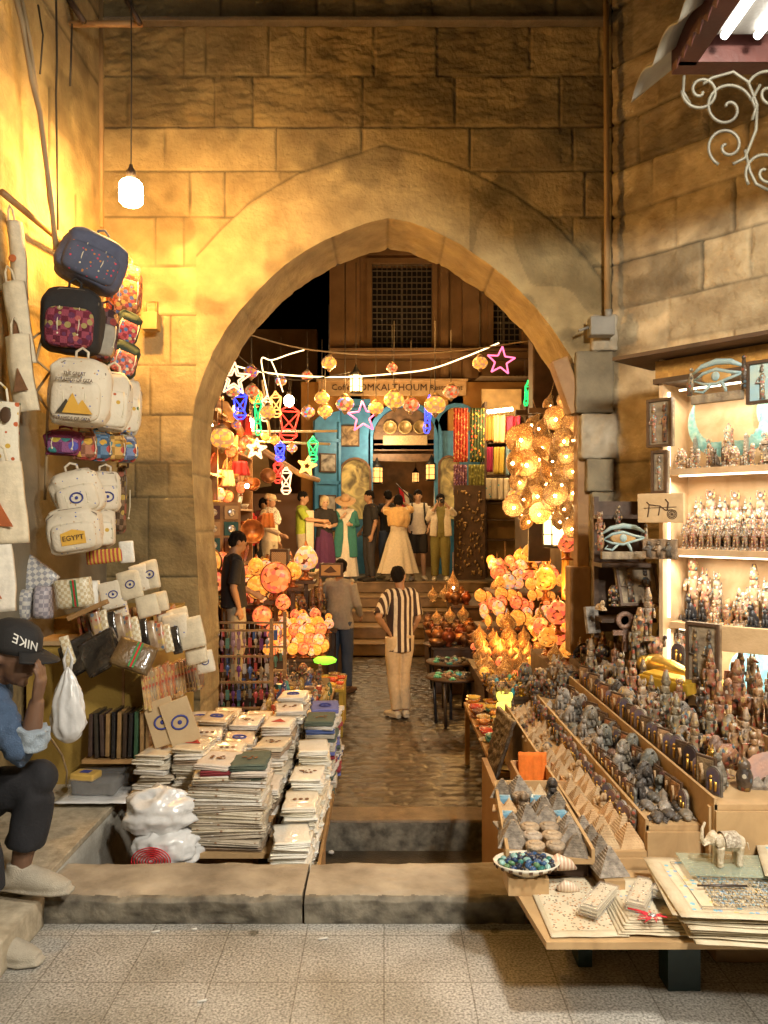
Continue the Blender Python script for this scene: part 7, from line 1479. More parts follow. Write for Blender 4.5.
def m_pyr(par, w_, h_, d_):
    y = -d_*.70
    for lines, z, s in ((('THE GREAT',), h_*.22, .026), (('PYRAMIDS OF GIZA',), h_*.13, .026), (('PYRAMIDS OF GIZA',), -h_*.42, .026)):
        mb = MB(); mb.text(lines[0], s, mat_=Matrix.Translation((0,y-.002,z)) @ Matrix.Rotation(pi/2,4,'X') @ Matrix.Diagonal((.80,1,1,1)), ext=.002); mb.build('lettering', INK, par)
    mb = MB(); mb.prism([(-.08,-h_*.34),(.02,-h_*.34),(-.035,-h_*.14)], y, y+.006); mb.build('dark_pyramid', mat('black_print', (.06,.05,.03), rough=.8), par); mb = MB(); mb.prism([(-.05,-h_*.34),(.05,-h_*.34),(-.005,-h_*.05)], y-.002, y+.004); mb.prism([(.0,-h_*.34),(.10,-h_*.34),(.045,-h_*.14)], y-.001, y+.005); mb.build('golden_pyramid', mat('golden_print', (.72,.42,.06), (.6,.32,.04), rough=.8), par)
def m_eye(par, w_, h_, d_): mb = MB(); mb.at((0,-d_*.64,-h_*.12),(pi/2,0,0)); eye_print(mb, (0,0,0), .026); mb.at(); mb.build('eye_print', EYEM, par)
def m_egypt(par, w_, h_, d_):
    y = -d_*.64; mb = MB(); mb.prism([(-.06,-h_*.3),(-.06,-h_*.05),(0,h_*.02),(.06,-h_*.05),(.06,-h_*.3)], y, y+.006); mb.build('golden_print', mat('golden_print'), par); mb = MB(); mb.text('EGYPT', .036, mat_=Matrix.Translation((0,y-.003,-h_*.16)) @ Matrix.Rotation(pi/2,4,'X'), ext=.002); mb.build('lettering', INK, par)
NAVY = cloth('navy_canvas', (.10,.11,.17)); NAVS = mat('navy_spotted', (.10,.11,.17), (.07,.08,.12), rough=.9, spots=(44,[(.60,.06,.10),(.10,.10,.16),(.5,.2,.05)],.25)); GRNC = cloth('dark_green', (.03,.05,.03)); PR_ = mat('printed_scene_canvas', (.72,.66,.52), (.66,.60,.46), rough=.9, bump=.4, spots=(26,[(.45,.10,.03),(.07,.16,.06),(.55,.35,.05),(.72,.66,.52),(.72,.66,.52)],.30))
backpack('navy backpack with a red dotted print, topmost of the hanging column', 92,262,4.3,.36,.30,.24,NAVY,.45,.35,NAVS,1)
backpack('orange and red patterned bag beside the topmost navy backpack', 124,292,4.7,.19,.34,.18,embroid([(.75,.5,.1),(.15,.2,.4),(.6,.1,.1)],34,(.50,.16,.05)),.6,.1,None,2)
backpack('black backpack with a deep red embroidered pocket below the navy one', 73,322,4.2,.31,.36,.20,cloth('black_canvas', (.02,.018,.018)),.2,.06,embroid([(.45,.12,.10),(.12,.03,.08),(.35,.28,.10)],28,(.16,.015,.035)),3)
backpack('dark bag with pale flap and embroidered bars behind the black backpack', 103,335,4.4,.15,.30,.16,embroid([(.5,.25,.08),(.3,.05,.04)],22,(.07,.03,.03)),.5,.15,C_GREY,4)
backpack('dark green bag with a colourful woven pocket, upper of two', 125,330,4.65,.15,.22,.16,GRNC,.6,.3,embroid([(.6,.1,.08),(.1,.2,.4),(.6,.5,.2)],40,(.40,.05,.06)),5)
backpack('dark green bag with a colourful woven pocket, lower of two', 122,360,4.6,.18,.22,.16,GRNC,.6,.3,embroid([(.7,.15,.1),(.12,.25,.5),(.75,.65,.4)],40,(.42,.12,.08)),6)
backpack('cream backpack printed with golden pyramids and black words', 80,393,4.05,.31,.36,.17,CANV,.12,.06,None,7,m_pyr)
backpack('cream backpack with figures in red and green beside the one with pyramids', 112,402,4.35,.20,.34,.15,CANV,.45,.06,PR_,8); backpack('cream backpack with golden figures at the right end of its row', 126,408,4.6,.17,.34,.14,CANV,.6,.06,PR_,9)
backpack('wine-red woven bag with wavy coloured bands at the left of its row', 65,443,4.2,.20,.14,.12,cloth('wine', (.20,.03,.08)),.2,.05,embroid([(.05,.25,.25),(.5,.4,.05),(.1,.1,.4)],18,(.15,.04,.12)),10)
for i, (px, c_) in enumerate(((85,(.25,.10,.05)),(100,(.06,.12,.20)),(114,(.40,.22,.05)),(126,(.10,.14,.25)))):
    backpack('woven striped drawstring bag, %s of the four hanging in the narrow row' % ORD[i], px,446+1*i,4.25+.09*i,.12,.16,.11,embroid([(.6,.35,.05),(.1,.25,.3),(.5,.08,.06)],20+i,c_),.4,0,None,11+i,group='woven drawstring bags')
backpack('cream backpack with an orange and red print, left of the upper lower row', 78,493,4.15,.26,.25,.18,CANV,.25,-.25,None,16,lambda p_,w_,h_,d_: m_eye(p_,w_,h_,d_)); backpack('cream backpack with a blue eye, right of the upper lower row', 105,492,4.4,.17,.24,.15,CANV,.5,0,None,17,m_eye)
backpack('cream backpack with a golden square print in the lowest row', 75,530,4.1,.28,.25,.18,CANV,.25,-.15,None,18,m_egypt); backpack('small cream backpack right of the golden print one', 100,528,4.35,.16,.22,.15,CANV,.5,-.05,PR_,19)
backpack('thin dark embroidered strip bag hanging right of the cream backpacks', 121,500,4.7,.06,.42,.08,embroid([(.5,.35,.08),(.3,.1,.06)],26,(.12,.07,.03)),.3,.05,None,20)
# tote bags at the far left edge
def tote(label, px0, px1, y0, y1, Y, m, lean=0., motif=None, seed=0):
    a, b = P(px0,y0,Y), P(px1,y1,Y); t = thing('tote_bag', label, 'tote bag', ((a.x+b.x)/2,Y,(a.z+b.z)/2), 0, 'cream tote bags at the left edge'); w_, h_ = b.x-a.x, a.z-b.z
    t.rotation_euler = (0,lean,0); mb = MB(); mb.slab(10, 16, lambda u, v: (-w_/2+w_*u+.01*sin(v*3+seed), .03*sin(pi*u)*-1+.012*noise.noise(Vector((u*3,v*3,seed))), h_/2-h_*v), (0,.02,0)); mb.build('bag', m, t)
    mb = MB(); mb.tube([(-w_*.2,0,h_/2),(-w_*.15,0,h_/2+.06),(0,0,h_/2+.09),(w_*.15,0,h_/2+.06),(w_*.2,0,h_/2)], .006, 6); mb.build('handle', m, t)
    if motif: mb = MB(); motif(mb, w_, h_); mb.build('print', motif.__defaults__[0], t)
RP = mat('rust_print', (.50,.14,.04), (.38,.10,.03), rough=.85)
def mo_tri(mb, w_, h_, m_=mat('brown_print')): mb.prism([(-w_*.3,-h_*.25),(w_*.3,-h_*.25),(0,h_*.05)], -.045, -.038)
def mo_circ(mb, w_, h_, m_=RP): mb.at((0,-.042,.0),(pi/2,0,0)); mb.lathe([(w_*.25,0),(w_*.25,.004),(w_*.15,.004)], n=20); mb.at()
def mo_head(mb, w_, h_, m_=INK): mb.ball((w_*.25,-.04,h_*.3), (w_*.14,.006,h_*.12), n=12, m=8); mb.ball((-w_*.3,-.04,h_*.1), (w_*.12,.006,h_*.12), n=12, m=8)
def mo_red(mb, w_, h_, m_=RP): mb.prism([(-w_*.5,-h_*.25),(w_*.35,-h_*.3),(w_*.1,.0),(-w_*.5,h_*.22)], -.046, -.040)
tote('narrow cream tote bag with a rust-red emblem, highest at the left edge',9,24,222,300,4.0,C_CREAM,-.12,mo_circ,1); tote('cream tote bag with a brown triangle turned edge-on below the highest one',8,30,282,365,3.95,C_CREAM,-.2,mo_tri,2); tote('cream tote bag with a brown triangle, third at the left edge',10,34,335,412,3.9,C_CREAM,-.15,mo_tri,3)
tote('white tote bag with red band and small figures at the left edge',-22,19,402,470,3.6,PR_,.04,mo_head,4); tote('cream tote bag with a red and blue figure and slanting words',-26,24,462,544,3.5,C_CREAM,-.05,mo_red,5); tote('white tote bag with a gold and red corner, lowest at the left edge',-30,12,545,612,3.45,C_WHT,-.05,mo_red,6)
# wall fittings, pipes and cables
PIPE = mat('painted_pipe', (.42,.27,.12), (.34,.21,.09), rough=.5)
def pipe(label, pts, r, m=PIPE, name='wall_pipe', cat='pipe'): mb = MB(); mb.tube(pts, r, 8); return mb.build(name, m, None, label=label, cat=cat)
pipe('vertical pipe in the corner left of the arch wall', [P(101,-40,5.42), P(101,227,5.42)], .018); pipe('vertical pipe running down the arch wall at the right', [P(606,-30,5.42), P(607,314,5.42)], .020)
t = thing('junction_box', 'grey junction box at the foot of the right-hand pipe', 'junction box', P(601,327,5.36)); mb = MB(); mb.box((0,0,0), (.17,.10,.13), bev=.01); mb.build('box', mat('grey_plastic', (.32,.30,.25), rough=.5), t); mb = MB(); mb.tube([(.05,0,.06),(.05,0,.12)], .025, 10); mb.tube([(-.08,0,0),(-.16,-.02,-.03)], .01, 8); mb.build('gland', mat('grey_plastic'), t)
t = thing('junction_box', 'ochre metal junction box on the arch wall beside the hanging bags', 'junction box', P(151,322,5.36)); mb = MB(); mb.box((0,0,0), (.11,.10,.12), bev=.006); mb.build('box', mat('ochre_metal', (.45,.30,.10), rough=.5), t); mb = MB(); mb.tube([(-.04,0,.06),(-.04,0,.14),(.04,0,.14),(.04,0,.06)], .012, 8); mb.build('bracket', mat('ochre_metal'), t)
pipe('horizontal timber bar across the top left corner', [P(50,24,4.9), P(142,24,4.9)], .02, WOOD, 'timber_bar', 'bar'); pipe('left diagonal brace under the roof at the top left', [P(66,-5,4.85), P(84,22,4.85)], .02, DWOOD, 'brace', 'brace'); pipe('right diagonal brace under the roof at the top left', [P(124,-5,4.85), P(140,24,4.85)], .018, DWOOD, 'brace', 'brace')
pipe('thick pale bundled cable hanging down the left wall', [P(14,-10,3.95), P(24,30,4.0), P(32,80,4.05), P(40,112,4.1), P(46,160,4.15), P(52,205,4.2), P(56,250,4.25)], .016, CABP, 'thick_cable', 'cable'); pipe('second bundled cable beside the thick one', [P(20,-10,4.0), P(30,40,4.0), P(38,100,4.1), P(43,130,4.15), P(49,200,4.2), P(60,256,4.3)], .010, CABP, 'thick_cable', 'cable')
pipe('thin black cable hanging straight down the left wall', [P(56,-10,4.3), P(57,60,4.3), P(56,95,4.32), P(57,150,4.35), P(58,230,4.4)], .006, CAB, 'thin_cable', 'cable'); pipe('short looped cord hanging under the timber bar', [P(72,24,4.5), P(71,60,4.5), P(70,86,4.5)], .006, CAB, 'looped_cord', 'cord'); pipe('sagging thin cable on the left wall near the window', [P(38,5,4.3), P(43,35,4.3), P(40,74,4.3)], .005, CAB, 'thin_cable', 'cable')
pipe('sloping wooden rail from which the bags hang', [P(2,192,3.9), P(45,228,4.3), P(70,248,4.7)], .018, WOOD, 'rail', 'rail')
pipe('loose tangle of cables on the wall between the tote bags and backpacks', [P(30,340,4.1), P(44,330,4.15), P(36,360,4.1), P(50,372,4.15), P(36,392,4.1), P(48,410,4.15), P(45,500,4.2)], .008, CABP, 'tangled_cable', 'cable')
DG = mat('grey_shutter', (.20,.17,.12), (.14,.12,.08), rough=.7); mb = MB(); mb.box((-1.93,4.45,1.55), (.04,1.7,1.3)); mb.build('wooden_backing', DG, None, label='dark board fixed to the left wall behind the hanging bags', cat='board')
# hanging bulb
bp = thing('hanging_bulb', 'bright warm bulb hanging on a long thin wire before the arch wall', 'light bulb', P(131,193,4.6))
mb = MB(); mb.lathe([(.001,-.075),(.05,-.072),(.068,-.055),(.070,.0),(.066,.055),(.05,.072),(.02,.078)], n=24); mb.build('glass_bulb', glow('bigbulb', (1,.80,.42), 32), bp); mb = MB(); mb.lathe([(.022,.078),(.028,.09),(.028,.13),(.014,.15),(.01,.17)], n=14); mb.build('socket', DWOOD, bp); mb = MB(); mb.tube([(0,0,.16),(.003,0,.7),(0,0,1.25)], .004, 5); mb.build('wire', CAB, bp)
# ================================================================= GOODS IN THE LANE BEHIND THE ARCH
def bench(label, x0, x1, y0, y1, z, m=None, cat='bench', legs=True, base=-.66):
    t = thing('goods_table', label, cat, (0,0,0)); mb = MB(); mb.box(((x0+x1)/2,(y0+y1)/2,z-.015), (x1-x0,y1-y0,.03)); mb.build('table_top', m or DWOOD, t)
    if legs:
        for x in (x0+.03,x1-.03):
            for y in (y0+.03,y1-.03): mb = MB(); mb.box((x,y,(z-.03+base)/2), (.04,.04,z-.03-base)); mb.build('leg', m or DWOOD, t)
    else: mb = MB(); mb.box(((x0+x1)/2,(y0+y1)/2,(z-.032+base)/2), (x1-x0-.05,y1-y0-.05,z-.032-base)); mb.build('body', m or DWOOD, t)
    return t
PT = [L_table('x', LG[i]) for i in range(3)]; PD = [L_disc('x', LG[i]) for i in range(3)]; PO = L_dome('x'); PP = L_plate('x'); PE = L_egg('x')
LN = ['amber','red','many-coloured']
# right: bowls
bench('long narrow table of coloured glazed bowls along the lane', .74,1.32,5.15,7.15,-.09, WOOD)
k = 0
for r_ in range(17):
    for c_ in range(4):
        q = put('glazed_bowl', BOWL if (r_+c_) % 3 else PLATE, None, (.82+.135*c_+R.uniform(-.02,.02), 5.22+.115*r_, -.09), (R.uniform(-.1,.1),R.uniform(-.1,.1),R.uniform(0,3)), R.uniform(.75,1.05), label='glazed bowl, %s from the arch, %s line of the bowl table' % (ORD[r_], ['lane-side','second','third','inner'][c_]), cat='bowl', group='glazed bowls on the narrow table')
        if R.random() < .6: put('glazed_bowl', BOWL, None, q.location+Vector((0,0,.028)), (0,0,R.uniform(0,3)), q.scale[0]*.92, label='bowl nested in the %s from the arch, %s line of the bowl table' % (ORD[r_], ['lane-side','second','third','inner'][c_]), cat='bowl', group='nested glazed bowls')
for i, (x, y) in enumerate(((1.02,6.5),(1.16,6.3),(1.08,6.9))): 
    mb = MB(); mb.lathe([(.03,0),(.06,.03),(.075,.07),(.07,.10),(.06,.10),(.001,.03)], n=18); o = mb.build('glowing_bowl', glow('limeglow', (.8,.75,.12), .6), None, label='bowl lit yellow-green from inside, %s of three on the bowl table' % ORD[i], cat='lamp', group='bowls lit from inside'); o.location = (x,y,-.05)
# copper onion lamps on the bench beyond
bench('bench of glowing copper onion lamps right of the lane', .95,2.2,7.45,8.75,.02, DWOOD, legs=False)
for r_ in range(5):
    for c_ in range(7):
        if (r_+c_) % 9 == 8: continue
        place(PO, (1.03+.165*c_+R.uniform(-.03,.03), 7.55+.24*r_, .02+.05*r_), R.uniform(0,3), R.uniform(.7,1.05)*(1.25 if (r_*3+c_) % 7 == 0 else 1), 'pierced copper onion lamp, %s from the lane, %s row of its bench' % (ORD[c_], ORD[r_]))
for i, (x, y, z, s) in enumerate(((1.62,8.0,.34,1.6),(1.40,8.7,.32,1.2),(1.95,7.9,.30,1.3))): place(PO, (x,y,z), 0, s, ['largest onion lamp, set high in the middle of the copper lamps','tall onion lamp at the back of the copper lamps','onion lamp near the post at the right end of the copper lamps'][i])
# mosaic lamps on rising steps
bench('upper bench of mosaic lamps right of the lane', 1.15,2.3,8.95,9.9,.30, DWOOD, legs=False); bench('highest bench of disc lamps by the alley wall', 1.45,2.4,10.0,11.2,.62, DWOOD, legs=False)
k = 0
for r_ in range(4):
    for c_ in range(8):
        place(PD[(r_*2+c_*3) % 3], (1.22+.125*c_+R.uniform(-.04,.04), 9.02+.22*r_, .30+.075*r_+R.uniform(0,.03)), R.uniform(-1.2,-.2), R.uniform(.65,1.15), LN[(r_*2+c_*3) % 3]+' disc lamp, %s from the lane, %s row of the upper bench' % (ORD[c_], ORD[r_]))
for r_ in range(4):
    for c_ in range(7): place(PD[(r_+c_*2) % 3] if (r_+c_) % 2 else PT[(r_+c_) % 3], (1.52+.13*c_+R.uniform(-.03,.03), 10.08+.26*r_, .62+.09*r_+R.uniform(0,.04)), R.uniform(-1.1,.0), R.uniform(.7,1.25), LN[(r_+c_*2) % 3 if (r_+c_) % 2 else (r_+c_) % 3]+' lamp, %s from the lane, %s row of the highest bench' % (ORD[c_], ORD[r_]))
# brownish baskets, urns and dishes on the lane side
bench('dark low bench of brass dishes and urns by the stairs', .62,1.4,9.95,12.3,-.05, DWOOD, legs=False); bench('raised dark bench of urns by the stairs', 1.0,1.5,11.2,12.5,.35, DWOOD, legs=False)
URN = mat('dim_copper_urn', (.40,.20,.09), (.16,.07,.03), rough=.35, metal=.5, scale=14, rand=[(1,1,1),(.5,.45,.4),(1.3,1.1,.8),(.8,.4,.3)])
mb = MB(); mb.lathe([(.04,0),(.045,.01),(.03,.03),(.07,.07),(.085,.11),(.06,.16),(.03,.18),(.04,.20),(.036,.205),(.001,.20)], n=18); URNM = mb.mesh('urn', URN); mb = MB(); mb.lathe([(.09,0),(.12,.05),(.13,.09),(.12,.09),(.10,.03),(.001,.02)], n=20); BSK = mb.mesh('dish', URN)
for i in range(34):
    x = .70+.17*(i % 4); y = 10.05+.27*(i//4); z = -.05 if (x < 1 or y < 11.2) else .35
    put('copper_urn' if i % 3 else 'copper_dish', URNM if i % 3 else BSK, None, (x+R.uniform(-.03,.03), y, z), (0,0,R.uniform(0,3)), R.uniform(.8,1.2), label=('dim copper urn' if i % 3 else 'dim copper dish')+', %s from the lane in the %s row before the stairs' % (ORD[i % 4], ORD[i//4]), cat='urn' if i % 3 else 'dish', group='copper urns and dishes')
for i in range(7): place(PO, (.75+.2*(i % 4), 11.0+.45*(i//4)+.1*i, .35 if i > 3 else .12), 0, .9+.1*(i % 3), 'dim onion lamp, %s among the copper urns by the stairs' % ORD[i])
for i, (px, py, Y) in enumerate(((453,585,11.8),(497,588,11),(505,575,11.6))): 
    t = dup(PE, P(px,py,Y), 0, 1.2, ['teardrop brass lamp hanging before the olive trousers','round brass lamp left of the highest bench','brass lamp above the highest bench'][i])
mb = MB(); mb.box((0,0,0), (.40,.3,1.5), bev=.02); mb.box((.25,.1,.3), (.2,.2,1.2)); o = mb.build('dark_beam', DWOOD, None, label='dark wooden beam end hanging behind the right shoulder of the arch', cat='beam'); o.location = P(547,372,9.3)
# platters and the black stool
for i, (px, py, Y, w_, z_) in enumerate(((434,678,8.55,.24,-.13),(385+48,658,9.4,.24,-.12),(430,640,10.3,.24,-.05))):
    x = P(px,py,Y).x; t = thing('round_stool', ['black','dark','brown'][i]+' round stool carrying a platter of small carved pieces, %s from the arch' % ORD[i], 'stool', (x+.22,Y,-.66), 0, 'round stools with platters'); h = z_+.66
    mb = MB(); mb.lathe([(.26,h-.03),(.28,h-.02),(.28,h),(.001,h)], n=28, sx=1.1); mb.build('seat', DWOOD, t)
    for k in range(5): a = 2*pi*k/5+.4; mb = MB(); mb.tube([(.2*cos(a),.18*sin(a),0),(.23*cos(a),.2*sin(a),h-.03)], .018, 6); mb.build('leg', BLKR, t)
    for k in range(16): a = k*2.4; q = .05+.0125*k; good('beetle' if k % 3 else 'tbeetle', (x+.22+q*cos(a)*1.1, Y+q*sin(a), z_), R.uniform(0,6), R.uniform(1.0,1.5), '%s on the %s platter' % (ORD[k], ORD[i]), 'scarabs on the platters')
# pierced brass lamps hung in a cluster by the post, behind the right jamb
g = 'pierced brass lamps hung by the post'; rg = random.Random(8)
mb = MB(); mb.box((1.95,7.2,2.62), (1.2,.06,.05)); mb.box((1.95,7.9,2.7), (1.2,.06,.05)); mb.box((2.3,7.5,1.3), (.08,1.6,2.6)); mb.box((1.60,7.95,1.45), (.22,.05,.55)); mb.build('lamp_rack', DWOOD, None, label='wooden rack behind the right jamb from which the brass lamps hang', cat='rack')
pts_ = [(552,418),(532,424),(573,425),(520,440),(545,438),(565,440),(524,452),(556,452),(577,452),(538,458),(515,462),(568,466),(530,470),(549,473),(579,476),(519,482),(561,484),(538,488),(573,492),(526,498),(550,500),(514,505),(566,508),(539,512),(576,516),(527,521),(568,528),(549,512),(560,448),(541,447),(527,463),(571,455),(533,495),(557,494)]
for i, (px, py) in enumerate(pts_):
    Y = 7.0+.9*((i*7) % 10)/10 if px < 556 else 5.66+.25*((i*7) % 10)/10; e = i % 3 == 1
    place(PE if e else PP, P(px,py,Y), (R.uniform(-.2,.2), R.uniform(-.7,.7), R.uniform(-.6,.4)), R.uniform(.75,1.05)*(1.0 if px < 556 else .78), ('pierced brass pendant' if e else 'pierced brass dish lamp')+', %s counting down from the top of the hanging cluster' % ORD[i])
for i, (px, py, m_, w_) in enumerate(((517,497,'amber','amber'),(531,507,'orange','orange'),(526,505,'pinkish','pinkish'))):
    t = dup(protoG[1 if i < 2 else 2], P(px,py,8.6), 0, 1.3+.2*i, w_+' glass globe hanging at the lower left of the brass lamp cluster')
t = thing('hanging_shawl', 'ochre shawl hanging inside the right jamb below the brass lamps', 'shawl', (0,0,0)); a, b = P(562,535,6.6), P(580,600,6.6); mb = MB(); mb.slab(20, 14, lambda u, v: (a.x+(b.x-a.x)*u*(1-.3*v), 6.6+.03*sin(u*18), a.z+(b.z-a.z)*v), (0,.012,0)); mb.build('cloth', cloth('amber_shawl', (.62,.34,.08)), t)
for i, (px, py, Y, s, k) in enumerate(((545,600,6.9,1.3,0),(558,634,6.3,1.2,1),(530,570,8.2,1.2,0),(567,560,6.0,.9,1),(548,655,6.3,1.0,0),(572,606,5.9,.85,0))): place(PT[k], P(px,py,Y), 0, s, 'large %s mosaic lamp, %s counting down beside the wooden post' % (LN[k], ORD[i]))
mb = MB(); mb.box((1.62,6.45,.10), (.62,.85,.7)); mb.box((1.78,7.05,.32), (.4,.3,1.0)); mb.build('lamp_counter', DWOOD, None, label='ochre wooden counter of lamps just behind the right jamb', cat='counter')
for r_ in range(3):
    for c_ in range(6): place([PO,PT[0],PT[1]][(r_+c_) % 3], (1.36+.10*c_, 6.12+.28*r_, .45+.05*r_), R.uniform(0,3), R.uniform(.7,.95), ['copper onion lamp','amber mosaic lamp','red mosaic lamp'][(r_+c_) % 3]+', %s from the lane, %s row of the ochre counter' % (ORD[c_], ORD[r_]))
rgs = random.Random(31); extra = [(524,432),(541,428),(535,443),(549,461),(520,470),(543,482),(531,487),(523,511),(545,516),(558,520),(535,533),(552,535),(563,400),(548,404),(570,470),(575,440),(566,455),(577,500)]
for i, (px, py) in enumerate(extra): place(PE if i % 2 else PP, P(px,py,(7.3+.8*rgs.random()) if px < 556 else 5.62+.3*rgs.random()), (rgs.uniform(-.2,.2), rgs.uniform(-.7,.7), rgs.uniform(-.6,.4)), rgs.uniform(.6,.85)*(1 if px < 556 else .75), 'smaller pierced brass lamp, %s tucked among the larger ones of the cluster' % ORD[i])
# loose small wares packed between the benches on the right
bench('dark stepped stand of small brass and glass wares on the lane side', .98,1.30,6.9,7.45,.02, DWOOD, legs=False); n = 0
for r_ in range(9):
    for c_ in range(6):
        x = .92+.11*c_; y = 8.98+.11*r_-.06*c_; kk = ['jar','mask','lsph','tjar','camel','gcat'][(r_*5+c_) % 6]
        good(kk, (1.0+.05*c_+rgs.uniform(-.01,.01), 6.93+.06*r_, .02), rgs.uniform(-1,1), rgs.uniform(.7,1.1), '%s from the arch, %s line, stepped lane-side stand' % (ORD[r_], ORD[c_]))
for r_ in range(4):
    for c_ in range(12): place(PO if (r_+c_) % 3 else PT[(r_+c_) % 2], (.98+.10*c_, 7.50+.30*r_, .03+.04*r_), rgs.uniform(0,3), rgs.uniform(.42,.7), ('small onion lamp' if (r_+c_) % 3 else 'small mosaic lamp')+', %s from the lane, %s gap row of the copper bench' % (ORD[c_], ORD[r_]))
for c_ in range(9): good(['jar','camel','mask','bcat'][c_ % 4], (1.12+.11*c_, 8.80, .06), rgs.uniform(-1,1), rgs.uniform(1.2,1.9), '%s from the lane, dark line before the upper bench' % ORD[c_])
# ---- left of the lane
bench('low table of small coloured souvenirs behind the cloth stacks', -.98,-.44,5.3,6.9,.10, WOOD, legs=False)
SMC = mat('small_painted_souvenir', (1,1,1), (.6,.5,.4), rough=.35, scale=30, rand=[(.55,.10,.05),(.06,.20,.14),(.62,.42,.12),(.10,.14,.35),(.62,.5,.36),(.35,.2,.1),(.1,.35,.35)], spots=(60,[(.7,.6,.4),(.1,.08,.05)],.25))
sj = pm(f_jar, SMC, 'small_jar'); sc_ = pm(f_cat, SMC, 'small_cat'); sb = pm(lambda m: m.box((0,0,.03), (.07,.05,.06), bev=.006), SMC, 'small_box')
n = 0
for r_ in range(12):
    for c_ in range(6):
        me, nm = [(sj,'small_jar'),(sc_,'small_cat'),(sb,'small_box'),(bowl_mesh and BOWL,'small_bowl')][(r_*3+c_*5+r_//2) % 4]
        put(nm, me, None, (-.92+.09*c_+R.uniform(-.02,.02), 5.36+.125*r_, .10), (0,0,R.uniform(0,3)), R.uniform(.8,1.25)*(.6 if nm == 'small_bowl' else 1), label=nm.replace('_',' ')+', %s from the arch, %s line of the low souvenir table' % (ORD[r_], ORD[c_]), cat=nm.split('_')[1], group='small coloured souvenirs')
bench('dark table of carved statuettes left of the lane', -1.30,-.55,7.0,7.9,-.02, DWOOD, legs=False)
for r_ in range(5):
    for c_ in range(8): good(['camel','bust','lsph','jar','cat','ush','throne'][(r_*3+c_*2) % 7], (-1.24+.085*c_, 7.08+.17*r_, -.02), R.uniform(-.6,.6), R.uniform(1.0,1.6), '%s from the wall, %s row of the dark statuette table' % (ORD[c_], ORD[r_]))
t = thing('rope_ball', 'woven pale basket standing among the statuettes left of the lane', 'basket', P(298,690,7.0)); mb = MB(); mb.lathe([(.045,-.06),(.07,-.05),(.085,.06),(.08,.065),(.06,-.04),(.001,-.045)], n=20); mb.build('basket', mat('woven_cane', (.56,.40,.22), (.36,.24,.12), rough=.8, checks=(70,(.3,.2,.1))), t); t.name = 'basket'
tt = bench('slim yellow-legged table of little boxes left of the lane', -.98,-.42,8.0,8.75,-.16, mat('yellow_metal', (.52,.36,.05), rough=.45))
mb = MB(); mb.box((-.50,8.1,-.46), (.17,.17,.14), bev=.01); mb.build('yellow_box', mat('yellow_card'), None, label='small yellow box hanging under the slim table', cat='box')
for r_ in range(5):
    for c_ in range(6): put('inlaid_box' if (r_+c_) % 2 else 'small_bowl', IBOX if (r_+c_) % 2 else BOWL, None, (-.92+.09*c_, 8.06+.14*r_, -.16), (0,0,R.uniform(-.5,.5)), R.uniform(.7,1.0), label=('inlaid box' if (r_+c_) % 2 else 'small glazed bowl')+', %s from the wall, %s row of the slim yellow table' % (ORD[c_], ORD[r_]), cat='box' if (r_+c_) % 2 else 'bowl', group='boxes and bowls on the slim table')
mb = MB(); mb.lathe([(.05,0),(.10,.02),(.11,.05),(.08,.075),(.001,.08)], n=20, sx=1.2); o = mb.build('glowing_dish', glow('limegreen', (.25,.9,.04), .55), None, label='bright lime-green glowing dish at the lane edge beside the grey-shirted man', cat='lamp'); o.location = P(325,664,8.6)
# racks of small hanging trinkets
for rk in range(2):
    y = 6.55+.5*rk; t = thing('trinket_rack', 'wooden rack hung with keychains left of the arch, %s one' % ['nearer','farther'][rk], 'rack', (0,0,0), 0, 'keychain racks')
    for z in (.0,.22,.44,.66): mb = MB(); mb.box((-1.38+.05*rk,y+.0,z), (.86,.02,.018)); mb.build('rail', WOOD, t)
    mb = MB(); mb.box((-1.80+.05*rk,y+.02,.05), (.03,.03,1.42)); mb.build('upright', WOOD, t); mb = MB(); mb.box((-.96+.05*rk,y+.02,.05), (.03,.03,1.42)); mb.build('upright', WOOD, t)
KCM = mat('enamel_charm', (1,1,1), (.7,.7,.7), rough=.3, scale=20, metal=.2, rand=[(.55,.42,.25),(.30,.10,.30),(.60,.10,.08),(.10,.16,.35),(.62,.55,.48),(.45,.3,.12),(.3,.3,.3),(.60,.35,.35),(.15,.3,.2)])
mb = MB(); mb.tube([(0,0,0),(0,0,-.06)], .003, 5); mb.ball((0,0,-.085), (.020,.006,.028), n=10, m=6); mb.box((0,0,-.125), (.014,.006,.04)); KC1 = mb.mesh('keychain', KCM); mb = MB(); mb.tube([(0,0,0),(0,0,-.04)], .003, 5); mb.box((0,0,-.085), (.030,.006,.08)); KC2 = mb.mesh('keychain', KCM)
for rk in range(2):
    for zr, z in enumerate((.0,.22,.44,.66)):
        for c_ in range(17): put('keychain', KC1 if (c_+zr) % 2 else KC2, None, (-1.76+.05*rk+.048*c_, 6.53+.5*rk, z-.012), (0,0,R.uniform(-.6,.6)), R.uniform(.85,1.2), label='keychain, %s from the left, %s rail up, %s rack' % (ORD[c_], ORD[zr], ['nearer','farther'][rk]), cat='keychain', group='hanging keychains')
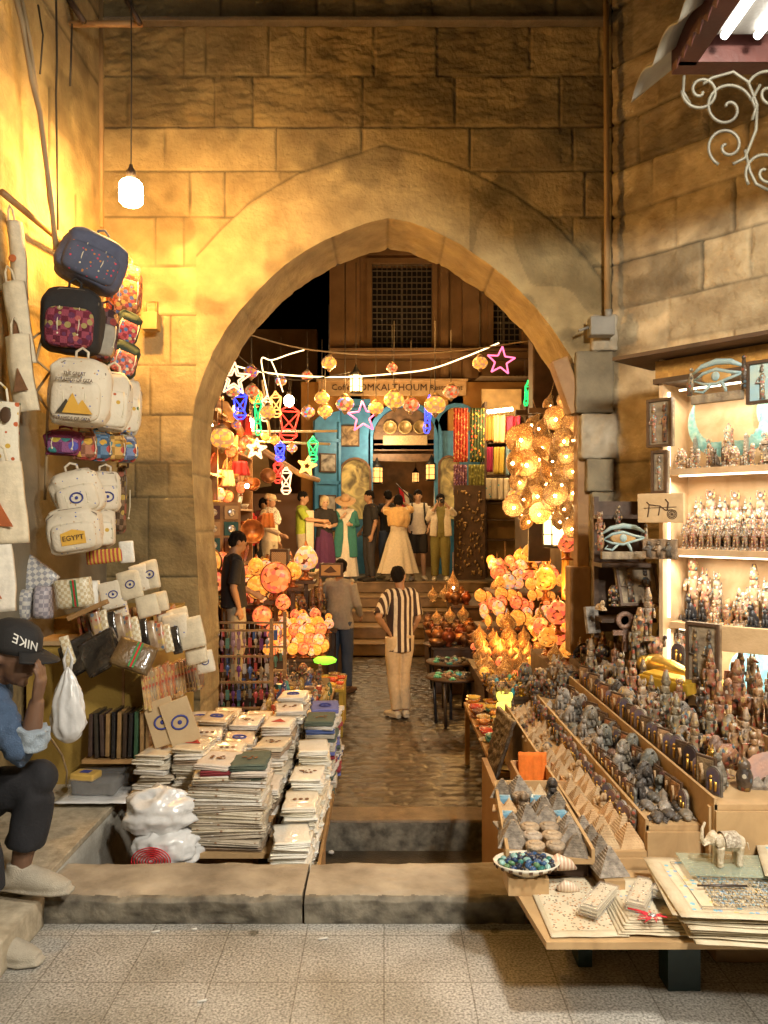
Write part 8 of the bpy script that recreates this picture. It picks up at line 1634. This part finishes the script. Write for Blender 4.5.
# lamps and furniture left
bench('raised stall floor left of the lane', -2.38,-1.28,8.02,9.6,-.26, DWOOD, 'platform', legs=False); bench('dark stand of lit mosaic lamps left of the lane', -1.36,-.68,8.85,9.75,.0, DWOOD, legs=False)
for r_ in range(4):
    for c_ in range(7): place(PT[(r_+c_*2) % 3] if (r_+c_) % 3 else PD[(r_+c_) % 3], (-1.30+.10*c_+R.uniform(-.05,.05), 8.92+.2*r_+R.uniform(-.06,.06), .0+.10*r_+R.uniform(0,.05)), R.uniform(-.8,.8), R.uniform(.55,1.15), ((LN[(r_+c_*2) % 3]+' mosaic lamp') if (r_+c_) % 3 else (LN[(r_+c_) % 3]+' disc lamp'))+', %s from the wall, %s row of the left lamp stand' % (ORD[c_], ORD[r_]))
for i, (px, py, Y, s, k, kind) in enumerate([(276,588,9.3,2.6,1,1),(258,592,9.4,2.0,0,1),(306,568,10,2.3,2,0),(208,570,8.6,2.2,0,1),(214,585,8.6,1.7,1,1),(222,565,8.9,1.5,1,0),(293,575,9.6,1.6,0,0),(262,618,8.9,1.6,1,1),(285,625,9.0,1.2,2,0),(256,570,9.8,1.6,0,0),(283,604,8.9,1.3,1,0),(232,590,9.2,1.2,0,1)]):
    w_ = ['the giant speckled disc lamp','the tall amber disc lamp left of the giant one','the white and gold lamp by the frames','the upper amber lamp by the left jamb','the lower red lamp by the left jamb','the small red lamp behind the left jamb','the amber lamp right of the giant disc','the red disc below the tall amber one','the many-coloured lamp below the giant disc','the amber lamp above the black-shirted man','the small red lamp under the giant disc','the amber disc behind the black-shirted man'][i]
    t = place((PD if kind else PT)[k], P(px,py+12,Y), R.uniform(-.2,.2), s*.85, w_)
    mb = MB(); pz = P(px,py+12,Y); 
    if i in (0,1,2,3,6,9): mb.box((0,0,-.02), (.26,.26,.04)); mb.box((0,0,-.35), (.05,.05,.62)); o = mb.build('lamp_stand', DWOOD, None, label='small dark stand under '+w_, cat='stand', group='small dark lamp stands'); o.location = pz
# picture frames and dark furniture
for i, (px, py, w_, h_, Y) in enumerate([(331,570,24,14,9.9),(322,592,16,12,10.3),(300,602,20,24,10.4),(292,640,14,20,10.2),(314,622,14,24,10.2),(280,560,18,22,11.5),(230,610,14,26,9.4),(325,640,12,20,9.6)]):
    c0 = P(px-w_/2,py-h_/2,Y); c1 = P(px+w_/2,py+h_/2,Y); t = thing('small_cabinet', ['framed black boat picture beside the grey-shirted man','small square frame below the boat picture','dark carved chest in the middle of the left stalls','low dark chest by the lamp stand','narrow dark cabinet left of the grey-shirted man','dark box with a pale front behind the lamps','inlaid frame behind the black-shirted man','narrow dark stool beside the grey-shirted man'][i], 'furniture', ((c0.x+c1.x)/2,Y,(c0.z+c1.z)/2)); W_, H_ = c1.x-c0.x, c0.z-c1.z
    mb = MB(); mb.box((0,0,0), (W_,.05 if i < 2 else .25,H_), bev=.008); mb.build('frame', DWOOD, t); mb = MB(); mb.box((0,-.03 if i < 2 else -.13,0), (W_*.8,.01,H_*.75)); mb.build('front', [mat('lit_parchment', (.55,.32,.10), rough=.5),INLAY][i % 2], t)  # fronts in plain tan parchment and inlay
    if i == 0: mb = MB(); mb.prism([(-W_*.3,-H_*.1),(-W_*.1,-H_*.2),(W_*.25,-H_*.12),(.0,H_*.3)], -.045, -.037); mb.build('boat_motif', INK, t)
    if i > 1: 
        for s in (-1,1): mb = MB(); zb = c1.z; mb.box((s*(W_/2-.02),.05,(-H_/2+(-.62-(c0.z+c1.z)/2))/2), (.03,.03,max(.04,(zb+.62)))); mb.build('leg', DWOOD, t)
bench('long dark table of dishes and boxes before the shops on the left', -1.5,-.62,10.6,12.2,.22, DWOOD, legs=False); bench('cloth-covered counter before the lime-shirted man', -2.1,-1.1,12.3,13.4,.75, mat('tan_counter', (.45,.30,.15)), legs=False)
for r_ in range(5):
    for c_ in range(8): put('inlaid_box' if (r_*2+c_) % 3 else 'copper_dish', IBOX if (r_*2+c_) % 3 else BSK, None, (-1.42+.105*c_, 10.72+.3*r_, .22), (0,0,R.uniform(-.5,.5)), R.uniform(.8,1.3)*(.6 if not (r_*2+c_) % 3 else 1), label=('inlaid box' if (r_*2+c_) % 3 else 'copper dish')+', %s from the wall, %s row of the long dark table' % (ORD[c_], ORD[r_]), cat='box' if (r_*2+c_) % 3 else 'dish', group='boxes and dishes on the long dark table')
for i in range(12): put('lidded_jar', sj, None, (-2.0+.075*i, 12.5+.06*(i % 3), .75), (0,0,i), 1.5+.6*(i % 2), label='painted jar, %s from the left on the counter before the lime-shirted man' % ORD[i], cat='jar', group='painted jars on the counter')
bench('stepped stand of assorted wares along the left-hand wall', -2.05,-1.40,9.7,12.2,.42, DWOOD, legs=False)
for r_ in range(12):
    for c_ in range(7):
        q = (r_*5+c_*3) % 7; x = -2.0+.09*c_+rgs.uniform(-.02,.02); y = 9.78+.2*r_; w_ = '%s from the arch, %s line, left wall stand' % (ORD[r_], ORD[c_])
        if q in (0,): place(PD[(r_+c_) % 3], (x,y,.42+.04*r_), rgs.uniform(-.3,.6), rgs.uniform(.9,1.4), LN[(r_+c_) % 3]+' disc lamp, '+w_)
        elif q == 1: place(PT[(r_+c_) % 3], (x,y,.42+.04*r_), 0, rgs.uniform(.7,1.1), LN[(r_+c_) % 3]+' mosaic lamp, '+w_)
        elif q in (2,3): put('lidded_jar', sj, None, (x,y,.42+.04*r_), (0,0,r_), rgs.uniform(1.3,2.2), label='painted jar, '+w_, cat='jar', group='painted jars')
        elif q == 4: put('inlaid_box', IBOX, None, (x,y,.42+.04*r_), (0,0,rgs.uniform(-.6,.6)), rgs.uniform(1.3,2.4), label='inlaid box, '+w_, cat='box', group='inlaid boxes')
        else: good(['jar','camel','mask','lsph'][(r_+c_) % 4], (x,y,.42+.04*r_), rgs.uniform(-1,1), rgs.uniform(1.3,2.0), w_)
for r_ in range(3):
    for c_ in range(7): place(PD[(r_*2+c_) % 3], (-1.34+.098*c_+rgs.uniform(-.03,.03), 8.84+.05*r_, .02+.10*r_), rgs.uniform(-.4,.8), rgs.uniform(.5,.95), LN[(r_*2+c_) % 3]+' disc lamp, %s from the wall, %s row of the left front slope' % (ORD[c_], ORD[r_]))
HGM = [cloth('hung_orange', (.60,.22,.05)), cloth('hung_red', (.50,.04,.05)), cloth('hung_pink', (.62,.16,.22)), cloth('hung_dark', (.06,.04,.04)), cloth('hung_cream', (.60,.48,.30))]
HN = ['orange','red','pink','dark','cream']
for i in range(30):
    px = 207+(i*37 % 62); py = 398+(i*53 % 150); Y = 9.0+.028*(px-205)+rgs.uniform(0,.8); k = i % 5; kind = (i//5) % 3
    if kind == 0: place(PD[i % 3], P(px,py,Y), rgs.uniform(-.4,.4), rgs.uniform(.8,1.2), LN[i % 3]+' disc lamp, %s of the wares hung over the left shelving' % ORD[i])
    elif kind == 1:
        mb = MB(); w_ = rgs.uniform(.09,.16); h_ = rgs.uniform(.12,.26); mb.slab(12, 6, lambda u, v: ((u-.5)*w_*2*(.7+.3*v), .02*sin(u*16), -h_*v), (0,.008,0)); mb.tube([(0,0,0),(0,0,.25)], .004, 4); o = mb.build('hung_cloth', HGM[k], None, label=HN[k]+' little cloth, %s of the wares hung over the left shelving' % ORD[i], cat='cloth', group='small cloths hung on the left'); o.location = P(px,py,Y)
    else: o = put('hung_basket', BSK, None, P(px,py,Y), (rgs.uniform(.9,1.5),0,rgs.uniform(-.4,.4)), rgs.uniform(.8,1.3), label='round dish, %s of the wares hung over the left shelving' % ORD[i], cat='dish', group='dishes hung on the left')
for i in range(26):
    px = 262+(i*29 % 68); py = 590+(i*17 % 62); Y = 9.2+.4*((i*7) % 5)/5; good(['jar','camel','bust','gcat','mask','king'][i % 6], Vector((P(px,py,Y).x, Y+.55, .22 if py > 620 else .42)), rgs.uniform(-1,1), rgs.uniform(1.2,2.0), '%s of the loose pieces behind the left lamp stand' % ORD[i])
bench('narrow dark ledge behind the left lamp stand', -1.40,-.60,9.7,10.3,.21, DWOOD, legs=False)
# wall shelves on the left
ws = thing('wall_shelving', 'tall wooden shelving of plates and bowls along the left alley wall', 'shelving', (0,0,0))
for i, z in enumerate((.55,.95,1.35,1.75,2.15,2.55,2.95)): mb = MB(); mb.box((-2.22,10.1,z), (.34,3.9,.03)); mb.build('shelf', WOOD, ws)
for y in (8.2,9.5,10.8,12.0): mb = MB(); mb.box((-2.22,y,1.2), (.34,.04,3.6)); mb.build('upright', WOOD, ws)
n = 0; SHP = mat('painted_plate', (1,1,1), (.7,.6,.5), rough=.3, scale=20, rand=[(.70,.10,.06),(.72,.45,.10),(.10,.08,.08),(.75,.30,.28),(.6,.5,.3),(.12,.3,.3),(.6,.2,.05)], spots=(40,[(.8,.6,.3),(.5,.08,.05),(.15,.1,.1)],.35))
mb = MB(); mb.at((0,0,0),(0,pi/2,0)); mb.lathe([(.001,0),(.10,.012),(.13,.035),(.12,.03),(.06,.012),(.001,.008)], n=20); SPL = mb.mesh('plate', SHP)
for i, z in enumerate((.55,.95,1.35,1.75,2.15,2.55,2.95)):
    for c_ in range(14):
        y = 8.4+.26*c_; kd = (i*3+c_) % 4; nm = ['painted_plate','glazed_bowl','inlaid_box','painted_plate'][kd]
        put(nm, [SPL,BOWL,IBOX,SPL][kd], None, (-2.14 if kd in (0,3) else -2.12, y, z+(.145 if kd in (0,3) else .015)), (0, .2 if kd in (0,3) else 0, 0 if kd in (0,3) else R.uniform(0,3)), R.uniform(.95,1.15) if kd in (0,3) else R.uniform(1.1,1.6), label=nm.replace('_',' ')+', %s from the arch on the %s shelf up the left alley wall' % (ORD[c_], ORD[i]), cat=nm.split('_')[1], group='goods on the wall shelving')
# square framed tiles by the jamb
t = thing('tile_panel', 'wooden panel of small framed ornaments just inside the left jamb', 'panel', P(222,545,9.0)); t.rotation_euler = (0,0,.5)
mb = MB(); mb.box((0,.03,0), (.46,.03,1.0)); mb.build('board', WOOD, t)
for r_ in range(5):
    for c_ in range(2):
        mb = MB(); mb.box((-.11+.22*c_,0,.38-.19*r_), (.17,.03,.16), bev=.006); q = mb.build('framed_ornament', [RED,PLY,mat('dark_teal', (.03,.12,.12))][(r_+c_) % 3], t); mb = MB(); mb.ball((-.11+.22*c_,-.018,.38-.19*r_), (.05,.01,.045), n=10, m=6); mb.build('ornament', mat('silver'), q)
# ================================================================= LIGHTS
WARM = (1,.50,.13)
lamp('bulb_light', P(131,206,4.6), (1,.50,.10), 92, .06)
for y, W_ in ((.9,185),(-.6,190)): lamp('tube_light', (1.40,y,3.38), (1,.93,.80), W_, .16)  # the rear one is an added fill for the pavement
for px, py, Y, W_, c_ in [(246,424,10.6,40,0),(289,402,12.0,40,0),(495,412,15.2,50,1),(385,440,16.6,34,2),(540,440,6.6,7,0),(500,630,8.0,13,0),(560,590,6.5,5,0),(290,620,7.9,10,0),(222,470,9.6,18,0),(470,540,10.5,22,0),(345,385,9.3,34,0),(330,520,13.2,30,1),(405,500,18.6,12,0),(400,400,14.0,40,1),(430,300,8.5,26,0)]:  # besides real lamps, added fills such as the old building's, no lamp there
    lamp('shop_light', P(px,py,Y), [WARM,(1,.62,.26),(1,.74,.42)][c_], W_, .12)
# ================================================================= CAMERA, WORLD, RENDER
cam = bpy.data.cameras.new('camera'); co = bpy.data.objects.new('camera', cam); COL.objects.link(co)
co.location = (0,0,1.6); co.rotation_euler = (pi/2,0,0); cam.sensor_fit = 'VERTICAL'; cam.sensor_height = 24; cam.lens = 24*F/1024
cam.shift_y = 8/1024; cam.clip_end = 400; cam.clip_start = .05; SC.camera = co
w = bpy.data.worlds.new('World'); SC.world = w; w.use_nodes = True
nt = w.node_tree; sky = nt.nodes.new('ShaderNodeTexSky'); sky.sky_type = 'NISHITA'; sky.sun_disc = False; sky.sun_elevation = radians(-6); sky.sun_rotation = radians(200)
nt.links.new(sky.outputs[0], nt.nodes['Background'].inputs[0]); nt.nodes['Background'].inputs[1].default_value = .05
c = SC.cycles; c.use_denoising = True; c.max_bounces = 5; c.diffuse_bounces = 3; c.glossy_bounces = 2; c.transmission_bounces = 3; c.transparent_max_bounces = 8
c.sample_clamp_indirect = 3; c.sample_clamp_direct = 0; c.caustics_reflective = False; c.caustics_refractive = False; c.use_light_tree = True
c.use_adaptive_sampling = True; c.adaptive_threshold = .02
SC.view_settings.view_transform = 'Standard'; SC.view_settings.look = 'None'; SC.view_settings.gamma = 1; SC.view_settings.exposure = 1.4
SC.render.film_transparent = False
for o in list(bpy.data.objects):
    if o.get('category') is None and o.get('kind') is None and o.parent is None and o.type in ('MESH', 'EMPTY'): print('UNTAGGED', o.name)
